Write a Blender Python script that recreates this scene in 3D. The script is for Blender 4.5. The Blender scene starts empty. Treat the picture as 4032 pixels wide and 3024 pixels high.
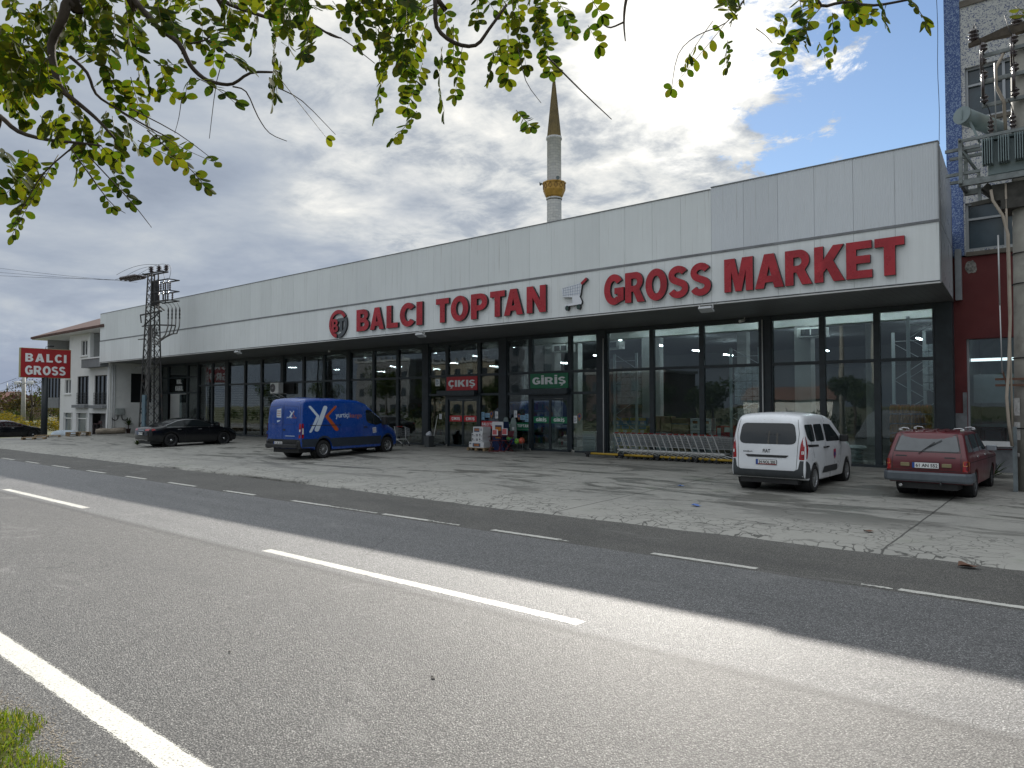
import bpy, bmesh, math, random
from mathutils import Vector, Matrix
from mathutils.geometry import delaunay_2d_cdt
PI = math.pi
rad = math.radians
random.seed(7)
scene = bpy.context.scene
COL = scene.collection

# ------------------------------------------------------------------ camera
CAM_H = 2.1
cam_d = bpy.data.cameras.new("camera")
cam_d.sensor_width = 36.0
cam_d.lens = 36.0 * 2797.0 / 4032.0
cam_d.clip_start = 0.05
cam_d.clip_end = 6000
cam = bpy.data.objects.new("camera", cam_d)
COL.objects.link(cam)
cam.location = (0, 0, CAM_H)
HEAD, PITCH = rad(50.52), rad(1.8)
fw = Vector((-math.cos(HEAD) * math.cos(PITCH), math.sin(HEAD) * math.cos(PITCH), math.sin(PITCH)))
cam.rotation_euler = fw.to_track_quat('-Z', 'Y').to_euler()
scene.camera = cam

# ------------------------------------------------------------------ sun, sky, exposure
SUN_EL, SUN_AZ = 30.4, 25.8          # azimuth measured from +Y towards -X
sdir = Vector((-math.sin(rad(SUN_AZ)) * math.cos(rad(SUN_EL)), math.cos(rad(SUN_AZ)) * math.cos(rad(SUN_EL)), math.sin(rad(SUN_EL))))
sun_d = bpy.data.lights.new("sun", 'SUN')
sun_d.energy = 3.95
sun_d.angle = rad(0.5)
sun_d.color = (1.0, 0.945, 0.865)
sun = bpy.data.objects.new("sun", sun_d)
COL.objects.link(sun)
sun.rotation_euler = sdir.to_track_quat('Z', 'Y').to_euler()
scene.view_settings.view_transform = 'Standard'
scene.view_settings.look = 'None'
scene.view_settings.gamma = 1.0
scene.view_settings.use_curve_mapping = False
scene.view_settings.exposure = 0.95
try:
    scene.cycles.max_bounces = 8
    scene.cycles.diffuse_bounces = 3
    scene.cycles.glossy_bounces = 3
    scene.cycles.transmission_bounces = 4
    scene.cycles.transparent_max_bounces = 10
    scene.cycles.caustics_reflective = False
    scene.cycles.caustics_refractive = False
    scene.cycles.sample_clamp_indirect = 6.0
    scene.cycles.use_denoising = True
except Exception:
    pass


class NG:
    """small helper to write node trees"""
    def __init__(s, nt):
        s.nt = nt

    def n(s, typ, ins=None, **kw):
        nd = s.nt.nodes.new(typ)
        for k, v in kw.items():
            setattr(nd, k, v)
        if ins:
            for k, v in ins.items():
                sock = nd.inputs[k]
                if isinstance(v, bpy.types.NodeSocket):
                    s.nt.links.new(v, sock)
                else:
                    sock.default_value = v
        return nd

    def math(s, op, a, b=None, c=None, clamp=False):
        nd = s.nt.nodes.new('ShaderNodeMath')
        nd.operation = op
        nd.use_clamp = clamp
        for i, v in enumerate((a, b, c)):
            if v is None:
                continue
            if isinstance(v, bpy.types.NodeSocket):
                s.nt.links.new(v, nd.inputs[i])
            else:
                nd.inputs[i].default_value = v
        return nd.outputs[0]

    def noise(s, vec, scale, detail=4, rough=0.55, dist=0.0, out='Fac'):
        nd = s.n('ShaderNodeTexNoise', {'Scale': scale, 'Detail': detail, 'Roughness': rough, 'Distortion': dist})
        if vec is not None:
            s.nt.links.new(vec, nd.inputs['Vector'])
        return nd.outputs[out]

    def ramp(s, fac, stops, interp='LINEAR'):
        nd = s.nt.nodes.new('ShaderNodeValToRGB')
        nd.color_ramp.interpolation = interp
        e = nd.color_ramp.elements
        while len(e) > 1:
            e.remove(e[-1])
        for i, (p, c) in enumerate(stops):
            el = e[0] if i == 0 else e.new(p)
            el.position = p
            el.color = (c, c, c, 1) if isinstance(c, (int, float)) else (c[0], c[1], c[2], 1)
        s.nt.links.new(fac, nd.inputs[0])
        return nd.outputs[0]

    def mix(s, fac, a, b, mode='MIX'):
        nd = s.nt.nodes.new('ShaderNodeMix')
        nd.data_type = 'RGBA'
        nd.blend_type = mode
        for i, v in ((0, fac), (6, a), (7, b)):
            if isinstance(v, bpy.types.NodeSocket):
                s.nt.links.new(v, nd.inputs[i])
            elif i == 0:
                nd.inputs[0].default_value = v
            else:
                nd.inputs[i].default_value = (v[0], v[1], v[2], 1)
        return nd.outputs[2]

    def sstep(s, x, a, b):
        nd = s.n('ShaderNodeMapRange', {'From Min': a, 'From Max': b, 'To Min': 0.0, 'To Max': 1.0})
        nd.interpolation_type = 'SMOOTHSTEP'
        s.nt.links.new(x, nd.inputs['Value'])
        return nd.outputs[0]


def make_world():
    w = bpy.data.worlds.new("World")
    scene.world = w
    w.use_nodes = True
    nt = w.node_tree
    nt.nodes.clear()
    g = NG(nt)
    out = g.n('ShaderNodeOutputWorld')
    sky = g.n('ShaderNodeTexSky')
    sky.sky_type = 'NISHITA'
    sky.sun_disc = False
    sky.sun_elevation = rad(SUN_EL)
    sky.sun_rotation = rad(-SUN_AZ)
    sky.air_density = 1.0
    sky.dust_density = 0.05
    sky.ozone_density = 2.5
    tc = g.n('ShaderNodeTexCoord').outputs['Generated']
    sp = g.n('ShaderNodeSeparateXYZ', {0: tc})
    x, y, z = sp.outputs
    den = g.math('ADD', g.math('MAXIMUM', z, 0.0), 0.16)
    px, py = g.math('DIVIDE', x, den), g.math('DIVIDE', y, den)
    p = g.n('ShaderNodeCombineXYZ', {0: px, 1: py, 2: 0.0}).outputs[0]
    # how far a direction lies from the sun, and how far to the clear right-hand side
    dsun = g.n('ShaderNodeVectorMath', {0: tc, 1: tuple(sdir)}, operation='DOT_PRODUCT').outputs['Value']
    cl = Vector((-0.095, 0.913, 0.365)).normalized()
    dclr = g.n('ShaderNodeVectorMath', {0: tc, 1: tuple(cl)}, operation='DOT_PRODUCT').outputs['Value']
    ang = g.math('ARCCOSINE', g.math('MINIMUM', dclr, 0.99999))
    n_big = g.noise(p, 0.9, 3, 0.55, 0.2)
    n_mid = g.noise(p, 2.4, 7, 0.60, 0.25)
    n_fine = g.noise(p, 5.5, 9, 0.66, 0.3)
    n_edge = g.noise(p, 7.5, 10, 0.70, 0.4)
    n_soft = g.noise(p, 1.3, 5, 0.55, 0.5)
    # cover: full to the left, breaking up to clear blue around the clear direction
    edge = g.math('SUBTRACT', ang, 0.185)
    edge = g.math('ADD', edge, g.math('MULTIPLY', g.math('SUBTRACT', n_mid, 0.5), 0.55))
    edge = g.math('ADD', edge, g.math('MULTIPLY', g.math('SUBTRACT', n_edge, 0.5), 0.60))
    mask = g.sstep(edge, -0.020, 0.075)
    mask = g.math('MAXIMUM', mask, g.sstep(ang, 0.42, 0.60))
    # cloud colours, as they should look on screen (the strength below undoes the exposure)
    nf = g.math('ADD', g.math('MULTIPLY', n_soft, 0.62), g.math('MULTIPLY', n_mid, 0.38))
    body = g.ramp(nf, [(0.34, (0.30, 0.35, 0.44)), (0.46, (0.385, 0.44, 0.53)), (0.55, (0.475, 0.525, 0.595)), (0.66, (0.60, 0.635, 0.665)), (0.78, (0.70, 0.72, 0.72))])
    puff = g.ramp(g.math('ADD', g.math('MULTIPLY', n_fine, 0.5), g.math('MULTIPLY', n_mid, 0.5)),
                  [(0.35, (0.33, 0.38, 0.45)), (0.435, (0.50, 0.54, 0.59)), (0.50, (0.74, 0.76, 0.76)), (0.56, (0.90, 0.90, 0.87)), (0.66, (1.15, 1.12, 1.04))])
    near = g.sstep(g.math('ADD', dsun, g.math('MULTIPLY', g.math('SUBTRACT', n_soft, 0.5), 0.30)), 0.83, 0.96)
    cloud = g.mix(near, body, puff)
    glow = g.sstep(g.math('ADD', dsun, g.math('MULTIPLY', g.math('SUBTRACT', n_mid, 0.5), 0.16)), 0.972, 1.010)
    cloud = g.mix(g.math('MULTIPLY', glow, 0.92), cloud, (1.5, 1.46, 1.36))
    # lower left: pale heaped clouds near the horizon over a darker bank
    low = g.math('SUBTRACT', 1.0, g.sstep(z, 0.02, 0.15))
    pl = g.n('ShaderNodeMapping', {'Vector': tc, 'Scale': (6.0, 6.0, 14.0)}).outputs[0]
    n_low = g.noise(pl, 1.0, 7, 0.6, 0.2)
    lowc = g.ramp(g.math('ADD', n_low, g.math('MULTIPLY', z, -0.4)), [(0.36, (0.29, 0.345, 0.465)), (0.46, (0.37, 0.43, 0.54)), (0.53, (0.55, 0.60, 0.67)), (0.64, (0.68, 0.71, 0.75))])
    cloud = g.mix(g.math('MULTIPLY', low, 0.85), cloud, lowc)
    # behind the viewer: dark low overcast, higher up brightened to lift the shaded fascia
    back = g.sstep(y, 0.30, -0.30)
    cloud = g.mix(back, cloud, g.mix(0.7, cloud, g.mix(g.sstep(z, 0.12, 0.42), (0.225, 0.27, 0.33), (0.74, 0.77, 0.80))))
    # overhead, out of the picture, the cloud is brightened to lift the shade below
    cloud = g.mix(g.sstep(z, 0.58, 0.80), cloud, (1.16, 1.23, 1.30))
    SK = 1.0 / 2 ** scene.view_settings.exposure
    bg1 = g.n('ShaderNodeBackground', {'Color': sky.outputs[0], 'Strength': 0.06})
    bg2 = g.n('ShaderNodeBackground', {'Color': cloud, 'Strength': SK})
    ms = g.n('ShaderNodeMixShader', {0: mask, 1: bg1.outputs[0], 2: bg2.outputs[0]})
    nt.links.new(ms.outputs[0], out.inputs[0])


make_world()

# ------------------------------------------------------------------ materials
MATS = {}


def mat(name, col, rough=0.6, metal=0.0, var=0.0, vscale=3.0, bump=0.0, bscale=40.0, spec=0.5, emit=None, estr=0.0, coat=0.0, trans=0.0, dirt=None, dscale=1.5, dlo=0.5, dhi=0.7):
    if name in MATS:
        return MATS[name]
    m = bpy.data.materials.new(name)
    m.use_nodes = True
    nt = m.node_tree
    nt.nodes.clear()
    g = NG(nt)
    out = g.n('ShaderNodeOutputMaterial')
    b = g.n('ShaderNodeBsdfPrincipled')
    b.inputs['Base Color'].default_value = (col[0], col[1], col[2], 1)
    b.inputs['Roughness'].default_value = rough
    b.inputs['Metallic'].default_value = metal
    b.inputs['Specular IOR Level'].default_value = spec
    if coat:
        b.inputs['Coat Weight'].default_value = coat
        b.inputs['Coat Roughness'].default_value = 0.06
    tc = g.n('ShaderNodeTexCoord').outputs['Object']
    c = None
    if var:
        f = g.noise(tc, vscale, 5, 0.6)
        lo = tuple(max(0, k * (1 - var)) for k in col)
        hi = tuple(min(1, k * (1 + var)) for k in col)
        c = g.ramp(f, [(0.3, lo), (0.7, hi)])
    if dirt:
        f2 = g.noise(tc, dscale, 7, 0.65, 0.3)
        c = g.mix(g.sstep(f2, dlo, dhi), c if c is not None else col, dirt)
    if c is not None:
        nt.links.new(c, b.inputs['Base Color'])
        rr = g.math('MULTIPLY_ADD', g.noise(tc, vscale * 2.3, 4), 0.25, max(0.02, rough - 0.12))
        nt.links.new(rr, b.inputs['Roughness'])
    if bump:
        bn = g.n('ShaderNodeBump', {'Strength': bump, 'Distance': 0.01, 'Height': g.noise(tc, bscale, 4)})
        nt.links.new(bn.outputs[0], b.inputs['Normal'])
    if emit:
        b.inputs['Emission Color'].default_value = (emit[0], emit[1], emit[2], 1)
        b.inputs['Emission Strength'].default_value = estr
    nt.links.new(b.outputs[0], out.inputs[0])
    MATS[name] = m
    return m


def glass_mat(name, tint=(0.62, 0.70, 0.70), refl=1.0, rough=0.0, ior=1.6):
    if name in MATS:
        return MATS[name]
    m = bpy.data.materials.new(name)
    m.use_nodes = True
    nt = m.node_tree
    nt.nodes.clear()
    g = NG(nt)
    out = g.n('ShaderNodeOutputMaterial')
    t = g.n('ShaderNodeBsdfTransparent', {'Color': (*tint, 1)})
    gl = g.n('ShaderNodeBsdfGlossy', {'Color': (1, 1, 1, 1), 'Roughness': rough})
    # faint waviness of real panes
    tc = g.n('ShaderNodeTexCoord').outputs['Object']
    bn = g.n('ShaderNodeBump', {'Strength': 0.05, 'Distance': 0.02, 'Height': g.noise(tc, 1.3, 1)})
    nt.links.new(bn.outputs[0], gl.inputs['Normal'])
    fr = g.n('ShaderNodeFresnel', {'IOR': ior})
    fac = g.math('MULTIPLY', fr.outputs[0], refl, clamp=True)
    mx = g.n('ShaderNodeMixShader', {0: fac, 1: t.outputs[0], 2: gl.outputs[0]})
    nt.links.new(mx.outputs[0], out.inputs[0])
    MATS[name] = m
    return m


def leaf_mat(name, cols, trans=0.45, rough=0.75):
    """leaf colour varies per leaf (colour follows position in small cells)"""
    if name in MATS:
        return MATS[name]
    m = bpy.data.materials.new(name)
    m.use_nodes = True
    nt = m.node_tree
    nt.nodes.clear()
    g = NG(nt)
    out = g.n('ShaderNodeOutputMaterial')
    geo = g.n('ShaderNodeNewGeometry')
    r = geo.outputs['Random Per Island']
    c = g.ramp(r, [(i / max(1, len(cols) - 1), k) for i, k in enumerate(cols)])
    tc = g.n('ShaderNodeTexCoord').outputs['Object']
    c = g.mix(g.sstep(g.noise(tc, 90, 3), 0.56, 0.72), c, (0.09, 0.055, 0.012))
    d = g.n('ShaderNodeBsdfPrincipled', {'Base Color': c, 'Roughness': rough})
    d.inputs['Specular IOR Level'].default_value = 0.12
    t = g.n('ShaderNodeBsdfTranslucent', {'Color': g.mix(1.0, c, (1.85, 1.68, 0.42), 'MULTIPLY')})
    mx = g.n('ShaderNodeMixShader', {0: trans, 1: d.outputs[0], 2: t.outputs[0]})
    nt.links.new(mx.outputs[0], out.inputs[0])
    MATS[name] = m
    return m


# ------------------------------------------------------------------ mesh builder
class MB:
    def __init__(s):
        s.v, s.f, s.m, s.sm = [], [], [], []

    def add(s, vs, fs, m=0, smooth=False):
        o = len(s.v)
        s.v.extend([tuple(p) for p in vs])
        for f in fs:
            s.f.append([i + o for i in f])
            s.m.append(m)
            s.sm.append(smooth)

    def bx(s, x0, x1, y0, y1, z0, z1, m=0):
        s.add([(x0, y0, z0), (x1, y0, z0), (x1, y1, z0), (x0, y1, z0), (x0, y0, z1), (x1, y0, z1), (x1, y1, z1), (x0, y1, z1)],
              [(0, 3, 2, 1), (4, 5, 6, 7), (0, 1, 5, 4), (1, 2, 6, 5), (2, 3, 7, 6), (3, 0, 4, 7)], m)

    def box(s, c, size, rz=0.0, m=0, rot=None):
        hx, hy, hz = size[0] / 2, size[1] / 2, size[2] / 2
        R = rot if rot is not None else Matrix.Rotation(rz, 3, 'Z')
        vs = [Vector(c) + R @ Vector(p) for p in ((-hx, -hy, -hz), (hx, -hy, -hz), (hx, hy, -hz), (-hx, hy, -hz), (-hx, -hy, hz), (hx, -hy, hz), (hx, hy, hz), (-hx, hy, hz))]
        s.add(vs, [(0, 3, 2, 1), (4, 5, 6, 7), (0, 1, 5, 4), (1, 2, 6, 5), (2, 3, 7, 6), (3, 0, 4, 7)], m)

    def rbox(s, c, size, r, m=0, rz=0.0, seg=2):
        """box with rounded vertical edges and chamfered top and bottom"""
        hx, hy, hz = size[0] / 2, size[1] / 2, size[2] / 2
        R = Matrix.Rotation(rz, 3, 'Z')
        def ring(rr, off, z):
            o = []
            for (sx, sy, a0) in ((1, 1, 0), (-1, 1, 90), (-1, -1, 180), (1, -1, 270)):
                for k in range(seg + 1):
                    a = rad(a0 + 90 * k / seg)
                    o.append(Vector(c) + R @ Vector((sx * (hx - r) + (rr) * math.cos(a), sy * (hy - r) + (rr) * math.sin(a), z)))
            return o
        k = r * 0.35
        rings = [ring(r - k, k, -hz), ring(r, 0, -hz + k), ring(r, 0, hz - k), ring(r - k, k, hz)]
        n = len(rings[0])
        vs = [p for q in rings for p in q]
        fs = [tuple(reversed(range(n))), tuple(range(3 * n, 4 * n))]
        for i in range(3):
            for j in range(n):
                fs.append((i * n + j, i * n + (j + 1) % n, (i + 1) * n + (j + 1) % n, (i + 1) * n + j))
        s.add(vs, fs, m)

    def bar(s, a, b, w, h=None, m=0):
        """square bar from a to b"""
        h = w if h is None else h
        a, b = Vector(a), Vector(b)
        d = b - a
        L = d.length
        if L < 1e-6:
            return
        q = d.to_track_quat('Z', 'Y').to_matrix()
        s.box((a + b) / 2, (w, h, L), rot=q, m=m)

    def tube(s, pts, r, n=8, m=0, cap=True, smooth=True):
        pts = [Vector(p) for p in pts]
        rs = r if isinstance(r, (list, tuple)) else [r] * len(pts)
        vs, fs = [], []
        up = None
        for i, p in enumerate(pts):
            a = pts[max(0, i - 1)]
            b = pts[min(len(pts) - 1, i + 1)]
            d = (b - a)
            if d.length < 1e-9:
                d = Vector((0, 0, 1))
            d.normalize()
            if up is None:
                up = Vector((0, 0, 1)) if abs(d.z) < 0.9 else Vector((1, 0, 0))
            u = up - d * up.dot(d)
            if u.length < 1e-6:
                u = d.orthogonal()
            u.normalize()
            up = u
            w = d.cross(u)
            for k in range(n):
                t = 2 * PI * k / n
                vs.append(p + (u * math.cos(t) + w * math.sin(t)) * rs[i])
        for i in range(len(pts) - 1):
            for k in range(n):
                fs.append((i * n + k, i * n + (k + 1) % n, (i + 1) * n + (k + 1) % n, (i + 1) * n + k))
        s.add(vs, fs, m, smooth)
        if cap:
            o = len(s.v) - len(vs)
            s.f.append([o + k for k in reversed(range(n))]); s.m.append(m); s.sm.append(False)
            s.f.append([o + (len(pts) - 1) * n + k for k in range(n)]); s.m.append(m); s.sm.append(False)

    def lathe(s, prof, c=(0, 0, 0), n=24, axis='Z', m=0, smooth=True, closed=False):
        vs, fs = [], []
        for (r, z) in prof:
            for k in range(n):
                t = 2 * PI * k / n
                a, b = r * math.cos(t), r * math.sin(t)
                q = (a, b, z) if axis == 'Z' else ((z, a, b) if axis == 'X' else (b, z, a))
                vs.append((c[0] + q[0], c[1] + q[1], c[2] + q[2]))
        P_ = len(prof)
        for i in range(P_ if closed else P_ - 1):
            j = (i + 1) % P_
            for k in range(n):
                fs.append((i * n + k, i * n + (k + 1) % n, j * n + (k + 1) % n, j * n + k))
        s.add(vs, fs, m, smooth)

    def poly(s, pts, m=0):
        s.add(pts, [tuple(range(len(pts)))], m)

    def prism(s, poly, f0, f1, m=0):
        """2D polygon extruded between two maps (u,v)->point"""
        n = len(poly)
        vs = [f0(*p) for p in poly] + [f1(*p) for p in poly]
        fs = [tuple(range(n)), tuple(reversed(range(n, 2 * n)))]
        for i in range(n):
            fs.append((i, n + i, n + (i + 1) % n, (i + 1) % n))
        s.add(vs, fs, m)

    def ball(s, c, r, n=12, m=0, sx=1, sy=1, sz=1):
        prof = []
        h = n // 2
        vs, fs = [], []
        for i in range(h + 1):
            t = PI * i / h
            for k in range(n):
                p = 2 * PI * k / n
                vs.append((c[0] + sx * r * math.sin(t) * math.cos(p), c[1] + sy * r * math.sin(t) * math.sin(p), c[2] + sz * r * math.cos(t)))
        for i in range(h):
            for k in range(n):
                fs.append((i * n + k, (i + 1) * n + k, (i + 1) * n + (k + 1) % n, i * n + (k + 1) % n))
        s.add(vs, fs, m, True)

    def build(s, name, mats, parent=None, loc=None, rz=None, bevel=0.0, fix=True):
        me = bpy.data.meshes.new(name)
        me.from_pydata(s.v, [], s.f)
        if not isinstance(mats, (list, tuple)):
            mats = [mats]
        for k in mats:
            me.materials.append(k)
        me.polygons.foreach_set('material_index', s.m)
        me.polygons.foreach_set('use_smooth', s.sm)
        if fix and len(s.f) < 60000:
            bm = bmesh.new()
            bm.from_mesh(me)
            bmesh.ops.recalc_face_normals(bm, faces=bm.faces)
            bm.to_mesh(me)
            bm.free()
        me.update()
        o = bpy.data.objects.new(name, me)
        COL.objects.link(o)
        if parent is not None:
            o.parent = parent
        if loc is not None:
            o.location = loc
        if rz is not None:
            o.rotation_euler = (0, 0, rz)
        if bevel:
            b = o.modifiers.new('bevel', 'BEVEL')
            b.width = bevel
            b.segments = 2
            b.limit_method = 'ANGLE'
            b.angle_limit = rad(40)
        return o


def tag(o, label=None, cat=None, group=None, kind=None):
    if label: o['label'] = label
    if cat: o['category'] = cat
    if group: o['group'] = group
    if kind: o['kind'] = kind
    return o


def thing(name, label, cat, loc=(0, 0, 0), rz=0.0, group=None):
    o = bpy.data.objects.new(name, None)
    o.empty_display_size = 0.2
    COL.objects.link(o)
    o.location = loc
    o.rotation_euler = (0, 0, rz)
    return tag(o, label, cat, group)


def copy_tree(o, parent=None):
    c = o.copy()
    COL.objects.link(c)
    c.parent = parent
    for ch in list(o.children):
        copy_tree(ch, c)
    return c


# ------------------------------------------------------------------ lettering
_TXT = {}


def glyph_mesh(txt, off=0.03, res=4):
    """flat outline of a text as (verts2d, faces), unit font size"""
    key = (txt, off, res)
    if key in _TXT:
        return _TXT[key]
    cu = bpy.data.curves.new('lettering', 'FONT')
    cu.body = txt
    cu.size = 1.0
    cu.offset = off
    cu.resolution_u = res
    cu.fill_mode = 'FRONT'
    o = bpy.data.objects.new('lettering', cu)
    COL.objects.link(o)
    dg = bpy.context.evaluated_depsgraph_get()
    dg.update()
    me = bpy.data.meshes.new_from_object(o.evaluated_get(dg))
    v = [(p.co.x, p.co.y) for p in me.vertices]
    f = [tuple(p.vertices) for p in me.polygons]
    bpy.data.objects.remove(o)
    bpy.data.curves.remove(cu)
    bpy.data.meshes.remove(me)
    _TXT[key] = (v, f)
    return v, f


def text_into(mb, txt, u0, u1, v0, v1, fmap, depth=0.0, m=0, off=0.03, ms=None, keep=False):
    """fits the text into the box u0..u1, v0..v1; fmap(u,v,d) -> 3D point; depth gives it thickness"""
    v, f = glyph_mesh(txt, off)
    if not v:
        return
    xs = [p[0] for p in v]; ys = [p[1] for p in v]
    a, b, c, d = min(xs), max(xs), min(ys), max(ys)
    sx, sy = (u1 - u0) / (b - a), (v1 - v0) / (d - c)
    if keep:
        sx = sy = min(sx, sy)
    q = [(u0 + (p[0] - a) * sx, v0 + (p[1] - c) * sy) for p in v]
    n = len(q)
    top = [fmap(u, w, depth) for (u, w) in q]
    if depth <= 0:
        mb.add(top, f, m)
        return
    bot = [fmap(u, w, 0.0) for (u, w) in q]
    mb.add(top + bot, list(f), m)
    # side walls on border edges
    cnt = {}
    for face in f:
        for i in range(len(face)):
            e = (face[i], face[(i + 1) % len(face)])
            k = (min(e), max(e))
            cnt.setdefault(k, []).append(e)
    o = len(mb.v) - 2 * n
    for k, es in cnt.items():
        if len(es) == 1:
            i, j = es[0]
            mb.f.append([o + i, o + n + i, o + n + j, o + j]); mb.m.append(m if ms is None else ms); mb.sm.append(False)


def gz(Y):
    return max(0.0, 0.016 * (Y - 11.27))


def terr(X, Y):
    """height of the ground: flat road, lot rising to the shop, dropping beyond its left end"""
    z = gz(min(Y, 26.0)) if Y > 11.27 else 0.0
    t = min(1.0, max(0.0, (-53.6 - X) / 3.2))
    t = t * t * (3 - 2 * t)
    s = min(1.0, max(0.0, (Y - 11.6) / 2.0))
    return z - 0.46 * t * s
# ------------------------------------------------------------------ heavy block capitals
from mathutils.geometry import tessellate_polygon


def arc(cx, cy, rx, ry, a0, a1, n=14):
    return [(cx + rx * math.cos(rad(a0 + (a1 - a0) * i / n)), cy + ry * math.sin(rad(a0 + (a1 - a0) * i / n))) for i in range(n + 1)]


def stroke(path, t):
    L, R_ = [], []
    for i, p in enumerate(path):
        a, b = path[max(0, i - 1)], path[min(len(path) - 1, i + 1)]
        dx, dy = b[0] - a[0], b[1] - a[1]
        l = math.hypot(dx, dy) or 1
        nx, ny = -dy / l * t / 2, dx / l * t / 2
        L.append((p[0] + nx, p[1] + ny)); R_.append((p[0] - nx, p[1] - ny))
    return L + R_[::-1]


def _S():
    return stroke(arc(.35, .715, .235, .19, 22, 235, 16) + arc(.35, .285, .25, .195, 55, -160, 16), .215)


_C_ = arc(.40, .5, .40, .52, 38, 322, 26) + arc(.40, .5, .155, .29, 318, 42, 20)
_CED = [(.34, -.05), (.47, -.05), (.50, -.10), (.49, -.19), (.40, -.235), (.26, -.23), (.26, -.165), (.36, -.165), (.38, -.13), (.33, -.11)]
GL = {
    'I': [([(0, 0), (.26, 0), (.26, 1), (0, 1)], [])],
    'L': [([(0, 0), (.63, 0), (.63, .22), (.27, .22), (.27, 1), (0, 1)], [])],
    'T': [([(.22, 0), (.49, 0), (.49, .77), (.71, .77), (.71, 1), (0, 1), (0, .77), (.22, .77)], [])],
    'E': [([(0, 0), (.66, 0), (.66, .215), (.26, .215), (.26, .40), (.61, .40), (.61, .61), (.26, .61), (.26, .79), (.65, .79), (.65, 1), (0, 1)], [])],
    'A': [([(0, 0), (.27, 0), (.32, .17), (.55, .17), (.60, 0), (.88, 0), (.59, 1), (.29, 1)], [[(.37, .36), (.435, .66), (.50, .36)]])],
    'M': [([(0, 0), (.24, 0), (.24, .62), (.385, 0), (.595, 0), (.74, .62), (.74, 0), (.98, 0), (.98, 1), (.62, 1), (.49, .45), (.36, 1), (0, 1)], [])],
    'N': [([(0, 0), (.24, 0), (.24, .58), (.53, 0), (.78, 0), (.78, 1), (.54, 1), (.54, .44), (.25, 1), (0, 1)], [])],
    'K': [([(0, 0), (.27, 0), (.27, .27), (.37, .38), (.57, 0), (.89, 0), (.56, .58), (.87, 1), (.56, 1), (.27, .62), (.27, 1), (0, 1)], [])],
    'O': [(arc(.42, .5, .42, .52, 0, 352, 40), [arc(.42, .5, .165, .29, 0, 350, 30)])],
    'C': [(_C_, [])],
    'G': [(arc(.40, .5, .40, .52, 36, 300, 26) + [(.79, .12), (.79, .55), (.42, .55), (.42, .345), (.55, .345), (.55, .245)] + arc(.40, .5, .155, .29, 305, 40, 20), [])],
    'S': [(_S(), [])],
    'P': [([(0, 0), (.265, 0), (.265, .33)] + arc(.42, .665, .32, .335, -90, 90) + [(0, 1)], [[(.265, .535)] + arc(.38, .665, .12, .13, -90, 90) + [(.265, .795)]])],
    'R': [([(0, 0), (.265, 0), (.265, .36), (.35, .36), (.53, 0), (.84, 0), (.62, .41)] + arc(.45, .70, .31, .30, -50, 90) + [(0, 1)], [[(.265, .55)] + arc(.40, .67, .12, .12, -90, 90) + [(.265, .79)]])],
    'B': [([(0, 0)] + arc(.42, .285, .34, .285, -90, 62) + arc(.40, .74, .31, .26, -50, 90) + [(0, 1)],
          [[(.25, .21)] + arc(.40, .305, .11, .095, -90, 90) + [(.25, .40)], [(.25, .61)] + arc(.38, .70, .10, .09, -90, 90) + [(.25, .79)]])],
    'U': [([(0, 1)] + arc(.39, .37, .39, .385, 180, 360, 20) + [(.78, 1), (.53, 1)] + arc(.39, .37, .14, .17, 360, 180, 14) + [(.25, 1)], [])],
    'Y': [([(.28, 0), (.55, 0), (.55, .40), (.84, 1), (.55, 1), (.415, .64), (.28, 1), (0, 1), (.28, .40)], [])],
}
GL['İ'] = GL['I'] + [([(0, 1.08), (.26, 1.08), (.26, 1.27), (0, 1.27)], [])]
GL['Ş'] = GL['S'] + [([(p[0] - .06, p[1] + .02) for p in _CED], [])]
GL['Ç'] = GL['C'] + [(_CED, [])]


def gl_width(ch):
    if ch == ' ':
        return .30
    return max(p[0] for o, h in GL[ch] for p in o)


def block_glyph(mb, ch, u0, su, v0, sv, fmap, depth=0.0, m=0, ms=None):
    for outer, holes in GL[ch]:
        loops = [[(u0 + p[0] * su, v0 + p[1] * sv) for p in lp] for lp in [outer] + holes]
        flat = [p for lp in loops for p in lp]
        tri = tessellate_polygon([[Vector((p[0], p[1], 0)) for p in lp] for lp in loops])
        n = len(flat)
        top = [fmap(p[0], p[1], depth) for p in flat]
        if depth <= 0:
            mb.add(top, tri, m)
            continue
        bot = [fmap(p[0], p[1], 0.0) for p in flat]
        mb.add(top + bot, tri, m)
        o = len(mb.v) - 2 * n
        b = 0
        for lp in loops:
            for i in range(len(lp)):
                i0, i1 = b + i, b + (i + 1) % len(lp)
                mb.f.append([o + i0, o + n + i0, o + n + i1, o + i1]); mb.m.append(m if ms is None else ms); mb.sm.append(False)
            b += len(lp)


def block_text(mb, txt, u0, u1, v0, v1, fmap, depth=0.0, m=0, ms=None, gap=.10):
    """block capitals fitted into a box (v0..v1 is the cap height)"""
    tot = sum(gl_width(c) for c in txt) + gap * (len(txt) - 1)
    su = (u1 - u0) / tot
    x = u0
    for c in txt:
        if c != ' ':
            block_glyph(mb, c, x, su, v0, v1 - v0, fmap, depth, m, ms)
        x += (gl_width(c) + gap) * su
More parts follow.
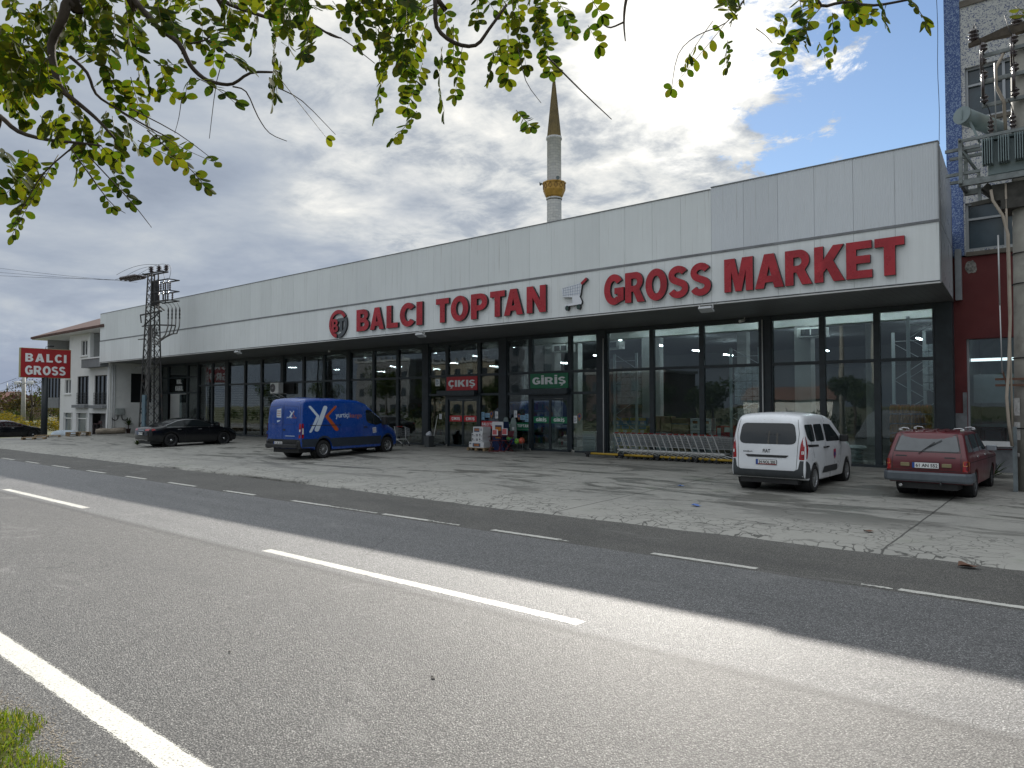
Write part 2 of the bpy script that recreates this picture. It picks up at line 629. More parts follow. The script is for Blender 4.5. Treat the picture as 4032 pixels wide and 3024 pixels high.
# ------------------------------------------------------------------ ground, road, lot
def asphalt_mat(name, lo, hi, rough=0.75, shift=0.0, patch=0.12):
    m = bpy.data.materials.new(name)
    m.use_nodes = True
    nt = m.node_tree
    nt.nodes.clear()
    g = NG(nt)
    out = g.n('ShaderNodeOutputMaterial')
    tc = g.n('ShaderNodeTexCoord').outputs['Object']
    v1 = g.n('ShaderNodeTexVoronoi', {'Vector': tc, 'Scale': 78.0}, feature='F1')
    sep = g.n('ShaderNodeSeparateColor', {0: v1.outputs['Color']})
    n1 = g.noise(tc, 260, 3, 0.7)
    n2 = g.noise(tc, 0.55, 6, 0.62, 0.6)
    n3 = g.noise(tc, 6.0, 5, 0.6)
    f = g.math('ADD', g.math('MULTIPLY', sep.outputs[0], 0.75), g.math('MULTIPLY', n1, 0.25))
    stone = g.ramp(f, [(0.12, tuple(a * 1.25 for a in lo)), (0.50, tuple((a + b) / 2 for a, b in zip(lo, hi))), (0.78, hi), (0.92, tuple(min(1, k * 1.9) for k in hi))])
    gap = g.sstep(v1.outputs['Distance'], 0.34, 0.62)
    c = g.mix(g.math('MULTIPLY', gap, 0.85), stone, tuple(a * 0.45 for a in lo))
    k = g.math('ADD', g.math('MULTIPLY_ADD', n2, patch * 2.4, 1.0 - patch * 1.2), g.math('MULTIPLY_ADD', n3, 0.16, -0.08))
    c = g.mix(1.0, c, g.n('ShaderNodeCombineColor', {0: k, 1: k, 2: k}).outputs[0], 'MULTIPLY')
    # long worn wheel tracks running with the traffic
    spx = g.n('ShaderNodeMapping', {'Vector': tc, 'Scale': (0.05, 1.0, 1.0)}).outputs[0]
    tr = g.noise(spx, 1.6, 3, 0.5)
    c = g.mix(g.math('MULTIPLY', g.sstep(tr, 0.48, 0.66), 0.16), c, (0.05, 0.05, 0.052))
    # bitumen smeared along the joint between the lanes
    yy = g.n('ShaderNodeSeparateXYZ', {0: tc}).outputs[1]
    dj = g.math('ABSOLUTE', g.math('ADD', g.math('ADD', yy, -5.53), g.math('MULTIPLY', g.math('SUBTRACT', n3, 0.5), 0.16)))
    c = g.mix(g.math('MULTIPLY', g.math('SUBTRACT', 1.0, g.sstep(dj, 0.02, 0.15)), 0.55), c, (0.035, 0.034, 0.033))
    # faint long cracks, dried spills and repaired strips
    wv = g.n('ShaderNodeVectorMath', {0: tc, 1: g.n('ShaderNodeTexNoise', {'Vector': tc, 'Scale': 0.9, 'Detail': 4.0}).outputs['Color']}, operation='ADD').outputs[0]
    ve = g.n('ShaderNodeTexVoronoi', {'Vector': wv, 'Scale': 0.33}, feature='DISTANCE_TO_EDGE').outputs['Distance']
    crk = g.math('MULTIPLY', g.math('SUBTRACT', 1.0, g.sstep(ve, 0.001, 0.006)), g.sstep(g.noise(tc, 0.5, 4), 0.50, 0.62))
    c = g.mix(g.math('MULTIPLY', crk, 0.55), c, (0.025, 0.025, 0.025))
    pale = g.math('MULTIPLY', g.sstep(g.noise(g.n('ShaderNodeMapping', {'Vector': tc, 'Scale': (0.4, 1.0, 1.0)}).outputs[0], 1.1, 7, 0.7, 0.8), 0.56, 0.70), 0.30)
    c = g.mix(pale, c, (0.30, 0.295, 0.28))
    b = g.n('ShaderNodeBsdfPrincipled', {'Base Color': c})
    b.inputs['Specular IOR Level'].default_value = 0.55
    nt.links.new(g.math('MULTIPLY_ADD', n3, 0.2, rough - 0.1), b.inputs['Roughness'])
    bn = g.n('ShaderNodeBump', {'Strength': 1.0, 'Distance': 0.008, 'Height': g.math('ADD', g.math('MULTIPLY', v1.outputs['Distance'], -0.9), n1)})
    nt.links.new(bn.outputs[0], b.inputs['Normal'])
    nt.links.new(b.outputs[0], out.inputs[0])
    return m


def lot_mat():
    m = bpy.data.materials.new("cracked_concrete")
    m.use_nodes = True
    nt = m.node_tree
    nt.nodes.clear()
    g = NG(nt)
    out = g.n('ShaderNodeOutputMaterial')
    tc = g.n('ShaderNodeTexCoord').outputs['Object']
    x, y, z = g.n('ShaderNodeSeparateXYZ', {0: tc}).outputs
    warp = g.n('ShaderNodeTexNoise', {'Vector': tc, 'Scale': 1.3, 'Detail': 5.0})
    wv = g.n('ShaderNodeVectorMath', {0: tc, 1: warp.outputs['Color']}, operation='ADD').outputs[0]
    n_l = g.noise(tc, 0.35, 6, 0.62, 0.5)
    n_m = g.noise(tc, 1.7, 7, 0.66, 0.8)
    n_f = g.noise(tc, 22, 6, 0.7)
    n_s = g.noise(tc, 120, 3, 0.6)
    stretch = g.n('ShaderNodeMapping', {'Vector': tc, 'Scale': (0.35, 1.1, 1.0)}).outputs[0]
    n_st = g.noise(stretch, 0.9, 8, 0.68, 1.0)
    base = g.ramp(g.math('ADD', g.math('MULTIPLY', n_m, 0.6), g.math('MULTIPLY', n_f, 0.4)),
                  [(0.30, (0.195, 0.192, 0.175)), (0.50, (0.265, 0.26, 0.236)), (0.70, (0.325, 0.318, 0.288))])
    base = g.mix(g.math('MULTIPLY', g.math('SUBTRACT', 1.0, g.sstep(y, 11.9, 14.0)), 0.55), base, (0.375, 0.366, 0.328))
    base = g.mix(g.math('MULTIPLY', g.sstep(n_s, 0.55, 0.75), 0.35), base, (0.15, 0.15, 0.135))
    # damp and oil stains
    nearness = g.sstep(y, 12.2, 14.5)
    # spots that stay wet: in front of the two right-hand cars and left of the white van
    def spot(cx, cy, rx, ry):
        dx = g.math('MULTIPLY', g.math('ADD', x, -cx), 1 / rx)
        dy = g.math('MULTIPLY', g.math('ADD', y, -cy), 1 / ry)
        d = g.math('SQRT', g.math('ADD', g.math('MULTIPLY', dx, dx), g.math('MULTIPLY', dy, dy)))
        return g.math('SUBTRACT', 1.0, g.sstep(d, 0.2, 1.0))
    wet = g.math('MAXIMUM', g.math('MAXIMUM', spot(-4.6, 14.6, 3.4, 1.7), spot(-8.9, 14.7, 2.2, 1.0)), g.math('MAXIMUM', spot(-22.3, 13.7, 2.4, 0.8), spot(-3.6, 17.6, 2.6, 2.0)))
    st = g.math('MULTIPLY', g.sstep(g.math('ADD', n_st, g.math('MULTIPLY', wet, 0.10)), 0.515, 0.585), nearness)
    base = g.mix(g.math('MULTIPLY', st, 0.80), base, (0.085, 0.083, 0.072))
    sp = g.math('MULTIPLY', g.sstep(g.noise(stretch, 3.4, 5, 0.6, 0.4), 0.62, 0.69), 0.6)
    base = g.mix(sp, base, (0.08, 0.078, 0.070))
    base = g.mix(g.math('MULTIPLY', g.sstep(n_l, 0.52, 0.70), 0.40), base, (0.17, 0.17, 0.16))
    # mossy green tint here and there
    base = g.mix(g.math('MULTIPLY', g.sstep(g.noise(tc, 0.8, 5), 0.60, 0.72), 0.22), base, (0.11, 0.15, 0.08))
    # close mesh of cracks along the road edge, few and long ones further in
    vc = g.n('ShaderNodeTexVoronoi', {'Vector': wv, 'Scale': 3.6}, feature='DISTANCE_TO_EDGE').outputs['Distance']
    vd = g.n('ShaderNodeTexVoronoi', {'Vector': wv, 'Scale': 0.42}, feature='DISTANCE_TO_EDGE').outputs['Distance']
    zone = g.math('SUBTRACT', 1.0, g.sstep(g.math('ADD', y, g.math('MULTIPLY', g.math('SUBTRACT', n_l, 0.5), 6.0)), 12.0, 13.7))
    breaks = g.sstep(g.noise(tc, 0.7, 4), 0.36, 0.52)
    cr1 = g.math('MULTIPLY', g.math('SUBTRACT', 1.0, g.sstep(vc, 0.010, 0.045)), g.math('MULTIPLY', zone, breaks))
    cr2 = g.math('MULTIPLY', g.math('SUBTRACT', 1.0, g.sstep(vd, 0.003, 0.010)), 0.40)
    # sawn joints
    jx = None
    for k in (-2.42, -8.2, -14.0, -20.0, -27.0, -34.0):
        d = g.math('ABSOLUTE', g.math('ADD', g.math('ADD', x, -k), g.math('MULTIPLY', g.math('SUBTRACT', n_m, 0.5), 0.05)))
        jx = d if jx is None else g.math('MINIMUM', jx, d)
    for k in (15.2, 19.6):
        d = g.math('ABSOLUTE', g.math('ADD', g.math('ADD', y, -k), g.math('MULTIPLY', g.math('SUBTRACT', n_m, 0.5), 0.06)))
        jx = g.math('MINIMUM', jx, d)
    jn = g.math('SUBTRACT', 1.0, g.sstep(jx, 0.008, 0.022))
    cr = g.math('MAXIMUM', g.math('MAXIMUM', cr1, cr2), jn)
    base = g.mix(g.math('MULTIPLY', cr, 0.78), base, (0.030, 0.030, 0.026))
    b = g.n('ShaderNodeBsdfPrincipled', {'Base Color': base})
    nt.links.new(g.math('MULTIPLY_ADD', st, -0.30, 0.78), b.inputs['Roughness'])
    bn = g.n('ShaderNodeBump', {'Strength': 0.6, 'Distance': 0.02, 'Height': g.math('SUBTRACT', g.math('MULTIPLY', n_f, 0.35), cr)})
    nt.links.new(bn.outputs[0], b.inputs['Normal'])
    nt.links.new(b.outputs[0], out.inputs[0])
    return m


def grid_sheet(name, xs, ys, zf, m, wob=None):
    mb = MB()
    vs = [(x, y + (wob(x, j) if wob else 0), zf(x, y)) for j, y in enumerate(ys) for x in xs]
    n = len(xs)
    fs = [(j * n + i, j * n + i + 1, (j + 1) * n + i + 1, (j + 1) * n + i) for j in range(len(ys) - 1) for i in range(n - 1)]
    mb.add(vs, fs, 0, True)
    o = mb.build(name, m)
    return tag(o, kind='structure')


M_dirt = mat('verge_earth', (0.065, 0.062, 0.035), 0.95, var=0.4, vscale=1.2, dirt=(0.07, 0.085, 0.03), dscale=0.3, dlo=0.42, dhi=0.6, bump=0.6, bscale=14)
GX = [-3000, -1200, -500, -250, -150, -110, -90, -80] + [-75 + i * 1.0 for i in range(30)] + [-45, -30, -15, 0, 15, 40, 100, 400, 1500, 3000]
GY = [-3000, -1000, -300, -100, -40, -15, -5, 0, 1.7, 6, 11.2, 12, 13, 14, 15, 17, 19, 21, 23, 25, 26, 30, 40, 60, 100, 200, 400, 1000, 3000]
grid_sheet('ground', GX, GY, lambda x, y: terr(x, y) - 0.05, M_dirt)

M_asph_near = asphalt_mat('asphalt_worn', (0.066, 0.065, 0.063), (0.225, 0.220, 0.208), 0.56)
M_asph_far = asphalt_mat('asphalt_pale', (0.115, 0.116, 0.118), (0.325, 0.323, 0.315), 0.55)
M_asph_edge = asphalt_mat('asphalt_shoulder', (0.100, 0.097, 0.088), (0.225, 0.217, 0.195), 0.80, patch=0.35)
RX = [-600 + i * 40 for i in range(14)] + [-40 + i * 10 for i in range(9)] + [60, 100, 200, 400]
# near lane, far lane and the patched shoulder meet edge to edge, each a sheet of its own
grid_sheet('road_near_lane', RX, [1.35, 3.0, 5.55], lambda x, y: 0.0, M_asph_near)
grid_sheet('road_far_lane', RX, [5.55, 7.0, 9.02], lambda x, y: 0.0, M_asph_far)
random.seed(11)
LX = [-62 + i * 0.25 for i in range(int(92 / 0.25))]
EW = [0.0]
for i in range(1, len(LX)):
    EW.append(EW[-1] * 0.8 + random.uniform(-0.05, 0.05))


def edge_wob(x, j):
    if j != 0:
        return 0.0
    i = min(len(LX) - 1, max(0, int(round((x + 62) / 0.25))))
    return EW[i] + 0.10 * math.sin(x * 0.21) - 0.05


grid_sheet('road_shoulder', RX, [9.02, 10.2, 11.9], lambda x, y: -0.004, M_asph_edge)
ys = [11.27, 11.34, 11.8, 12.5, 13.5, 14.5, 16, 18, 20, 22, 24, 26.5]
lot = grid_sheet('parking_lot', LX, ys, lambda x, y: terr(x, y) + (0.042 if y > 11.3 else -0.03), lot_mat(), wob=edge_wob)

# painted markings, worn at their edges
def paint_mat():
    m = bpy.data.materials.new('road_paint')
    m.use_nodes = True
    nt = m.node_tree
    nt.nodes.clear()
    g = NG(nt)
    out = g.n('ShaderNodeOutputMaterial')
    tc = g.n('ShaderNodeTexCoord').outputs['Object']
    f = g.noise(tc, 55, 5, 0.7)
    f2 = g.noise(tc, 2.5, 5, 0.65)
    w = g.sstep(g.math('ADD', g.math('MULTIPLY', f, 0.75), g.math('MULTIPLY', f2, 0.25)), 0.52, 0.61)
    c = g.mix(w, (0.56, 0.55, 0.50), (0.20, 0.19, 0.175))
    b = g.n('ShaderNodeBsdfPrincipled', {'Base Color': c, 'Roughness': 0.6})
    bn = g.n('ShaderNodeBump', {'Strength': 0.5, 'Distance': 0.004, 'Height': g.noise(tc, 160, 3)})
    nt.links.new(bn.outputs[0], b.inputs['Normal'])
    nt.links.new(b.outputs[0], out.inputs[0])
    return m


M_paint = paint_mat()


def ragged_strip(mb, x0, x1, yc, w, z=0.0015, amp=0.012, step=0.05):
    n = max(2, int((x1 - x0) / step))
    a, b = [], []
    for i in range(n + 1):
        x = x0 + (x1 - x0) * i / n
        a.append((x + random.uniform(-.01, .01), yc - w / 2 + random.uniform(-amp, amp), z))
        b.append((x + random.uniform(-.01, .01), yc + w / 2 + random.uniform(-amp, amp), z))
    vs = a + b
    mb.add(vs, [(i, i + 1, n + 2 + i, n + 1 + i) for i in range(n)])


mb = MB()
ragged_strip(mb, -60, 6, 2.03, 0.185, step=0.03, amp=.006)
ragged_strip(mb, -400, -60, 2.03, 0.185, step=4)
for _ in range(3800):      # paint broken up along both edges
    x = random.uniform(-9.5, -2.5); s_ = random.choice((-1, 1))
    y = 2.03 + s_ * (.0925 + abs(random.gauss(0, .008)))
    r = random.uniform(.0015, .0055)
    mb.add([(x - r, y - r * .7, .0012), (x + r, y - r * .6, .0012), (x + r * .7, y + r * .7, .0012), (x - r * .8, y + r * .6, .0012)], [(0, 1, 2, 3)])
tag(mb.build('edge_line', M_paint), kind='structure')
cd = [(-21.4, -16.16), (-9.43, -3.9)]
k = 1
for (a, b) in [(-33.2, -28.0), (-45.3, -40.2), (-57.4, -52.2), (-69.5, -64.3), (-81.7, -76.5), (3.0, 8.2)] + cd:
    mb = MB()
    ragged_strip(mb, a, b, 5.79, 0.15, amp=.007, step=.035)
    for _ in range(260 if a > -25 else 0):
        x, s_ = random.uniform(a, b), random.choice((-1, 1))
        y, r = 5.79 + s_ * (.075 + abs(random.gauss(0, .010))), random.uniform(.003, .009)
        mb.add([(x - r, y - r * .7, .0012), (x + r, y - r * .6, .0012), (x + r * .7, y + r * .7, .0012), (x - r * .8, y + r * .6, .0012)], [(0, 1, 2, 3)])
    tag(mb.build('centre_line_dash', M_paint), 'worn white dash of the centre line on the road', 'road marking', 'centre line dashes', kind='structure')

fd = [(-43.4, -41.8), (-40.3, -38.8), (-37.4, -35.8), (-34.41, -32.9), (-31.51, -30.1), (-28.71, -27.13), (-25.59, -24.12), (-22.63, -21.24), (-19.82, -18.31), (-16.82, -15.43), (-13.9, -12.55), (-10.82, -9.43), (-7.99, -6.57), (-4.95, -3.44), (-1.8, -0.2), (1.2, 2.7)]
for (a, b) in fd:
    mb = MB()
    ragged_strip(mb, a, b, 9.17, 0.115, amp=0.01)
    tag(mb.build('lane_edge_dash', M_paint), 'short white dash of the broken line at the shoulder', 'road marking', 'shoulder line dashes', kind='structure')
mb = MB()
for (a, b) in [(-9.55, -8.75), (-12.55, -11.0), (-6.6, -6.4), (-2.2, -1.86), (-16.9, -16.7)]:
    ragged_strip(mb, a, b, 9.16, 0.05, amp=0.018, step=0.03)
tag(mb.build('worn_line', M_paint), kind='structure')
# ------------------------------------------------------------------ the market building
YF, YG = 19.9, 23.8
XR, XL = -2.88, -53.63
SOF, MID, TOP = 5.15, 6.63, 8.53
GT = 5.12      # top of the glazing
FLOOR = 0.27
M_frame = mat('frame_anthracite', (0.022, 0.032, 0.038), 0.42, var=0.25, vscale=5)
M_pillar = mat('pillar_anthracite', (0.020, 0.028, 0.034), 0.5, var=0.3, vscale=3)
M_glass = glass_mat('shop_glass', (0.72, 0.80, 0.80), 0.95)
M_glass_dk = glass_mat('shop_glass_dark', (0.64, 0.72, 0.73), 0.95)


def clad_mat(name, col, rib, streak=0.12):
    m = bpy.data.materials.new(name)
    m.use_nodes = True
    nt = m.node_tree
    nt.nodes.clear()
    g = NG(nt)
    out = g.n('ShaderNodeOutputMaterial')
    tc = g.n('ShaderNodeTexCoord').outputs['Object']
    geo = g.n('ShaderNodeNewGeometry').outputs['Random Per Island']
    st = g.n('ShaderNodeMapping', {'Vector': tc, 'Scale': (7.0, 1.0, 0.35)}).outputs[0]
    s = g.noise(st, 1.1, 6, 0.62)
    n = g.noise(tc, 0.5, 4, 0.6)
    k = g.math('ADD', g.math('MULTIPLY_ADD', geo, 0.07, 0.93), g.math('MULTIPLY_ADD', s, streak, -streak * 0.5))
    k = g.math('MULTIPLY', k, g.math('MULTIPLY_ADD', n, 0.16, 0.92))
    c = g.mix(1.0, col, g.n('ShaderNodeCombineColor', {0: k, 1: k, 2: k}).outputs[0], 'MULTIPLY')
    drip = g.math('MULTIPLY', g.sstep(g.noise(g.n('ShaderNodeMapping', {'Vector': tc, 'Scale': (9.0, 1.0, 0.18)}).outputs[0], 1.6, 4, 0.7), 0.58, 0.72), 0.42)
    c = g.mix(drip, c, (0.36, 0.35, 0.31))
    b = g.n('ShaderNodeBsdfPrincipled', {'Base Color': c, 'Roughness': 0.42})
    wv = g.n('ShaderNodeTexWave', {'Vector': tc, 'Scale': 5.2 if rib else 1.6, 'Distortion': 0.0}, wave_type='BANDS', bands_direction='X')
    bn = g.n('ShaderNodeBump', {'Strength': 0.55 if rib else 0.06, 'Distance': 0.012, 'Height': wv.outputs['Fac']})
    nt.links.new(bn.outputs[0], b.inputs['Normal'])
    nt.links.new(b.outputs[0], out.inputs[0])
    return m


M_clad = clad_mat('cladding_white', (0.755, 0.795, 0.80), False)
M_clad_lo = clad_mat('cladding_white_lower', (0.775, 0.81, 0.815), False, 0.2)
M_clad_rib = clad_mat('cladding_ribbed', (0.665, 0.705, 0.745), True, 0.06)
M_joint = mat('joint_dark', (0.06, 0.065, 0.07), 0.6)
M_trim = mat('trim_grey', (0.19, 0.20, 0.21), 0.5, var=0.3, vscale=2)
M_edge = mat('edge_light', (0.60, 0.61, 0.60), 0.4, var=0.1)
M_white = mat('painted_white', (0.78, 0.79, 0.77), 0.7, var=0.06, vscale=1.5, dirt=(0.55, 0.56, 0.54), dscale=0.7, dlo=0.55, dhi=0.8)
M_col = mat('column_grey', (0.42, 0.43, 0.42), 0.7, var=0.06)
M_conc = mat('concrete', (0.34, 0.335, 0.31), 0.85, var=0.22, vscale=2.0, bump=0.3, bscale=25)


def soffit_mat():
    m = bpy.data.materials.new('soffit_slats')
    m.use_nodes = True
    nt = m.node_tree
    nt.nodes.clear()
    g = NG(nt)
    out = g.n('ShaderNodeOutputMaterial')
    tc = g.n('ShaderNodeTexCoord').outputs['Object']
    wv = g.n('ShaderNodeTexWave', {'Vector': tc, 'Scale': 1.6}, wave_type='BANDS', bands_direction='X', wave_profile='SAW')
    n = g.noise(tc, 0.6, 5)
    line = g.sstep(wv.outputs['Fac'], 0.86, 0.97)
    c = g.mix(g.math('MULTIPLY', line, 0.6), g.ramp(n, [(0.3, (0.135, 0.140, 0.142)), (0.7, (0.19, 0.195, 0.196))]), (0.05, 0.05, 0.05))
    b = g.n('ShaderNodeBsdfPrincipled', {'Base Color': c, 'Roughness': 0.5})
    nt.links.new(b.outputs[0], out.inputs[0])
    return m


shop = thing('market_building', 'long low supermarket with white panel fascia over a dark glazed front', 'building', (-28, 23.8, 0))
shop_off = Vector((28, -23.8, 0))


def sub(mb, name, m, parent=None, **k):
    """parts of the building are modelled in world coordinates and shifted under its base"""
    o = mb.build(name, m, shop if parent is None else parent, **k)
    if parent is None:
        o.location = shop_off
    return o


PW = 0.9768
# cladding, one panel after another with open joints
mb = MB(); mr = MB(); ml = MB()
nP = int(round((XR - XL) / PW))
for i in range(nP):
    x1 = XR - i * PW
    x0 = x1 - PW + 0.007
    if i < 6:
        mr.bx(x0, x1, YF, YF + 0.06, MID + 0.045, TOP + 0.055)
    else:
        mb.bx(x0, x1, YF, YF + 0.06, MID + 0.045, TOP)
    ml.bx(x0, x1, YF - 0.012, YF + 0.05, SOF + 0.025, MID - 0.025)
sub(mb, 'upper_cladding', M_clad)
tag(sub(mr, 'ribbed_cladding', M_clad_rib), 'bluish finely ribbed panels of the upper fascia')
sub(ml, 'lower_cladding', M_clad_lo)
mb = MB()
mb.bx(XL, XR - 0.02, YF + 0.065, YF + 0.25, SOF + 0.02, TOP - 0.02)      # dark backing behind the joints
mb.bx(XL, XR, YF - 0.03, YF + 0.03, MID - 0.023, MID + 0.043)            # band between the two rows
mb.bx(XL, XR - 5.87, YF - 0.02, YF + 0.24, TOP + 0.002, TOP + 0.028)      # coping
mb.bx(XR - 5.86, XR, YF - 0.02, YF + 0.24, TOP + 0.057, TOP + 0.083)
sub(mb, 'fascia_trim', M_trim)
mb = MB()
mb.bx(XL, XR + 0.01, YF - 0.022, YF + 0.05, SOF - 0.045, SOF - 0.012)
sub(mb, 'drip_edge', M_edge)
mb = MB()
mb.bx(XL, XR + 0.004, YF - 0.016, YF + 0.07, SOF - 0.010, SOF + 0.022)
sub(mb, 'bottom_trim', M_joint)  # dark bottom edge of the fascia trim
# right-hand return of the fascia
mb = MB()
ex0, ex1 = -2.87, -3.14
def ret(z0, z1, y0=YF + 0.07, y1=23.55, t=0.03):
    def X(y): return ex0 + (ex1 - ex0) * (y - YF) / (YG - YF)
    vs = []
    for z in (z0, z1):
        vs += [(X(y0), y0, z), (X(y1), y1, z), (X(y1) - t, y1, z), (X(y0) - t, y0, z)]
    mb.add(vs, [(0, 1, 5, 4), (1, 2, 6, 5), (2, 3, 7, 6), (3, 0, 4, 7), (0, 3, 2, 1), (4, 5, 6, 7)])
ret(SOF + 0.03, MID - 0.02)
ret(MID + 0.02, TOP + 0.03)
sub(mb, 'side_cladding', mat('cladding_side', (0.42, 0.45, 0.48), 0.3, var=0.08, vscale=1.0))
mb = MB()
mb.bx(XR - 0.012, XR + 0.018, YF - 0.026, YF + 0.06, SOF - 0.03, TOP + 0.05)
sub(mb, 'corner_trim', M_trim)
mb = MB()
mb.bx(-3.19, -3.12, 23.56, 23.64, SOF - 0.03, TOP - 0.2)
sub(mb, 'corner_trim', M_trim)
# soffit of the canopy
mb = MB()
mb.add([(XL, YF + 0.06, SOF - 0.008), (XR - 0.005, YF + 0.06, SOF - 0.008), (-3.13, YG + 0.2, GT + 0.012), (XL, YG + 0.2, GT + 0.012)], [(0, 1, 2, 3)])
sub(mb, 'soffit', soffit_mat())
# roof, rear and side walls, end wall under the canopy
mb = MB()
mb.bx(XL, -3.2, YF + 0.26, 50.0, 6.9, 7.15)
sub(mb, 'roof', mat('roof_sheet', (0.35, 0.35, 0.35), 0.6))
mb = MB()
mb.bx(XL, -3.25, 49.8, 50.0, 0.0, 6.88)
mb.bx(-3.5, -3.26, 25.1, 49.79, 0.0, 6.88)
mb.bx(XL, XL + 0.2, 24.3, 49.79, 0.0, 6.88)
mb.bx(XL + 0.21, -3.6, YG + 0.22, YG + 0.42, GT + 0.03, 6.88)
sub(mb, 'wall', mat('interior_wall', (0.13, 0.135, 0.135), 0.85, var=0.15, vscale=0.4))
mb = MB()
yA, yB, yC, yD = 20.36, 21.76, 23.3, 23.74
zT = GT + 0.02
xe0, xe1 = -53.35, -53.05
mb.bx(xe0, xe1, yA, yB, -0.6, zT)
mb.bx(xe0, xe1, yC, yD, -0.6, zT)
mb.bx(xe0, xe1, yB, yC, 4.45, zT)
mb.bx(xe0, xe1, yB, yC, -0.6, 2.38)
mb.bx(xe1 + 0.002, xe1 + 0.02, yA, yD, 1.97, 2.01)
sub(mb, 'end_wall', M_white)
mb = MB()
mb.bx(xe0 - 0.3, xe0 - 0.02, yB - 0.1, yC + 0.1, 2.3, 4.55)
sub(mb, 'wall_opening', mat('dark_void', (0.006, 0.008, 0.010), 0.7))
for y in (20.25, 20.52, 20.66):
    mb = MB()
    mb.tube([(-53.0, y, -0.4), (-53.0, y, 5.0)], 0.045 if y < 20.3 else 0.03, 8)
    sub(mb, 'downpipe', mat('pvc_pipe', (0.62, 0.64, 0.65), 0.5, var=0.1))

# ---- the glazed front
MUL = [-53.0, -51.73, -48.87, -47.32, -45.43, -43.48, -41.34, -39.44, -37.15, -35.06, -33.11, -30.91, -28.86, -27.0, -24.96, -23.53, -21.51, -20.08, -18.57, -16.53, -15.0, -12.82, -10.84, -8.55, -6.75, -5.16, -3.5]
THICK = {-53.0: .12, -47.32: .14, -43.48: .36, -37.15: .30, -30.91: .28, -24.96: .42, -20.08: .42, -15.0: .42, -8.55: .38, -3.5: .3}
# thick dark pillars between the bays
for x, w in THICK.items():
    mb = MB()
    if x == -3.5:
        mb.bx(-3.62, -3.18, YG - 0.05, YG + 0.30, 0.05, GT + 0.005)
    else:
        mb.bx(x - w / 2, x + w / 2, YG - 0.09, YG + 0.22, 0.10, GT + 0.005)
    sub(mb, 'pillar', M_pillar)
mb = MB()
mb.bx(-53.0, -3.6, YG - 0.06, YG + 0.12, GT - 0.16, GT + 0.002)
sub(mb, 'head_rail', M_frame)
mb = MB()
zb = FLOOR
for (a, b) in [(-47.2, -23.75), (-21.3, -18.75), (-16.3, -3.6)]:
    mb.bx(a, b, YG - 0.055, YG + 0.115, zb - 0.06, zb + 0.05)
sub(mb, 'sill_rail', M_frame)
mb = MB()
mb.bx(-53.0, -47.3, YG - 0.08, YG + 0.4, 0.0, zb - 0.05)
mb.bx(-47.2, -24.8, YG - 0.13, YG + 0.4, 0.0, zb - 0.062)
mb.bx(-24.7, -15.3, YG - 0.03, YG + 0.4, 0.0, zb - 0.062)
mb.bx(-15.2, -3.2, YG - 0.13, YG + 0.4, 0.0, zb - 0.062)
sub(mb, 'plinth', mat('plinth_granite', (0.03, 0.033, 0.036), 0.35, var=0.5, vscale=30))
mb = MB()
mb.bx(-15.2, -3.4, YG - 0.16, YG - 0.132, zb - 0.10, zb - 0.075)
sub(mb, 'steel_strip', mat('steel_bright', (0.6, 0.62, 0.62), 0.35, 0.8))

for i in range(len(MUL) - 1):
    x0, x1 = MUL[i], MUL[i + 1]
    a = x0 + (THICK.get(x0, .09)) / 2
    b = x1 - (THICK.get(x1, .09)) / 2
    if x1 == -3.5: b = -3.63
    f = MB()
    # mullion on the right of this pane unless a pillar stands there
    if x1 not in THICK:
        bot = zb + 0.051
        f.bx(x1 - .045, x1 + .045, YG - 0.05, YG + 0.10, bot, GT - 0.162)
    tr = [3.5]
    door = None
    if x0 < -47.4:
        tr = [4.13, 3.04]
        if x0 == -51.73: door = 'receiving'
    if -25 < x0 < -15.1:
        tr = [3.52, 2.64]
        if x0 == -23.53: door = 'exit'
        if x0 == -18.57: door = 'entrance'
    for z in tr:
        f.bx(a, b, YG - 0.045, YG + 0.095, z - 0.05, z + 0.05)
    f.bx(a, a + .045, YG - 0.048, YG + 0.098, zb + 0.051, GT - 0.162)
    f.bx(b - .045, b, YG - 0.048, YG + 0.098, zb + 0.051, GT - 0.162)
    w = sub(f, 'window_frame', M_frame)
    p = MB()
    lev = [zb + 0.05] + sorted(z for z in tr) + [GT - 0.16]
    for j in range(len(lev) - 1):
        if door and j == 0:
            continue
        p.bx(a + .045, b - .045, YG + 0.02, YG + 0.028, lev[j] + (.05 if j else 0), lev[j + 1] - (.05 if j < len(lev) - 2 else 0))
    o = p.build('glass_pane', M_glass, w)

# ---- roller blinds seen behind the glass of the left-hand bays (pale slats)
def blind_mat():
    m = bpy.data.materials.new('blind_stripes')
    m.use_nodes = True
    nt = m.node_tree
    nt.nodes.clear()
    g = NG(nt)
    out = g.n('ShaderNodeOutputMaterial')
    tc = g.n('ShaderNodeTexCoord').outputs['Object']
    z = g.n('ShaderNodeSeparateXYZ', {0: tc}).outputs[2]
    f = g.math('FRACT', g.math('MULTIPLY', z, 6.6))
    s = g.math('MULTIPLY', g.sstep(f, 0.42, 0.5), g.math('SUBTRACT', 1.0, g.sstep(f, 0.92, 1.0)))
    c = g.mix(s, (0.045, 0.06, 0.07), (0.66, 0.70, 0.72))
    b = g.n('ShaderNodeBsdfPrincipled', {'Base Color': c, 'Roughness': 0.6})
    tl = g.n('ShaderNodeBsdfTranslucent', {'Color': c})
    mx = g.n('ShaderNodeMixShader', {0: 0.6, 1: b.outputs[0], 2: tl.outputs[0]})
    nt.links.new(mx.outputs[0], out.inputs[0])
    return m


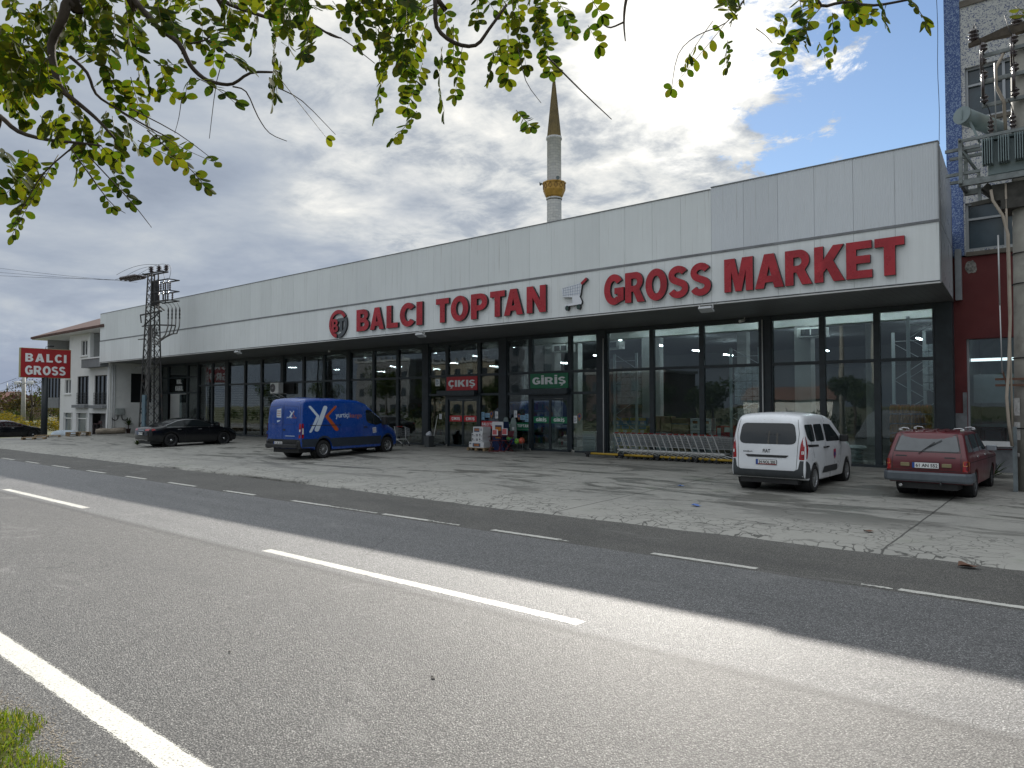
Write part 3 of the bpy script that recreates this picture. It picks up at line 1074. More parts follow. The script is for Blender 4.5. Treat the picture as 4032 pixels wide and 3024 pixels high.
M_blind = blind_mat()
mb = MB()
for (x0, x1) in [(-47.2, -45.5), (-45.36, -43.7), (-43.25, -41.42), (-41.26, -39.52), (-39.36, -37.35)]:
    mb.poly([(x0 + .02, YG + .16, 1.22), (x1 - .02, YG + .16, 1.22), (x1 - .02, YG + .16, 3.45), (x0 + .02, YG + .16, 3.45)])
    mb.bx(x0 + .02, x1 - .02, YG + 0.15, YG + 0.175, 1.16, 1.22)
sub(mb, 'striped_blind', M_blind)

# ---- sliding doors with their shutters and stickers
M_red = mat('sign_red', (0.50, 0.020, 0.030), 0.35, var=0.08, vscale=2)
M_green = mat('sign_green', (0.010, 0.17, 0.075), 0.35, var=0.08, vscale=2)
M_letter = mat('letter_white', (0.80, 0.82, 0.82), 0.45)
def fmap_y(y, side=-1):
    return lambda u, v, d: (u, y + side * d, v)
def door_set(x0, x1, word, mcol, label):
    base = zb
    d = thing_part('sliding_door', label)
    xm = (x0 + x1) / 2
    k = MB()
    k.bx(x0, x0 + .06, YG - .07, YG + .10, base - .04, 2.59)
    k.bx(x1 - .06, x1, YG - .07, YG + .10, base - .04, 2.59)
    k.bx(x0 + .061, x1 - .061, YG - .07, YG + .10, 2.42, 2.589)
    k.build('door_frame', M_frame, d)
    for (a, b) in ((x0 + .065, xm - .004), (xm + .004, x1 - .065)):
        l = MB()
        y = YG - .02
        l.bx(a, a + .05, y, y + .05, base - .03, 2.41); l.bx(b - .05, b, y, y + .05, base - .03, 2.41)
        l.bx(a + .051, b - .051, y, y + .05, 2.34, 2.409); l.bx(a + .051, b - .051, y, y + .05, base - .03, base + .06)
        leaf = l.build('door_leaf', M_frame, d)
        p = MB(); p.bx(a + .05, b - .05, y + .02, y + .028, base + .06, 2.34)
        p.build('glass_pane', M_glass_dk, d)
        s = MB()
        s.bx(a + .052, b - .052, y + .012, y + .0185, 1.40, 1.67, 0)
        wd = (b - a)
        block_text(s, word, a + wd * .20, b - wd * .20, 1.47, 1.60, fmap_y(y + .0115), 0.0, 1)
        s.build('door_sticker', [mcol, M_letter], d)
    return d


def thing_part(name, label=None):
    o = bpy.data.objects.new(name, None)
    COL.objects.link(o)
    o.parent = shop
    o.location = shop_off
    if label: o['label'] = label
    return o


door_set(-23.49, -21.55, 'ÇIKIŞ', M_red, 'sliding exit door with red stickers')
door_set(-18.53, -16.57, 'GİRİŞ', M_green, 'sliding entrance door with green stickers')
for (a, b) in ((-23.95, -21.55), (-18.95, -16.5)):
    s = MB()
    s.rbox(((a + b) / 2, YG - .20, 2.72), (b - a, .24, .22), .03)
    s.bx(a + .1, b - .1, YG - .30, YG - .10, 2.585, 2.609)
    sub(s, 'shutter_box', M_frame)
# goods-in door: open doorway with a dark steel leaf and a head track
s = MB()
s.bx(-51.7, -51.64, YG - .05, YG + .1, zb, 2.99); s.bx(-48.95, -48.915, YG - .05, YG + .1, zb, 2.99)
s.bx(-53.0, -47.3, YG - .16, YG - .062, 3.0, 3.1)
sub(s, 'door_frame', M_frame)
s = MB()
s.bx(-50.3, -49.0, YG + .13, YG + .17, zb, 2.95)
sub(s, 'door_leaf', M_glass_dk)
# slim white pipes on two pillars
s = MB()
s.tube([(-14.86, YG - .16, .2), (-14.86, YG - .16, 4.75)], .022, 8)
sub(s, 'white_pipe', mat('pvc_white', (0.72, 0.72, 0.70), 0.4))
s = MB()
s.tube([(-8.62, YG - .16, .2), (-8.62, YG - .16, 5.0)], .022, 8)
sub(s, 'white_pipe', mat('pvc_white', (0.72, 0.72, 0.70), 0.4))

# ---- interior
M_ifloor = mat('shop_floor', (0.16, 0.155, 0.145), 0.30, var=0.1)
mb = MB()
mb.bx(XL + .25, -3.55, YG + .42, 49.7, 0.15, zb - .02)
sub(mb, 'shop_floor', M_ifloor)
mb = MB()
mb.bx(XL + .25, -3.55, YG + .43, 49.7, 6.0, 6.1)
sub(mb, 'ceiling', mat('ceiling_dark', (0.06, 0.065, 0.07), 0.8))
for x in (-51.0, -44.6, -38.2, -34.4, -28.9, -24.7, -19.2, -14.2, -8.05):
    mb = MB(); mb.bx(x - .28, x + .28, 26.0, 26.5, zb, 5.98); sub(mb, 'column', M_col)
    mb = MB(); mb.bx(x - .25, x + .25, 36.0, 36.5, zb, 5.98); sub(mb, 'column', M_col)
mb = MB()
mb.bx(XL + .3, -3.6, 25.98, 26.52, 4.95, 5.5)
sub(mb, 'beam', M_white)
mb = MB()
mb.bx(-45, -6, 44.0, 44.4, zb, 4.4)
sub(mb, 'partition', mat('partition_grey', (0.055, 0.06, 0.065), 0.8, var=0.3, vscale=0.5))
# fluorescent tubes, lit; the front row is an unseen addition
M_fill_tube = mat('hidden_fill_tube', (0.9, 0.9, 0.9), 0.4, emit=(0.92, 0.97, 1.0), estr=16.0)
M_tube = mat('lit_tube', (0.9, 0.9, 0.9), 0.4, emit=(0.92, 0.97, 1.0), estr=30.0)
k = 0
for x in (-49, -42, -35.5, -29.2, -23.4, -17.0, -11.5, -6.2):
    for y in (28.0, 32.0, 36.8, 41.0):
        if k % 5 != 4:
            l = MB()
            l.bx(x - .04, x + .04, y - .6, y + .6, 5.15, 5.20)
            o = tag(sub(l, 'strip_light', M_tube), None)
        k += 1
for x in (-50, -45.5, -40.3, -36, -32, -27.9, -22.5, -17.5, -13.8, -11.8, -9.6, -7.4, -5.9, -4.3):  # added row, out of sight above the head rail, to light the goods
    l = MB(); l.bx(x - .6, x + .6, 24.9, 24.97, 5.42, 5.47)
    sub(l, 'strip_light', M_fill_tube)
# air-handling boxes hung near the beam
for x in (-35.0, -28.9, -22.4, -18.2, -15.7, -7.6):
    l = MB()
    l.rbox((x, 25.7, 4.66), (.95, .5, .34), .04, 0)
    l.bx(x - .33, x + .33, 25.435, 25.449, 4.55, 4.77, 1)
    l.bx(x - .02, x + .02, 25.425, 25.434, 4.56, 4.76, 0)
    a = thing('air_conditioner', 'white ceiling air unit with a dark louvre hanging behind the shop glass', 'air conditioner', (0, 0, 0), 0, 'white air units inside the shop')
    l.build('casing', [M_white, M_joint], a)
# ------------------------------------------------------------------ signs on the building
M_sred = mat('acrylic_red', (0.40, 0.022, 0.032), 0.28, var=0.18, vscale=1.4, dirt=(0.30, 0.012, 0.02), dscale=1.2, dlo=0.5, dhi=0.62)
M_sside = mat('letter_side', (0.022, 0.022, 0.025), 0.5)
M_sgrey = mat('acrylic_grey', (0.085, 0.095, 0.105), 0.35)
YS = YF - 0.013


def letter_sign(name, label, chars, z0, z1):
    cx_ = (chars[0][1] + chars[-1][2]) / 2
    t = thing(name, label, 'sign', (cx_, YS, z0))
    for ch, x0, x1 in chars:
        mb = MB()
        block_text(mb, ch, x0 - cx_, x1 - cx_, 0.0, z1 - z0, lambda u, v, d: (u, -d, v), 0.11, 0, 1)
        mb.build('letter', [M_sred, M_sside], t)
    return t


letter_sign('lettering_sign', 'red raised letters reading BALCI TOPTAN on the fascia', [
    ('B', -25.20, -24.36), ('A', -24.27, -23.36), ('L', -23.19, -22.47), ('C', -22.35, -21.47), ('I', -21.34, -20.99),
    ('T', -20.21, -19.50), ('O', -19.39, -18.46), ('P', -18.32, -17.49), ('T', -17.35, -16.64), ('A', -16.71 + .03, -15.79), ('N', -15.62, -14.77)], 5.40, 6.35)
letter_sign('lettering_sign', 'red raised letters reading GROSS MARKET on the fascia', [
    ('G', -12.39, -11.66), ('R', -11.60, -10.90), ('O', -10.89 + .02, -10.13), ('S', -10.09, -9.43), ('S', -9.36, -8.71),
    ('M', -8.30, -7.46), ('A', -7.40, -6.60), ('R', -6.56, -5.85), ('K', -5.79, -5.03), ('E', -4.99, -4.37), ('T', -4.31, -3.63)], 5.40, 6.36)
# round BT emblem
lg = thing('emblem_sign', 'round red and grey emblem with the letters BT left of the lettering', 'sign', (-26.56, YS, 5.84))
def ring(a0, a1, mcol, nm):
    mb = MB()
    o = arc(0, 0, .66, .64, a0, a1, 24); i = arc(0, 0, .49, .47, a1, a0, 24)
    poly = o + i
    tri = tessellate_polygon([[Vector((p[0], p[1], 0)) for p in poly]])
    n = len(poly)
    mb.add([(p[0], -.09, p[1]) for p in poly] + [(p[0], 0, p[1]) for p in poly], tri, 0)
    for j in range(n):
        mb.f.append([j, n + j, n + (j + 1) % n, (j + 1) % n]); mb.m.append(1); mb.sm.append(False)
    mb.build(nm, [mcol, M_sside], lg)
ring(32, 262, M_sred, 'red_arc')
ring(-88, 24, M_sgrey, 'grey_arc')
mb = MB(); block_text(mb, 'B', -.43, .03, -.38, .24, lambda u, v, d: (u, -.02 - d, v), 0.085, 0, 1); mb.build('letter', [M_sred, M_sside], lg)
mb = MB(); block_text(mb, 'T', -.02, .46, -.36, .25, lambda u, v, d: (u, -d, v), 0.09, 0, 1); mb.build('letter', [M_sgrey, M_sside], lg)
# trolley emblem: wire basket, handle, foot, wheels
ct = thing('trolley_sign', 'white shopping trolley emblem with a red handle between the words', 'sign', (-13.6, YS, 5.36))
def flat(poly, mcol, nm, y0=0.0, y1=-.10):
    mb = MB()
    p = [(x + 13.6, z - 5.36) for x, z in poly]
    tri = tessellate_polygon([[Vector((q[0], q[1], 0)) for q in p]])
    n = len(p)
    mb.add([(q[0], y1, q[1]) for q in p] + [(q[0], y0, q[1]) for q in p], tri, 0)
    for j in range(n):
        mb.f.append([j, n + j, n + (j + 1) % n, (j + 1) % n]); mb.m.append(1); mb.sm.append(False)
    return mb.build(nm, [mcol, M_sside], ct)
M_ewhite = mat('emblem_white', (0.74, 0.77, 0.82), 0.35)
M_ewire = mat('emblem_wire', (0.36, 0.42, 0.52), 0.4)
flat([(-14.10, 6.13), (-14.06, 5.83), (-13.66, 5.79), (-13.65, 5.60), (-13.97, 5.56), (-13.97, 5.50), (-13.29, 5.53), (-13.27, 5.62), (-13.36, 5.79), (-13.33, 5.84), (-13.27, 6.17), (-13.31, 6.25)], M_ewhite, 'basket')
mb = MB()
for i in range(8):
    t_ = (i + .5) / 8
    xa, xb = -14.08 + t_ * .80, -14.04 + t_ * .72
    mb.bar((xa + 13.6, -.103, 6.12 + .11 * t_ - 5.36), (xb + 13.6, -.103, 5.85 - 5.36), .014, .006)
for j in range(4):
    z_ = 5.90 + j * .075
    mb.bar((-14.06 + 13.6, -.104, z_ - 5.36), (-13.30 + 13.6, -.104, z_ + .03 * j - 5.36), .014, .006)
mb.build('basket_wire', M_ewire, ct)
flat([(-13.31, 6.24), (-13.25, 6.17), (-13.04, 6.33), (-13.10, 6.40)], M_sred, 'handle', y1=-.115)
for xw in (-13.87, -13.40):
    flat([(p[0], p[1]) for p in arc(xw, 5.44, .07, .085, 0, 345, 16)], mat('emblem_wheel', (0.02, 0.05, 0.045), 0.4), 'wheel', y1=-.12)

# EXIT and ENTRANCE boards above the doors
def board(word, x0, x1, z0, z1, mcol, label):
    t = thing('door_sign', label, 'sign', ((x0 + x1) / 2, YG - .055, z0))
    w, h = x1 - x0, z1 - z0
    mb = MB(); mb.bx(-w / 2, w / 2, -.035, 0, 0, h)
    mb.build('panel', mcol, t, bevel=.004)
    mb = MB()
    block_text(mb, word, -w * .44, w * .44, h * .27, h * .75, lambda u, v, d: (u, -.0365 - d, v), .006, 0)
    mb.build('lettering', M_letter, t)
board('ÇIKIŞ', -23.50, -21.57, 2.83, 3.47, M_red, 'red exit board reading ÇIKIŞ above the door')
board('GİRİŞ', -18.53, -16.58, 2.85, 3.47, M_green, 'green entrance board reading GİRİŞ above the door')
# MAL KABUL lettering on the glass of the goods-in door
t = thing('glass_lettering', 'white letters MAL KABUL on the glass above the goods door', 'sign', (-50.1, YG - .012, 3.2))
mb = MB()
block_text(mb, 'MAL', -.36, .36, .48, .80, lambda u, v, d: (u, 0, v)); mb.build('word', M_letter, t)
mb = MB()
block_text(mb, 'KABUL', -.55, .55, .0, .34, lambda u, v, d: (u, 0, v)); mb.build('word', M_letter, t)
# red and green banner stickers beside the doors
def banner(x0, x1, z0, z1, mcol, tx0, tx1, label):
    t = thing('window_sticker', label, 'sticker', ((x0 + x1) / 2, YG + .016, z0))
    c = (x0 + x1) / 2
    mb = MB(); mb.bx(x0 - c, x1 - c, -.003, 0, 0, z1 - z0)
    block_text(mb, 'BALCI TOPTAN', tx0 - c, tx1 - c, (z1 - z0) * .42, (z1 - z0) * .80, lambda u, v, d: (u, -.005, v), 0, 1)
    mb.build('film', [mcol, M_letter], t)
banner(-21.40, -20.33, 1.10, 1.44, M_red, -21.37, -20.35, 'red window banner reading BALCI TOPTAN behind the boxes')
banner(-19.82, -18.66, 1.06, 1.40, M_green, -19.78, -18.72, 'green window banner reading BALCI TOPTAN behind the ironing boards')
# small paper notices and badges on the panes
def notice(x, z, w, h, kind, label):
    t = thing('window_notice', label, 'notice', (x, YG + .014, z))
    mb = MB()
    if kind == 'badge':
        pts = arc(0, h * .62, w / 2, h * .38, -20, 200, 14) + [(0, 0)]
        mb.add([(p[0], 0, p[1]) for p in pts], [tuple(range(len(pts)))], 0)
        mb.add([(p[0], -.002, p[1]) for p in arc(0, h * .66, w * .32, h * .22, 0, 340, 14)], [tuple(range(15))], 1)
        mb.build('badge', [mat('badge_brown', (0.33, 0.13, 0.05), .5), mat('badge_blue', (0.03, 0.06, 0.2), .5)], t)
    else:
        mb.bx(-w / 2, w / 2, -.002, 0, 0, h, 0)
        for i in range(4):
            zz = h * (.82 - i * .2)
            mb.bx(-w * .36, w * (.10 + .26 * ((i * 7) % 3) / 2), -.0035, -.0025, zz - h * .05, zz + h * .03, 1)
        mb.build('paper', [mat('paper_white', (0.75, 0.77, 0.78), .6) if kind == 'paper' else mat('paper_blue', (0.25, 0.45, 0.6), .5), mat('print_dark', (0.05, 0.09, 0.16), .6)], t)
for a in [(-24.0, 1.50, .16, .24, 'paper', 'white notice on the pane left of the exit door'),
          (-21.30, 1.50, .18, .34, 'blue', 'tall pale notice right of the exit door frame'),
          (-21.03, 1.60, .26, .20, 'blue', 'wide blue notice right of the exit door'),
          (-20.80, 1.56, .19, .32, 'badge', 'shield badge on the pane right of the exit door'),
          (-20.50, 1.57, .17, .30, 'paper', 'white notice near the pillar right of the exit'),
          (-19.42, 1.62, .17, .30, 'paper', 'white notice above the two ironing boards'),
          (-19.23, 1.48, .19, .30, 'badge', 'shield badge on the pane left of the entrance door'),
          (-19.02, 1.52, .27, .20, 'blue', 'wide blue notice left of the entrance door'),
          (-18.80, 1.44, .20, .34, 'blue', 'tall pale notice left of the entrance door frame'),
          (-16.30, 1.42, .16, .30, 'paper', 'white notice on the pane right of the entrance door'),
          (-16.10, 1.50, .19, .32, 'badge', 'shield badge on the pane right of the entrance door'),
          (-24.2, 3.06, .30, .34, 'paper', 'slanted white notice high on the pane left of the exit board')]:
    notice(*a)
# ------------------------------------------------------------------ vehicles
def paint(name, col, rough=0.28, coat=0.6, dirt=None):
    return mat(name, col, rough, 0.0, var=0.06, vscale=1.2, coat=coat, dirt=dirt, dscale=1.3, dlo=0.50, dhi=0.85)


M_cglass = mat('car_glass', (0.010, 0.014, 0.016), 0.04, spec=0.8)
M_cglass_grey = mat('car_glass_dusty', (0.075, 0.085, 0.092), 0.12, spec=0.7, var=0.25, vscale=1.5)
M_black = mat('black_plastic', (0.018, 0.019, 0.020), 0.55, var=0.3, vscale=6)
M_grey_pl = mat('grey_plastic', (0.040, 0.046, 0.050), 0.6, var=0.2, vscale=5)
M_rubber = mat('tyre_rubber', (0.013, 0.013, 0.014), 0.85, var=0.35, vscale=18)
M_rim = mat('rim_silver', (0.42, 0.43, 0.44), 0.35, 0.7, var=0.15, vscale=8)
M_rim_dk = mat('rim_dark', (0.05, 0.052, 0.055), 0.4, 0.5)
M_red_lens = mat('lens_red', (0.30, 0.006, 0.008), 0.15, coat=0.5)
M_amber = mat('lens_amber', (0.42, 0.13, 0.012), 0.2, coat=0.5)
M_clear = mat('lens_clear', (0.62, 0.62, 0.60), 0.15, coat=0.5)
M_chrome = mat('chrome', (0.62, 0.63, 0.64), 0.15, 1.0)
M_plate = mat('plate_white', (0.72, 0.73, 0.72), 0.5)
M_plate_b = mat('plate_blue', (0.02, 0.07, 0.30), 0.5)
M_ink = mat('plate_ink', (0.012, 0.012, 0.014), 0.6)


def in_poly(x, y, P_):
    c = False
    n = len(P_)
    j = n - 1
    for i in range(n):
        xi, yi, xj, yj = P_[i][0], P_[i][1], P_[j][0], P_[j][1]
        if (yi > y) != (yj > y) and x < (xj - xi) * (y - yi) / (yj - yi) + xi:
            c = not c
        j = i
    return c


def seg_d(x, y, P_):
    best = 9
    n = len(P_)
    for i in range(n):
        ax, ay = P_[i][0], P_[i][1]
        bx_, by_ = P_[(i + 1) % n][0], P_[(i + 1) % n][1]
        dx, dy = bx_ - ax, by_ - ay
        l = dx * dx + dy * dy
        t = 0 if l == 0 else max(0, min(1, ((x - ax) * dx + (y - ay) * dy) / l))
        d = math.hypot(x - ax - t * dx, y - ay - t * dy)
        best = min(best, d)
    return best


def densify(P_, step):
    o = []
    n = len(P_)
    for i in range(n):
        a, b = P_[i], P_[(i + 1) % n]
        k = max(1, int(math.hypot(b[0] - a[0], b[1] - a[1]) / step))
        for j in range(k):
            t = j / k
            o.append(tuple(a[q] + (b[q] - a[q]) * t for q in range(len(a))))
    return o


def smooth_closed(P_, n=1):
    """corner-cutting that leaves long straight edges alone"""
    for _ in range(n):
        o = []
        m = len(P_)
        for i in range(m):
            a, b = P_[i], P_[(i + 1) % m]
            L = math.hypot(b[0] - a[0], b[1] - a[1])
            c = min(0.25, 0.05 / max(L, 1e-6))
            o.append(tuple(a[q] + (b[q] - a[q]) * c for q in range(len(a))))
            o.append(tuple(b[q] + (a[q] - b[q]) * c for q in range(len(a))))
        P_ = o
    return P_


class CarShape:
    """side outline (x, z, edge radius), counter-clockwise seen from the right side (x forward); W(x,z) gives the half width"""
    def __init__(s, outline, W, crown=0.035):
        o = densify(smooth_closed(outline, 2), 0.09)
        a = sum(o[i][0] * o[(i + 1) % len(o)][1] - o[(i + 1) % len(o)][0] * o[i][1] for i in range(len(o)))
        if a < 0:
            o.reverse()
        s.o, s.W, s.crown = o, W, crown
        n = len(o)
        s.nrm = []
        for i in range(n):
            p, q = o[i - 1], o[(i + 1) % n]
            dx, dz = q[0] - p[0], q[1] - p[1]
            l = math.hypot(dx, dz) or 1
            s.nrm.append((dz / l, -dx / l))

    def body(s, name, m, parent):
        o, W, n = s.o, s.W, len(s.o)
        pts, yy = [], []
        levels = [0.0, 0.06, 0.2, 0.42, 0.7, 1.0]
        for lv in levels:
            for i in range(n):
                r = o[i][2]
                d = r * lv
                x, z = o[i][0] - s.nrm[i][0] * d, o[i][1] - s.nrm[i][1] * d
                pts.append((x, z))
                yy.append(W(x, z) - r * (1 - math.sqrt(max(0, 1 - (1 - lv) ** 2))))
        x0, x1 = min(p[0] for p in o), max(p[0] for p in o)
        z0, z1 = min(p[1] for p in o), max(p[1] for p in o)
        inner = pts[-n:]
        g = 0.10
        x = x0
        while x < x1:
            z = z0
            while z < z1:
                if in_poly(x, z, inner) and seg_d(x, z, inner) > 0.05:
                    pts.append((x, z)); yy.append(W(x, z))
                z += g
            x += g
        faces = [list(range(n))]
        v, e, f, ov, _, _ = delaunay_2d_cdt([Vector(p) for p in pts], [], faces, 1, 1e-5)
        vs = []
        for i, p in enumerate(v):
            y = yy[ov[i][0]] if ov[i] else W(p.x, p.y)
            vs.append((p.x, y, p.y))
        mb = MB()
        mb.add(vs, f, 0, True)
        mb.add([(a, -b, c) for a, b, c in vs], [tuple(reversed(q)) for q in f], 0, True)
        # band around the outline
        K = 8
        bv, bf = [], []
        for i in range(n):
            h = W(o[i][0], o[i][1]) - o[i][2]
            for k in range(K + 1):
                t = -1 + 2 * k / K
                b = s.crown * (1 - t * t)
                if o[i][1] < 0.45:
                    b *= max(0.0, (o[i][1] - 0.3) / 0.15)
                bv.append((o[i][0] + s.nrm[i][0] * b, h * t, o[i][1] + s.nrm[i][1] * b))
        for i in range(n):
            for k in range(K):
                a, b = i * (K + 1) + k, ((i + 1) % n) * (K + 1) + k
                bf.append((a, a + 1, b + 1, b))
        mb.add(bv, bf, 0, True)
        ob = mb.build(name, m, parent)
        me = ob.data
        bm = bmesh.new(); bm.from_mesh(me)
        bmesh.ops.remove_doubles(bm, verts=bm.verts, dist=0.0015)
        bmesh.ops.recalc_face_normals(bm, faces=bm.faces)
        bm.to_mesh(me); bm.free()
        return ob

    def side_fn(s, side, off):
        return lambda x, z: (x, side * (s.W(x, z) + off), z)

    def side_patch(s, mb, poly, side=-1, off=0.004, m=0, g=0.12, smooth=True):
        P_ = densify(poly, g)
        pts = list(P_)
        n = len(P_)
        x0, x1 = min(p[0] for p in P_), max(p[0] for p in P_)
        z0, z1 = min(p[1] for p in P_), max(p[1] for p in P_)
        x = x0 + g / 2
        while x < x1:
            z = z0 + g / 2
            while z < z1:
                if in_poly(x, z, P_) and seg_d(x, z, P_) > g * .35:
                    pts.append((x, z))
                z += g
            x += g
        v, e, f, *_ = delaunay_2d_cdt([Vector(p) for p in pts], [], [list(range(n))], 1, 1e-5)
        fn = s.side_fn(side, off)
        mb.add([fn(p.x, p.y) for p in v], f, m, smooth)

    def side_line(s, mb, pts, w=0.010, side=-1, off=0.0025, m=0):
        P_ = []
        for i in range(len(pts) - 1):
            a, b = pts[i], pts[i + 1]
            k = max(1, int(math.hypot(b[0] - a[0], b[1] - a[1]) / 0.08))
            P_ += [(a[0] + (b[0] - a[0]) * j / k, a[1] + (b[1] - a[1]) * j / k) for j in range(k)]
        P_.append(pts[-1])
        q = stroke(P_, w)
        n = len(P_)
        fn = s.side_fn(side, off)
        vs = [fn(*p) for p in q]
        mb.add(vs, [(i, i + 1, 2 * n - 2 - i, 2 * n - 1 - i) for i in range(n - 1)], m)

    def end_x(s, z, rear=True):
        xs = []
        n = len(s.o)
        for i in range(n):
            a, b = s.o[i], s.o[(i + 1) % n]
            if (a[1] - z) * (b[1] - z) <= 0 and abs(a[1] - b[1]) > 1e-9:
                t = (z - a[1]) / (b[1] - a[1])
                xs.append((a[0] + (b[0] - a[0]) * t, a[2] + (b[2] - a[2]) * t))
        return min(xs) if rear else max(xs)

    def end_fn(s, off=0.004, rear=True):
        sg = 1 if rear else -1
        def fn(y, z):
            x, r = s.end_x(z, rear)
            h = s.W(x, z)
            y = max(-h, min(h, y))
            e = h - r
            ay = abs(y)
            if ay <= e:
                X = x - sg * s.crown * (1 - (ay / e) ** 2)
            else:
                t = min(1.0, (ay - e) / r)
                X = x + sg * r * (1 - math.sqrt(max(0, 1 - t * t)))
            return (X - sg * off, y, z)
        return fn

    def end_patch(s, mb, poly, off=0.004, m=0, rear=True, g=0.10, smooth=True):
        P_ = densify(poly, g)
        pts = list(P_)
        n = len(P_)
        x0, x1 = min(p[0] for p in P_), max(p[0] for p in P_)
        z0, z1 = min(p[1] for p in P_), max(p[1] for p in P_)
        x = x0 + g / 2
        while x < x1:
            z = z0 + g / 2
            while z < z1:
                if in_poly(x, z, P_) and seg_d(x, z, P_) > g * .35:
                    pts.append((x, z))
                z += g
            x += g
        v, e, f, *_ = delaunay_2d_cdt([Vector(p) for p in pts], [], [list(range(n))], 1, 1e-5)
        fn = s.end_fn(off, rear)
        mb.add([fn(p.x, p.y) for p in v], f, m, smooth)

    def end_line(s, mb, pts, w=0.010, off=0.0025, rear=True, m=0):
        P_ = []
        for i in range(len(pts) - 1):
            a, b = pts[i], pts[i + 1]
            k = max(1, int(math.hypot(b[0] - a[0], b[1] - a[1]) / 0.06))
            P_ += [(a[0] + (b[0] - a[0]) * j / k, a[1] + (b[1] - a[1]) * j / k) for j in range(k)]
        P_.append(pts[-1])
        q = stroke(P_, w)
        n = len(P_)
        fn = s.end_fn(off, rear)
        mb.add([fn(*p) for p in q], [(i, i + 1, 2 * n - 2 - i, 2 * n - 1 - i) for i in range(n - 1)], m)


def rr(x0, x1, z0, z1, r, n=4):
    """rounded rectangle"""
    return arc(x1 - r, z1 - r, r, r, 0, 90, n) + arc(x0 + r, z1 - r, r, r, 90, 180, n) + arc(x0 + r, z0 + r, r, r, 180, 270, n) + arc(x1 - r, z0 + r, r, r, 270, 360, n)


def rpoly(P_, r=0.05):
    """polygon with cut corners"""
    o = []
    n = len(P_)
    for i in range(n):
        p, a, b = P_[i], P_[i - 1], P_[(i + 1) % n]
        def to(q):
            L = math.hypot(q[0] - p[0], q[1] - p[1])
            t = min(.45, r / L)
            return (p[0] + (q[0] - p[0]) * t, p[1] + (q[1] - p[1]) * t)
        s0, s1 = to(a), to(b)
        for k in range(4):
            t = k / 3
            o.append(((1 - t) ** 2 * s0[0] + 2 * t * (1 - t) * p[0] + t * t * s1[0], (1 - t) ** 2 * s0[1] + 2 * t * (1 - t) * p[1] + t * t * s1[1]))
    return o


def wheel(parent, x, y, R, w, spokes, side, rim_r=0.66, mrim=None, style='alloy'):
    mrim = mrim or M_rim
    e = bpy.data.objects.new('wheel', None)
    COL.objects.link(e); e.parent = parent; e.location = (x, y, R)
    mb = MB()
    k = rim_r * R
    prof = [(k * .97, -w * .42), (k * 1.04, -w * .49), (R * .90, -w * .5), (R * .975, -w * .42), (R, -w * .30), (R, w * .30), (R * .975, w * .42), (R * .90, w * .5), (k * 1.04, w * .49), (k * .97, w * .42)]
    mb.lathe([(r, z) for r, z in prof], n=36, axis='Y', closed=True)
    mb.build('tyre', M_rubber, e)
    mb = MB()
    s = side
    mb.lathe([(k * 1.0, s * w * .44), (k * .93, s * w * .46), (k * .90, s * w * .30), (k * .88, -s * w * .35)], n=36, axis='Y', m=0)
    mb.lathe([(k * .89, s * w * .02), (0.01, s * w * .04)], n=24, axis='Y', m=1)
    hub = k * .24
    mb.lathe([(0.001, s * w * .47), (hub * .6, s * w * .47), (hub, s * w * .42), (hub, s * w * .06)], n=20, axis='Y', m=0)
    for i in range(spokes):
        a = 2 * PI * i / spokes
        def pt(r, da, yy):
            return (r * math.sin(a + da), s * yy, r * math.cos(a + da))
        wd0, wd1 = (0.42, 0.15) if style == 'alloy' else (0.34, 0.16)
        hw = wd0 * 5 / max(5, spokes)
        hw2 = wd1 * 5 / max(5, spokes)
        A = [pt(hub * .9, -hw, w * .45), pt(hub * .9, hw, w * .45), pt(k * .91, hw2, w * .40), pt(k * .91, -hw2, w * .40)]
        B = [pt(hub * .9, -hw, w * .28), pt(hub * .9, hw, w * .28), pt(k * .91, hw2, w * .28), pt(k * .91, -hw2, w * .28)]
        mb.add(A + B, [(0, 1, 2, 3), (0, 4, 5, 1), (1, 5, 6, 2), (3, 2, 6, 7), (0, 3, 7, 4)], 0)
    mb.build('rim', [mrim, M_rim_dk], e)
    return e


def plate(parent, fn, y, z, txt, w=0.50, h=0.11, tilt=None, red=False):
    """number plate; fn(y,z) gives the surface it is screwed to"""
    x = fn(y, z)[0]
    e = bpy.data.objects.new('number_plate', None)
    COL.objects.link(e); e.parent = parent; e.location = (x - .012, y, z)
    mb = MB()
    mb.bx(-.006, .006, -w / 2 - .008, w / 2 + .008, -h / 2 - .008, h / 2 + .008, 0)
    mb.bx(-.009, -.0062, -w / 2, w / 2, -h / 2, h / 2, 1)
    mb.bx(-.0105, -.0092, w / 2 - .045, w / 2, -h / 2, h / 2, 2)
    if red:
        mb.bx(-.0105, -.0092, -w / 2, w / 2 - .046, -h / 2, -h / 2 + .016, 3)
    mb.build('panel', [M_black, M_plate, M_plate_b, M_red_lens], e)
    mb = MB()
    text_into(mb, txt, -w / 2 + .065, w / 2 - .02, -h * .32, h * .33, lambda u, v, d: (-.0112, -u - .0 if False else -u, v), 0, off=0.025)
    # text runs from left to right seen from behind: y decreases
    mb.v = [(p[0], p[1] + 0.0, p[2]) for p in mb.v]
    mb.build('characters', M_ink, e)
    return e


def underbody(parent, x0, x1, hw, z0=0.20, z1=0.42):
    mb = MB()
    mb.bx(x0, x1, -hw, hw, z0, z1)
    mb.build('chassis', M_black, parent)


def arches(parent, xs, R, W):
    for x in xs:
        for s in (-1, 1):
            mb = MB()
            h = W(x, R) - .03
            mb.lathe([(R * 1.12, s * h), (R * 1.12, s * (h - .32)), (.02, s * (h - .32))], (x, 0, R), 24, 'Y', 0)
            mb.build('wheel_well', M_black, parent)


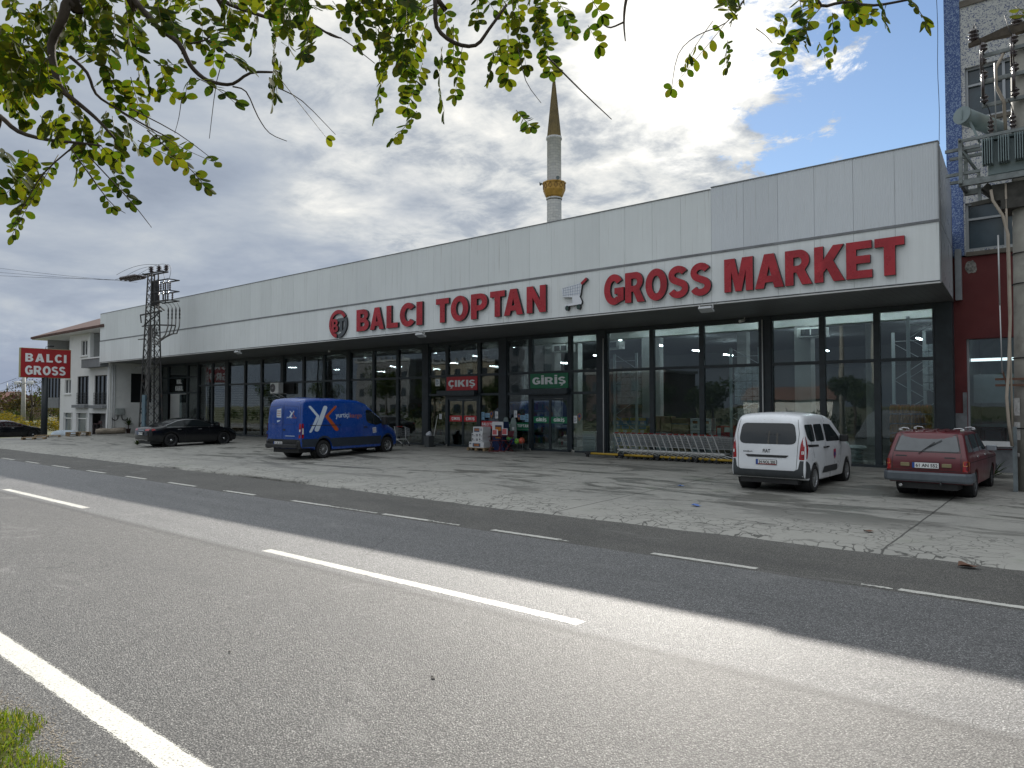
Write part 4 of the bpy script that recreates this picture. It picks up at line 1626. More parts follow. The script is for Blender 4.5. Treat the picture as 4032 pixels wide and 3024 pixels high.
def arch_pts(xc, zc, R, a0, a1, r, n=12):
    return [(x, z, r) for x, z in arc(xc, zc, R, R, a0, a1, n)]


# ---------------------------------------------------------------- white compact van
def white_van():
    t = thing('small_van', 'white compact passenger van with dark bumpers parked nose-in at the shop front', 'van', (-5.89, 17.08, gz(17.1) + 0.042), rad(90))
    R = .315
    hwb = .865
    def W(x, z):
        w = hwb
        if z > .95: w -= (z - .95) ** 1.35 * .17
        if z < .5: w -= (.5 - z) * .12
        if x > 2.6: w -= ((x - 2.6) / .9) ** 2 * .10
        if x < -.2: w -= ((-.2 - x) / .55) ** 2 * .035
        return w
    a = .365
    out = [(-.70, .33, .05), (-.735, .52, .07), (-.70, .80, .09), (-.68, 1.05, .10), (-.63, 1.40, .11), (-.575, 1.64, .12), (-.46, 1.755, .12), (-.2, 1.79, .12), (.6, 1.795, .12), (1.25, 1.76, .12), (1.65, 1.66, .10), (2.25, 1.27, .08), (2.5, 1.11, .10), (2.95, 1.02, .12), (3.3, .88, .12), (3.46, .66, .12), (3.47, .40, .08), (3.40, .27, .04)]
    out += [(3.05, .25, .03)] + arch_pts(2.68, R, a, -5, 185, .03)[0:] + [(2.28, .25, .03), (.42, .25, .03)] + arch_pts(0, R, a, -5, 185, .03) + [(-.40, .28, .03)]
    s = CarShape(out, W, .04)
    Mp = paint('paint_white', (0.72, 0.745, 0.77), 0.3, 0.5, dirt=(0.62, 0.64, 0.65))
    s.body('body', Mp, t)
    underbody(t, -.62, 3.3, .66)
    arches(t, (0, 2.68), R, W)
    for sx in (0, 2.68):
        for sy in (-1, 1):
            wheel(t, sx, sy * .755, R, .20, 14 if sx == 0 else 10, sy, mrim=M_rim)
    # rear window
    mb = MB(); s.end_patch(mb, rpoly([(.60, 1.58), (-.60, 1.58), (-.66, 1.20), (-.60, 1.10), (.60, 1.10), (.66, 1.20)], .11), .004)
    mb.build('rear_window', M_cglass, t)
    mb = MB(); s.end_patch(mb, rr(-.11, .11, 1.655, 1.685, .012), .006); mb.build('brake_light', M_red_lens, t)
    # tailgate edge lines
    mb = MB()
    s.end_line(mb, [(.66, 1.66), (.71, 1.35), (.685, 1.05), (.66, .54), (.60, .50), (-.60, .50), (-.66, .54), (-.685, 1.05), (-.71, 1.35), (-.66, 1.66)], .009)
    for sd in (-1, 1):
        s.side_line(mb, [(.76, 1.64), (.80, 1.15), (.80, .42)], .008, sd)
        s.side_line(mb, [(.80, .42), (1.75, .42), (2.05, .62)], .008, sd)
        s.side_line(mb, [(2.05, .62), (2.08, 1.1)], .008, sd)
        s.side_line(mb, [(-.22, 1.62), (-.25, 1.12), (-.05, .78)], .008, sd)
    mb.build('panel_gap', M_ink, t)
    # bumper wrap: rear lower
    mb = MB()
    s.end_patch(mb, rpoly([(.88, .34), (.88, .56), (.88, .735), (.735, .745), (.70, .56), (.62, .515), (-.62, .515), (-.70, .56), (-.735, .745), (-.88, .735), (-.88, .56), (-.88, .34)], .02), .007, 0, True, .05)
    for sd in (-1, 1):
        s.side_patch(mb, rpoly([(-.64, .34), (-.40, .34), (-.36, .50), (-.44, .66), (-.58, .735), (-.64, .735)], .02), sd, .006)
    mb.build('rear_bumper', M_grey_pl, t)
    # tail lamps
    for sd in (-1, 1):
        e = MB()
        s.end_patch(e, [(sd * q[0], q[1]) for q in rpoly([(.715, .77), (.88, .75), (.88, .90), (.88, 1.22), (.80, 1.32), (.745, 1.10)], .025)], .010, 0, True, .04)
        s.side_patch(e, rpoly([(-.62, .78), (-.575, .78), (-.50, 1.0), (-.53, 1.18), (-.575, 1.30)], .02), sd, .008, 0, .06)
        s.end_patch(e, [(sd * q[0], q[1]) for q in rpoly([(.765, .89), (.815, .89), (.815, .96), (.765, .96)], .01)], .013, 1)
        s.end_patch(e, [(sd * q[0], q[1]) for q in rpoly([(.77, .80), (.815, .80), (.822, .85), (.77, .85)], .01)], .013, 2)
        o = e.build('tail_lamp', [M_red_lens, M_clear, mat('lens_red_dark', (0.16, 0.004, 0.006), .2)], t)
    # grip bar, badges, plate
    mb = MB(); s.end_patch(mb, rpoly([(.50, .855), (-.50, .855), (-.44, .80), (.44, .80)], .02), .010); mb.build('grip_bar', M_black, t)
    plate(t, s.end_fn(0), .0, .69, '34 NOL 205', .46, .105, red=True)
    mb = MB()
    block = s.end_fn(.007)
    text_into(mb, 'FIAT', -.085, .085, .905, .985, lambda u, v, d: block(-u, v), 0, off=.02)
    text_into(mb, 'DOBLO', -.55, -.33, .905, .935, lambda u, v, d: block(-u, v), 0, off=.03)
    mb.build('lettering', M_ink, t)
    # side glass, rail, handles, moulding, shield sticker, mirrors
    for sd in (-1, 1):
        for poly in ([(-.52, 1.55), (.02, 1.55), (.05, 1.16), (-.30, 1.16), (-.46, 1.25)], [(.08, 1.55), (.70, 1.55), (.76, 1.16), (.11, 1.16)], [(.84, 1.55), (1.38, 1.53), (1.98, 1.20), (2.00, 1.11), (.88, 1.13)]):
            mb = MB(); s.side_patch(mb, rpoly(poly, .07), sd, .004); mb.build('side_window', M_cglass, t)
        mb = MB(); s.side_patch(mb, rpoly([(-.50, 1.105), (.26, 1.075), (.26, 1.03), (-.46, 1.045)], .012), sd, .006); mb.build('slide_rail', M_black, t)
        for hx in (.70, .93):
            mb = MB()
            mb.rbox((hx, sd * (W(hx, 1.0) + .018), 1.0), (.16, .035, .035), .012); mb.build('door_handle', M_black, t)
        mb = MB(); s.side_patch(mb, rpoly([(.50, .40), (1.72, .40), (1.72, .55), (.62, .55)], .05), sd, .010); mb.build('side_moulding', M_grey_pl, t)
        mb = MB(); s.side_patch(mb, [(1.43, .92), (1.63, .92), (1.63, .76), (1.53, .67), (1.43, .76)], sd, .005, 0)
        s.side_patch(mb, arc(1.53, .80, .065, .055, 0, 350, 14), sd, .007, 1)
        mb.build('shield_sticker', [mat('sticker_pink', (0.42, .03, .09), .4), mat('sticker_blue', (.04, .05, .22), .4)], t)
        mb = MB(); mb.rbox((2.03, sd * (.865 + .09), 1.17), (.10, .20, .17), .04); mb.bar((2.05, sd * .82, 1.12), (2.04, sd * .93, 1.13), .05); mb.build('mirror', M_black, t)
        mb = MB(); s.end_patch(mb, [(sd * q[0], q[1]) for q in rpoly([(.45, .80), (.76, .88), (.76, .72), (.46, .70)], .03)], .006, 0, False); mb.build('headlight', M_clear, t)
    mb = MB(); s.end_patch(mb, rpoly([(.60, 1.60), (-.60, 1.60), (-.70, 1.20), (.70, 1.20)], .06), .004, 0, False); mb.build('windscreen', M_cglass, t)
    mb = MB(); s.end_patch(mb, rpoly([(.55, .62), (-.55, .62), (-.6, .36), (.6, .36)], .05), .006, 0, False); mb.build('front_grille', M_black, t)
    mb = MB(); mb.tube([(.75, 0, 1.82), (.55, 0, 1.96)], [.008, .004], 6); mb.build('aerial', M_black, t)
    return t


# ---------------------------------------------------------------- blue delivery van
def blue_van():
    t = thing('delivery_van', 'dark blue high-roof delivery van with white and orange lettering', 'van', (-23.70, 16.25, gz(16.4) + 0.042), rad(97.3))
    R = .345
    def W(x, z):
        w = .955
        if z > 1.2: w -= (z - 1.2) ** 1.3 * .085
        if z < .7: w -= (.7 - z) * .05
        if x > 3.1: w -= ((x - 3.1) / 1.3) ** 2 * .20
        if x < -.9: w -= ((-.9 - x) / .3) ** 2 * .02
        return w
    a = .43
    out = [(-1.10, .42, .06), (-1.15, .60, .07), (-1.145, .90, .09), (-1.13, 1.35, .10), (-1.10, 1.9, .12), (-1.05, 2.14, .14), (-.9, 2.255, .15), (-.4, 2.285, .15), (1.0, 2.27, .15), (1.9, 2.21, .14), (2.35, 2.08, .12), (3.30, 1.36, .09), (3.55, 1.22, .11), (4.05, 1.06, .14), (4.32, .84, .14), (4.38, .60, .10), (4.33, .33, .05)]
    out += [(4.05, .31, .03)] + arch_pts(3.58, R + .01, a, -4, 184, .03) + [(3.1, .31, .03), (.48, .31, .03)] + arch_pts(0, R + .01, a, -4, 184, .03) + [(-.47, .40, .03)]
    s = CarShape(out, W, .035)
    Mp = paint('paint_blue', (0.004, 0.050, 0.275), 0.26, 0.7)
    s.body('body', Mp, t)
    underbody(t, -1.0, 4.2, .70, .24, .5)
    arches(t, (0, 3.58), R + .01, W)
    for sx in (0, 3.58):
        for sy in (-1, 1):
            wheel(t, sx, sy * .83, R, .22, 12 if sx == 0 else 8, sy, rim_r=.60, mrim=M_rim, style='cap')
    # grey lower body belt and bumper
    Mg = mat('grey_lower', (0.020, 0.030, 0.045), 0.5, var=.2, vscale=4)
    for sd in (-1, 1):
        mb = MB()
        s.side_patch(mb, [(.46, .42), (3.08, .42), (3.14, .60), (3.16, .76), (.36, .76), (.44, .58)], sd, .005)
        s.side_patch(mb, [(-1.05, .46), (-.48, .46), (-.44, .58), (-.33, .76), (-1.09, .76)], sd, .005)
        s.side_patch(mb, arc(0, R + .01, a + .075, a + .075, 12, 168, 18) + arc(0, R + .01, a + .004, a + .004, 168, 12, 18), sd, .010)
        s.side_patch(mb, arc(3.58, R + .01, a + .06, a + .06, 12, 168, 18) + arc(3.58, R + .01, a + .004, a + .004, 168, 12, 18), sd, .010)
        mb.build('lower_cladding', Mg, t)
    mb = MB()
    s.end_patch(mb, [(.90, .44), (.92, .75), (-.92, .75), (-.90, .44)], .007)
    mb.rbox((-1.20, 0, .50), (.16, 1.72, .13), .04)
    for sd in (-1, 1):
        mb.rbox((-1.10, sd * .84, .55), (.20, .16, .30), .06)
    mb.build('rear_bumper', M_black, t)
    # rear doors: seam, window recess outline, hinges, handle
    mb = MB()
    s.end_line(mb, [(0, 2.17), (0, .76)], .012)
    s.end_line(mb, [(.88, .76), (.885, 1.3), (.84, 2.05), (.78, 2.15), (-.78, 2.15), (-.84, 2.05), (-.885, 1.3), (-.88, .76)], .010)
    for sd in (-1, 1):
        s.end_line(mb, [(sd * .045, 2.0), (sd * .76, 1.97), (sd * .80, 1.50), (sd * .68, 1.32), (sd * .045, 1.28), (sd * .045, 2.0)], .008)
    for sd in (-1, 1):
        s.side_line(mb, [(.80, 2.05), (.80, .5)], .009, sd)
        s.side_line(mb, [(2.10, 2.02), (2.12, .5)], .009, sd)
        s.side_line(mb, [(-.70, 1.26), (.86, 1.25)], .030, sd, .004)
        s.side_line(mb, [(3.25, .8), (3.30, 1.25)], .008, sd)
    mb.build('panel_gap', mat('gap_dark_blue', (0.003, 0.006, 0.03), .5), t)
    mb = MB()
    for sd in (-1, 1):
        for z in (1.86, .98):
            p = s.end_fn(.01)(sd * .895, z)
            mb.rbox(p, (.05, .05, .12), .015)
    mb.build('hinge', Mp, t)
    mb = MB(); s.end_patch(mb, arc(-.10, 1.10, .065, .04, 0, 345, 14), .012); mb.build('door_handle', M_black, t)
    for sd in (-1, 1):
        e = MB()
        s.end_patch(e, [(sd * q[0], q[1]) for q in [(.862, .80), (.925, .80), (.93, 1.34), (.87, 1.34)]], .012, 0)
        s.side_patch(e, [(-1.10, .80), (-1.00, .80), (-1.01, 1.33), (-1.09, 1.34)], sd, .010, 0)
        s.side_patch(e, [(-1.085, .94), (-1.015, .94), (-1.018, 1.16), (-1.075, 1.16)], sd, .014, 1)
        s.end_patch(e, [(sd * q[0], q[1]) for q in [(.875, .95), (.918, .95), (.92, 1.12), (.88, 1.12)]], .016, 1)
        e.build('tail_lamp', [M_red_lens, M_clear], t)
        mb = MB(); s.side_patch(mb, rpoly([(2.26, 1.84), (2.52, 1.83), (3.10, 1.45), (3.20, 1.28), (2.86, 1.20), (2.38, 1.30), (2.26, 1.42)], .07), sd, .005); mb.build('side_window', M_cglass, t)
        mb = MB(); s.side_line(mb, [(2.68, 1.72), (2.72, 1.24)], .045, sd, .007); mb.build('window_bar', M_black, t)
        mb = MB(); mb.rbox((3.22, sd * 1.06, 1.38), (.16, .22, .34), .05); mb.bar((3.2, sd * .88, 1.27), (3.22, sd * 1.0, 1.28), .07); mb.build('mirror', M_black, t)
        mb = MB(); mb.rbox((2.22, sd * (W(2.2, 1.1) + .02), 1.14), (.18, .04, .04), .014); mb.build('door_handle', M_black, t)
        mb = MB(); s.end_patch(mb, [(sd * q[0], q[1]) for q in rpoly([(.45, .98), (.76, 1.04), (.78, .80), (.48, .84)], .03)], .006, 0, False); mb.build('headlight', M_clear, t)
        mb = MB(); s.side_line(mb, [(.5, .375), (3.05, .375)], .07, sd, .004); mb.build('sill', Mp, t)
    mb = MB(); s.end_patch(mb, rpoly([(.70, 2.0), (-.70, 2.0), (-.80, 1.40), (.80, 1.40)], .07), .004, 0, False); mb.build('windscreen', M_cglass, t)
    mb = MB(); s.end_patch(mb, rpoly([(.55, .74), (-.55, .74), (-.6, .46), (.6, .46)], .05), .006, 0, False); mb.build('front_grille', M_black, t)
    mb = MB(); s.end_patch(mb, rr(-.16, .16, 2.185, 2.215, .014), .012); mb.build('brake_light', M_red_lens, t)
    plate(t, s.end_fn(.006), .22, .60, '16 JB 252', .48, .115)
    # livery
    Mw = mat('livery_white', (0.55, 0.63, 0.72), .35)
    Mo = mat('livery_orange', (0.42, 0.085, 0.014), .35)
    Mt = mat('livery_rust', (0.34, 0.11, 0.05), .35)
    def cap_stroke(p, w):
        q = stroke(p, w)
        return q
    def bent(pts, w, caps=(True, True)):
        """thick rounded bar polygon along a polyline"""
        n = len(pts)
        L = stroke(pts, w)
        left, right = L[:n], L[n:][::-1]
        o = list(left)
        if caps[1]:
            a = math.degrees(math.atan2(left[-1][1] - pts[-1][1], left[-1][0] - pts[-1][0]))
            o += arc(pts[-1][0], pts[-1][1], w / 2, w / 2, a, a - 180, 7)[1:-1]
        o += right[::-1]
        if caps[0]:
            a = math.degrees(math.atan2(right[0][1] - pts[0][1], right[0][0] - pts[0][0]))
            o += arc(pts[0][0], pts[0][1], w / 2, w / 2, a, a - 180, 7)[1:-1]
        return o
    def yk(mb, fx, side=True, gap=True):
        wbars = [([(-.67, 1.94), (-.30, 1.60), (-.63, 1.06)], .15), ([(.09, 1.94), (-.38, 1.08)], .21)]
        obars = [([(.62, 1.95), (.18, 1.60)], .075), ([(.18, 1.60), (.67, 1.08)], .20)]
        for bars, m in ((wbars, 0), (obars, 1)):
            for p, w in bars:
                fx(mb, bent(p, w), m)
    for sd in (-1,):
        mb = MB()
        wpoly1 = [(-.735, 1.955), (-.70, 1.995), (-.62, 1.99), (-.235, 1.62), (-.26, 1.52), (-.62, 1.01), (-.70, .985), (-.735, 1.03), (-.40, 1.56), (-.375, 1.60)]
        s.side_patch(mb, wpoly1, sd, .004, 0, .1)
        wpoly2 = [(.0, 1.97), (.06, 2.0), (.16, 1.99), (.20, 1.93), (-.27, 1.06), (-.36, 1.02), (-.47, 1.05), (-.485, 1.12)]
        s.side_patch(mb, wpoly2, sd, .0065, 0, .1)
        op = [(.58, 1.985), (.66, 2.0), (.69, 1.96), (.23, 1.60), (.74, 1.10), (.72, 1.035), (.62, 1.02), (.53, 1.06), (.05, 1.59)]
        s.side_patch(mb, op, sd, .004, 1, .1)
        # the door rail crosses the emblem
        s.side_line(mb, [(-.70, 1.262), (.86, 1.252)], .020, sd, .0095, 2)
        mb.build('emblem', [Mw, Mo, M_ink], t)
        mb = MB()
        f = s.side_fn(sd, .005)
        text_into(mb, 'yurtiçi', .60, 1.33, 1.475, 1.725, lambda u, v, d: f(u, v), 0, off=.014)
        mb.build('lettering', Mw, t)
        mb = MB()
        text_into(mb, 'kargo', 1.36, 2.02, 1.475, 1.70, lambda u, v, d: f(u, v), 0, off=.012)
        mb.build('lettering', Mt, t)
        mb = MB(); s.side_patch(mb, [(2.62, 1.10), (2.84, 1.12), (2.86, .90), (2.66, .88)], sd, .005, 0)
        for i in range(3):
            for j in range(3):
                s.side_patch(mb, rr(2.66 + i * .06, 2.70 + i * .06, .925 + j * .055, .96 + j * .055, .008), sd, .007, 1)
        mb.build('number_sticker', [Mw, Mt], t)
    mb = MB()
    f = s.end_fn(.006)
    for P_, m in ([[(.30, 1.79), (.335, 1.80), (.47, 1.69), (.34, 1.52), (.30, 1.525), (.41, 1.68)], 0], [[(.55, 1.80), (.60, 1.80), (.40, 1.52), (.34, 1.52)], 0], [[(.60, 1.76), (.63, 1.76), (.55, 1.66), (.66, 1.53), (.62, 1.52), (.52, 1.66)], 1]):
        q = [(-(p[0] * .8 + .10), p[1] * .8 + .37) for p in P_]
        s.end_patch(mb, q, .006, m, True, .05)
    text_into(mb, 'yurtiçi', .20, .48, 1.52, 1.60, lambda u, v, d: f(-u, v), 0, 0, off=.02)
    text_into(mb, 'kargo', .49, .72, 1.52, 1.59, lambda u, v, d: f(-u, v), 0, 1, off=.02)
    s.end_patch(mb, [(-.15, .865), (-.66, .865), (-.66, .885), (-.15, .885)], .006, 0)
    s.end_patch(mb, [(.37, 1.86), (.12, 1.90), (.10, 1.55), (.36, 1.56)], .006, 0)
    for i in range(3):
        for j in range(3):
            s.end_patch(mb, rr(.15 + i * .07, .19 + i * .07, 1.60 + j * .085, 1.655 + j * .085, .01), .009, 1)
    s.end_patch(mb, [(.33, 1.44), (.14, 1.46), (.16, 1.42), (.31, 1.37)], .006, 0)
    mb.build('rear_livery', [Mw, Mt], t)
    return t


# ---------------------------------------------------------------- old red estate car
def red_estate():
    t = thing('estate_car', 'old dark red estate car with a grey bumper parked by the concrete pole', 'car', (-2.79, 18.16, gz(18.2) + 0.042), rad(88.5))
    R = .285
    def W(x, z):
        w = .765
        if z > .80: w -= (z - .80) * .235
        if z < .55: w -= (.55 - z) * .10
        if x > 2.6: w -= ((x - 2.6) / .7) ** 2 * .05
        if x < -.6: w -= ((-.6 - x) / .5) ** 2 * .02
        return w
    a = .33
    out = [(-1.02, .33, .04), (-1.03, .58, .04), (-1.02, .82, .05), (-.94, .97, .05), (-.72, 1.335, .05), (-.64, 1.385, .06), (-.2, 1.405, .06), (.6, 1.405, .06), (1.05, 1.37, .06), (1.22, 1.31, .06), (1.75, .955, .05), (2.0, .915, .06), (2.9, .86, .07), (3.22, .80, .06), (3.25, .52, .05), (3.22, .32, .04)]
    out += [(2.80, .27, .02)] + arch_pts(2.36, R, a, -3, 183, .02) + [(2.0, .25, .02), (.36, .25, .02)] + arch_pts(0, R, a, -3, 183, .02) + [(-.36, .29, .03)]
    s = CarShape(out, W, .022)
    Mp = paint('paint_faded_red', (0.098, 0.006, 0.012), 0.34, 0.3, dirt=(0.070, 0.008, 0.012))
    s.body('body', Mp, t)
    underbody(t, -.95, 3.1, .55, .20, .42)
    arches(t, (0, 2.36), R, W)
    for sx in (0, 2.36):
        for sy in (-1, 1):
            wheel(t, sx, sy * .665, R, .165, 8, sy, rim_r=.62, mrim=mat('steel_rim', (.10, .105, .11), .5, .4), style='cap')
    mb = MB(); s.end_patch(mb, rpoly([(.515, 1.325), (-.515, 1.325), (-.60, 1.0), (.60, 1.0)], .035), .004); mb.build('rear_window', M_cglass_grey, t)
    mb = MB()
    s.end_line(mb, [(.53, 1.345), (-.53, 1.345), (-.615, .985), (.615, .985), (.53, 1.345)], .022, .0035)
    mb.build('window_seal', M_black, t)
    mb = MB(); f = s.end_fn(.03)
    mb.bar(f(.14, .95), f(-.14, 1.19), .012); mb.bar(f(.02, 1.06), f(-.27, 1.235), .016, .01); mb.build('wiper', M_black, t)
    mb = MB()
    s.end_line(mb, [(.63, .96), (.64, .60), (-.64, .60), (-.63, .96)], .010)
    for y0, y1, z in ((.58, .36, .895), (-.34, -.54, .875)):
        s.end_patch(mb, rr(min(y0, y1), max(y0, y1), z - .012, z + .012, .004), .006)
    for sd in (-1, 1):
        s.side_line(mb, [(-.10, 1.30), (-.05, .92), (.30, .62)], .008, sd)
        s.side_line(mb, [(.68, 1.33), (.70, .34)], .008, sd)
        s.side_line(mb, [(1.66, .92), (1.70, .40)], .008, sd)
        s.side_line(mb, [(-.95, .78), (3.1, .74)], .014, sd)
    mb.build('panel_gap', M_ink, t)
    for sd in (-1, 1):
        e = MB()
        s.end_patch(e, [(sd * q[0], q[1]) for q in rpoly([(.665, .60), (.755, .60), (.76, .82), (.675, .82)], .02)], .012, 0)
        s.end_patch(e, [(sd * q[0], q[1]) for q in rpoly([(.67, .715), (.755, .715), (.758, .815), (.678, .815)], .02)], .016, 1)
        s.side_patch(e, rpoly([(-1.0, .61), (-.88, .61), (-.88, .81), (-1.0, .81)], .02), sd, .008, 0)
        s.side_patch(e, rpoly([(-.995, .72), (-.885, .72), (-.885, .805), (-.995, .805)], .02), sd, .011, 1)
        e.build('tail_lamp', [M_red_lens, M_amber], t)
        mb = MB()
        s.end_patch(mb, rpoly([(sd * .30, .68), (sd * .47, .68), (sd * .47, .75), (sd * .30, .75)], .01), .03, 0)
        p = s.end_fn(.0)(sd * .385, .715)
        mb.rbox((p[0] - .012, p[1], p[2]), (.035, .17, .075), .012)
        mb.build('plate_lamp', mat('lamp_yellowed', (.22, .19, .10), .3), t)
        for poly in ([(-.62, 1.33), (-.28, 1.34), (-.16, .975), (-.74, .985)], [(-.20, 1.34), (.58, 1.345), (.66, .97), (-.08, .975)], [(.66, 1.345), (1.05, 1.33), (1.56, .965), (.74, .97)]):
            mb = MB(); s.side_patch(mb, rpoly(poly, .03), sd, .004); mb.build('side_window', M_cglass_grey if poly[0][0] < -.6 else M_cglass, t)
        mb = MB(); mb.rbox((1.42, sd * (.70 + .16), 1.0), (.05, .20, .12), .02); mb.bar((1.42, sd * .68, .95), (1.42, sd * .80, .97), .025); mb.build('mirror', mat('mirror_grey', (.30, .33, .36), .3, .5), t)
        for hx in (.50, 1.5):
            mb = MB(); mb.rbox((hx - .3, sd * (W(0, .86) + .014), .86), (.13, .03, .03), .01); mb.build('door_handle', M_chrome, t)
        mb = MB(); mb.lathe([(.001, .02), (.08, .015), (.09, -.03)], (3.262, sd * .5, .68), 18, 'X'); mb.build('headlight', M_clear, t)
        # roof rack feet with bent rods
        for hx in (-.45, .95):
            mb = MB()
            yy = sd * .52
            mb.tube([(hx, yy + sd * .10, 1.40), (hx, yy + sd * .09, 1.455), (hx, yy + sd * .02, 1.475), (hx, yy - sd * .08, 1.465), (hx, yy - sd * .12, 1.42)], .010, 6)
            mb.rbox((hx, yy + sd * .06, 1.425), (.05, .07, .03), .01)
            mb.build('rack_foot', M_chrome, t)
    mb = MB()
    for y in (-.3, -.1, .1, .3):
        mb.bx(-.6, .9, y - .018, y + .018, 1.412, 1.431)
    mb.build('roof_rib', Mp, t)
    # bumper wraps round the corners
    mb = MB()
    P_ = [(-.55, .80), (-.95, .805), (-1.075, .72), (-1.095, 0), (-1.075, -.72), (-.95, -.805), (-.55, -.80)]
    n = len(P_)
    prof = [(0, .36), (-.02, .40), (-.02, .52), (0, .565)]
    vs = []
    for i, (x, y) in enumerate(P_):
        k = 1.0
        for dx, z in prof:
            ox = dx if abs(y) < .78 else 0
            oy = 0 if abs(y) < .78 else (-dx if y > 0 else dx)
            vs.append((x + ox, y + oy, z))
    fs = [(i * 4 + j, i * 4 + j + 1, (i + 1) * 4 + j + 1, (i + 1) * 4 + j) for i in range(n - 1) for j in range(3)]
    mb.add(vs, fs, 0)
    mb.build('rear_bumper', mat('bumper_grey', (0.085, 0.10, 0.115), .5, var=.2, vscale=4), t)
    mb = MB(); mb.bx(3.24, 3.30, -.74, .74, .38, .52); mb.build('front_bumper', mat('bumper_grey', (0.1, .1, .1)), t)
    mb = MB(); s.end_patch(mb, [(.52, 1.30), (-.52, 1.30), (-.62, .985), (.62, .985)], .004, 0, False); mb.build('windscreen', M_cglass, t)
    mb = MB(); mb.tube([(-.6, .46, .27), (-1.12, .47, .27)], .03, 10); mb.build('exhaust_pipe', M_chrome, t)
    mb = MB(); mb.tube([(-1.09, -.28, .37), (-1.13, -.28, .30)], .018, 8); mb.build('tow_eye', M_black, t)
    plate(t, s.end_fn(.004), .0, .705, '61 AN 552', .49, .112)
    return t


# ---------------------------------------------------------------- black saloon
def black_saloon():
    t = thing('saloon_car', 'glossy black saloon car parked beside the lattice pylon', 'car', (-35.80, 16.25, gz(16.4) + 0.042), rad(90))
    R = .325
    def W(x, z):
        w = .885
        if z > .84: w -= (z - .84) ** 1.1 * .42
        if z < .5: w -= (.5 - z) * .12
        if x > 2.5: w -= ((x - 2.5) / 1.1) ** 2 * .13
        if x < -.3: w -= ((-.3 - x) / .8) ** 2 * .10
        return w
    a = .37
    out = [(-1.02, .30, .08), (-1.06, .48, .10), (-1.04, .72, .10), (-1.0, .90, .08), (-.86, .955, .08), (-.55, .985, .08), (-.35, 1.03, .08), (.35, 1.30, .10), (.75, 1.365, .11), (1.15, 1.37, .11), (1.55, 1.31, .10), (2.45, .97, .09), (2.6, .93, .10), (3.15, .83, .12), (3.42, .68, .13), (3.48, .45, .10), (3.42, .24, .05)]
    out += [(3.1, .22, .03)] + arch_pts(2.72, R, a, -8, 188, .03) + [(2.3, .20, .03), (.42, .20, .03)] + arch_pts(0, R, a, -8, 188, .03) + [(-.42, .24, .04)]
    s = CarShape(out, W, .04)
    Mp = paint('paint_black', (0.003, 0.004, 0.006), 0.16, 0.25)
    s.body('body', Mp, t)
    underbody(t, -.9, 3.3, .62, .16, .40)
    arches(t, (0, 2.72), R, W)
    for sx in (0, 2.72):
        for sy in (-1, 1):
            wheel(t, sx, sy * .775, R, .21, 10, sy, rim_r=.72, mrim=M_rim_dk if True else M_rim)
            mb = MB(); mb.lathe([(.001, sy * .103), (.045, sy * .102), (.05, sy * .09)], (sx, sy * .775, R), 16, 'Y'); mb.build('hub_cap', M_chrome, t)
    for sd in (-1, 1):
        for poly in ([(-.20, 1.06), (.34, 1.245), (.60, 1.285), (.66, .985), (-.12, .985)], [(.70, 1.295), (1.18, 1.30), (1.50, 1.25), (2.05, 1.03), (2.08, .965), (.76, .98)]):
            mb = MB(); s.side_patch(mb, rpoly(poly, .04), sd, .004); mb.build('side_window', M_cglass, t)
        mb = MB(); s.side_line(mb, [(-.24, 1.055), (.33, 1.262), (.75, 1.325), (1.18, 1.322), (1.52, 1.268), (2.12, 1.03)], .016, sd, .006)
        s.side_line(mb, [(-.22, .965), (2.14, .948)], .014, sd, .006)
        mb.build('chrome_strip', M_chrome, t)
        for hx in (.38, 1.42):
            mb = MB(); mb.rbox((hx, sd * (W(hx, .84) + .015), .84), (.19, .03, .025), .01); mb.build('door_handle', M_chrome, t)
        mb = MB(); s.side_line(mb, [(.68, 1.29), (.72, .98), (.66, .34)], .008, sd); s.side_line(mb, [(1.92, 1.0), (1.95, .35)], .008, sd); s.side_line(mb, [(-.28, 1.02), (-.10, .80), (.30, .62)], .008, sd)
        mb.build('panel_gap', M_ink, t)
        mb = MB(); mb.rbox((2.02, sd * .99, .99), (.13, .20, .13), .045); mb.build('mirror', Mp, t)
        e = MB()
        s.end_patch(e, [(sd * q[0], q[1]) for q in rpoly([(.40, .80), (.755, .80), (.76, .90), (.44, .885)], .03)], .008, 0)
        s.side_patch(e, rpoly([(-.93, .80), (-.74, .83), (-.80, .90), (-.93, .90)], .02), sd, .006, 0)
        e.build('tail_lamp', [M_red_lens], t)
        mb = MB(); s.end_patch(mb, [(sd * q[0], q[1]) for q in rpoly([(.36, .30), (.66, .30), (.64, .36), (.38, .36)], .015)], .02); mb.build('exhaust_pipe', M_chrome, t)
        mb = MB(); s.end_patch(mb, [(sd * q[0], q[1]) for q in rpoly([(.36, .72), (.70, .76), (.72, .64), (.38, .62)], .03)], .006, 0, False); mb.build('headlight', M_clear, t)
    mb = MB(); s.end_patch(mb, [(.66, .375), (-.66, .375), (-.66, .355), (.66, .355)], .012); s.end_patch(mb, [(.30, .83), (-.30, .83), (-.30, .805), (.30, .805)], .012); mb.build('chrome_bar', M_chrome, t)
    mb = MB(); s.end_patch(mb, rpoly([(.50, 1.27), (-.50, 1.27), (-.62, 1.04), (.62, 1.04)], .05), .004, 0, True); mb.build('rear_window', M_cglass, t)
    mb = MB(); s.end_patch(mb, rpoly([(.52, 1.29), (-.52, 1.29), (-.68, 1.0), (.68, 1.0)], .05), .004, 0, False); mb.build('windscreen', M_cglass, t)
    mb = MB(); s.end_patch(mb, rpoly([(.34, .62), (-.34, .62), (-.36, .40), (.36, .40)], .05), .006, 0, False); mb.build('front_grille', M_black, t)
    plate(t, s.end_fn(.004), .0, .66, '61 JD 40', .48, .11)
    return t


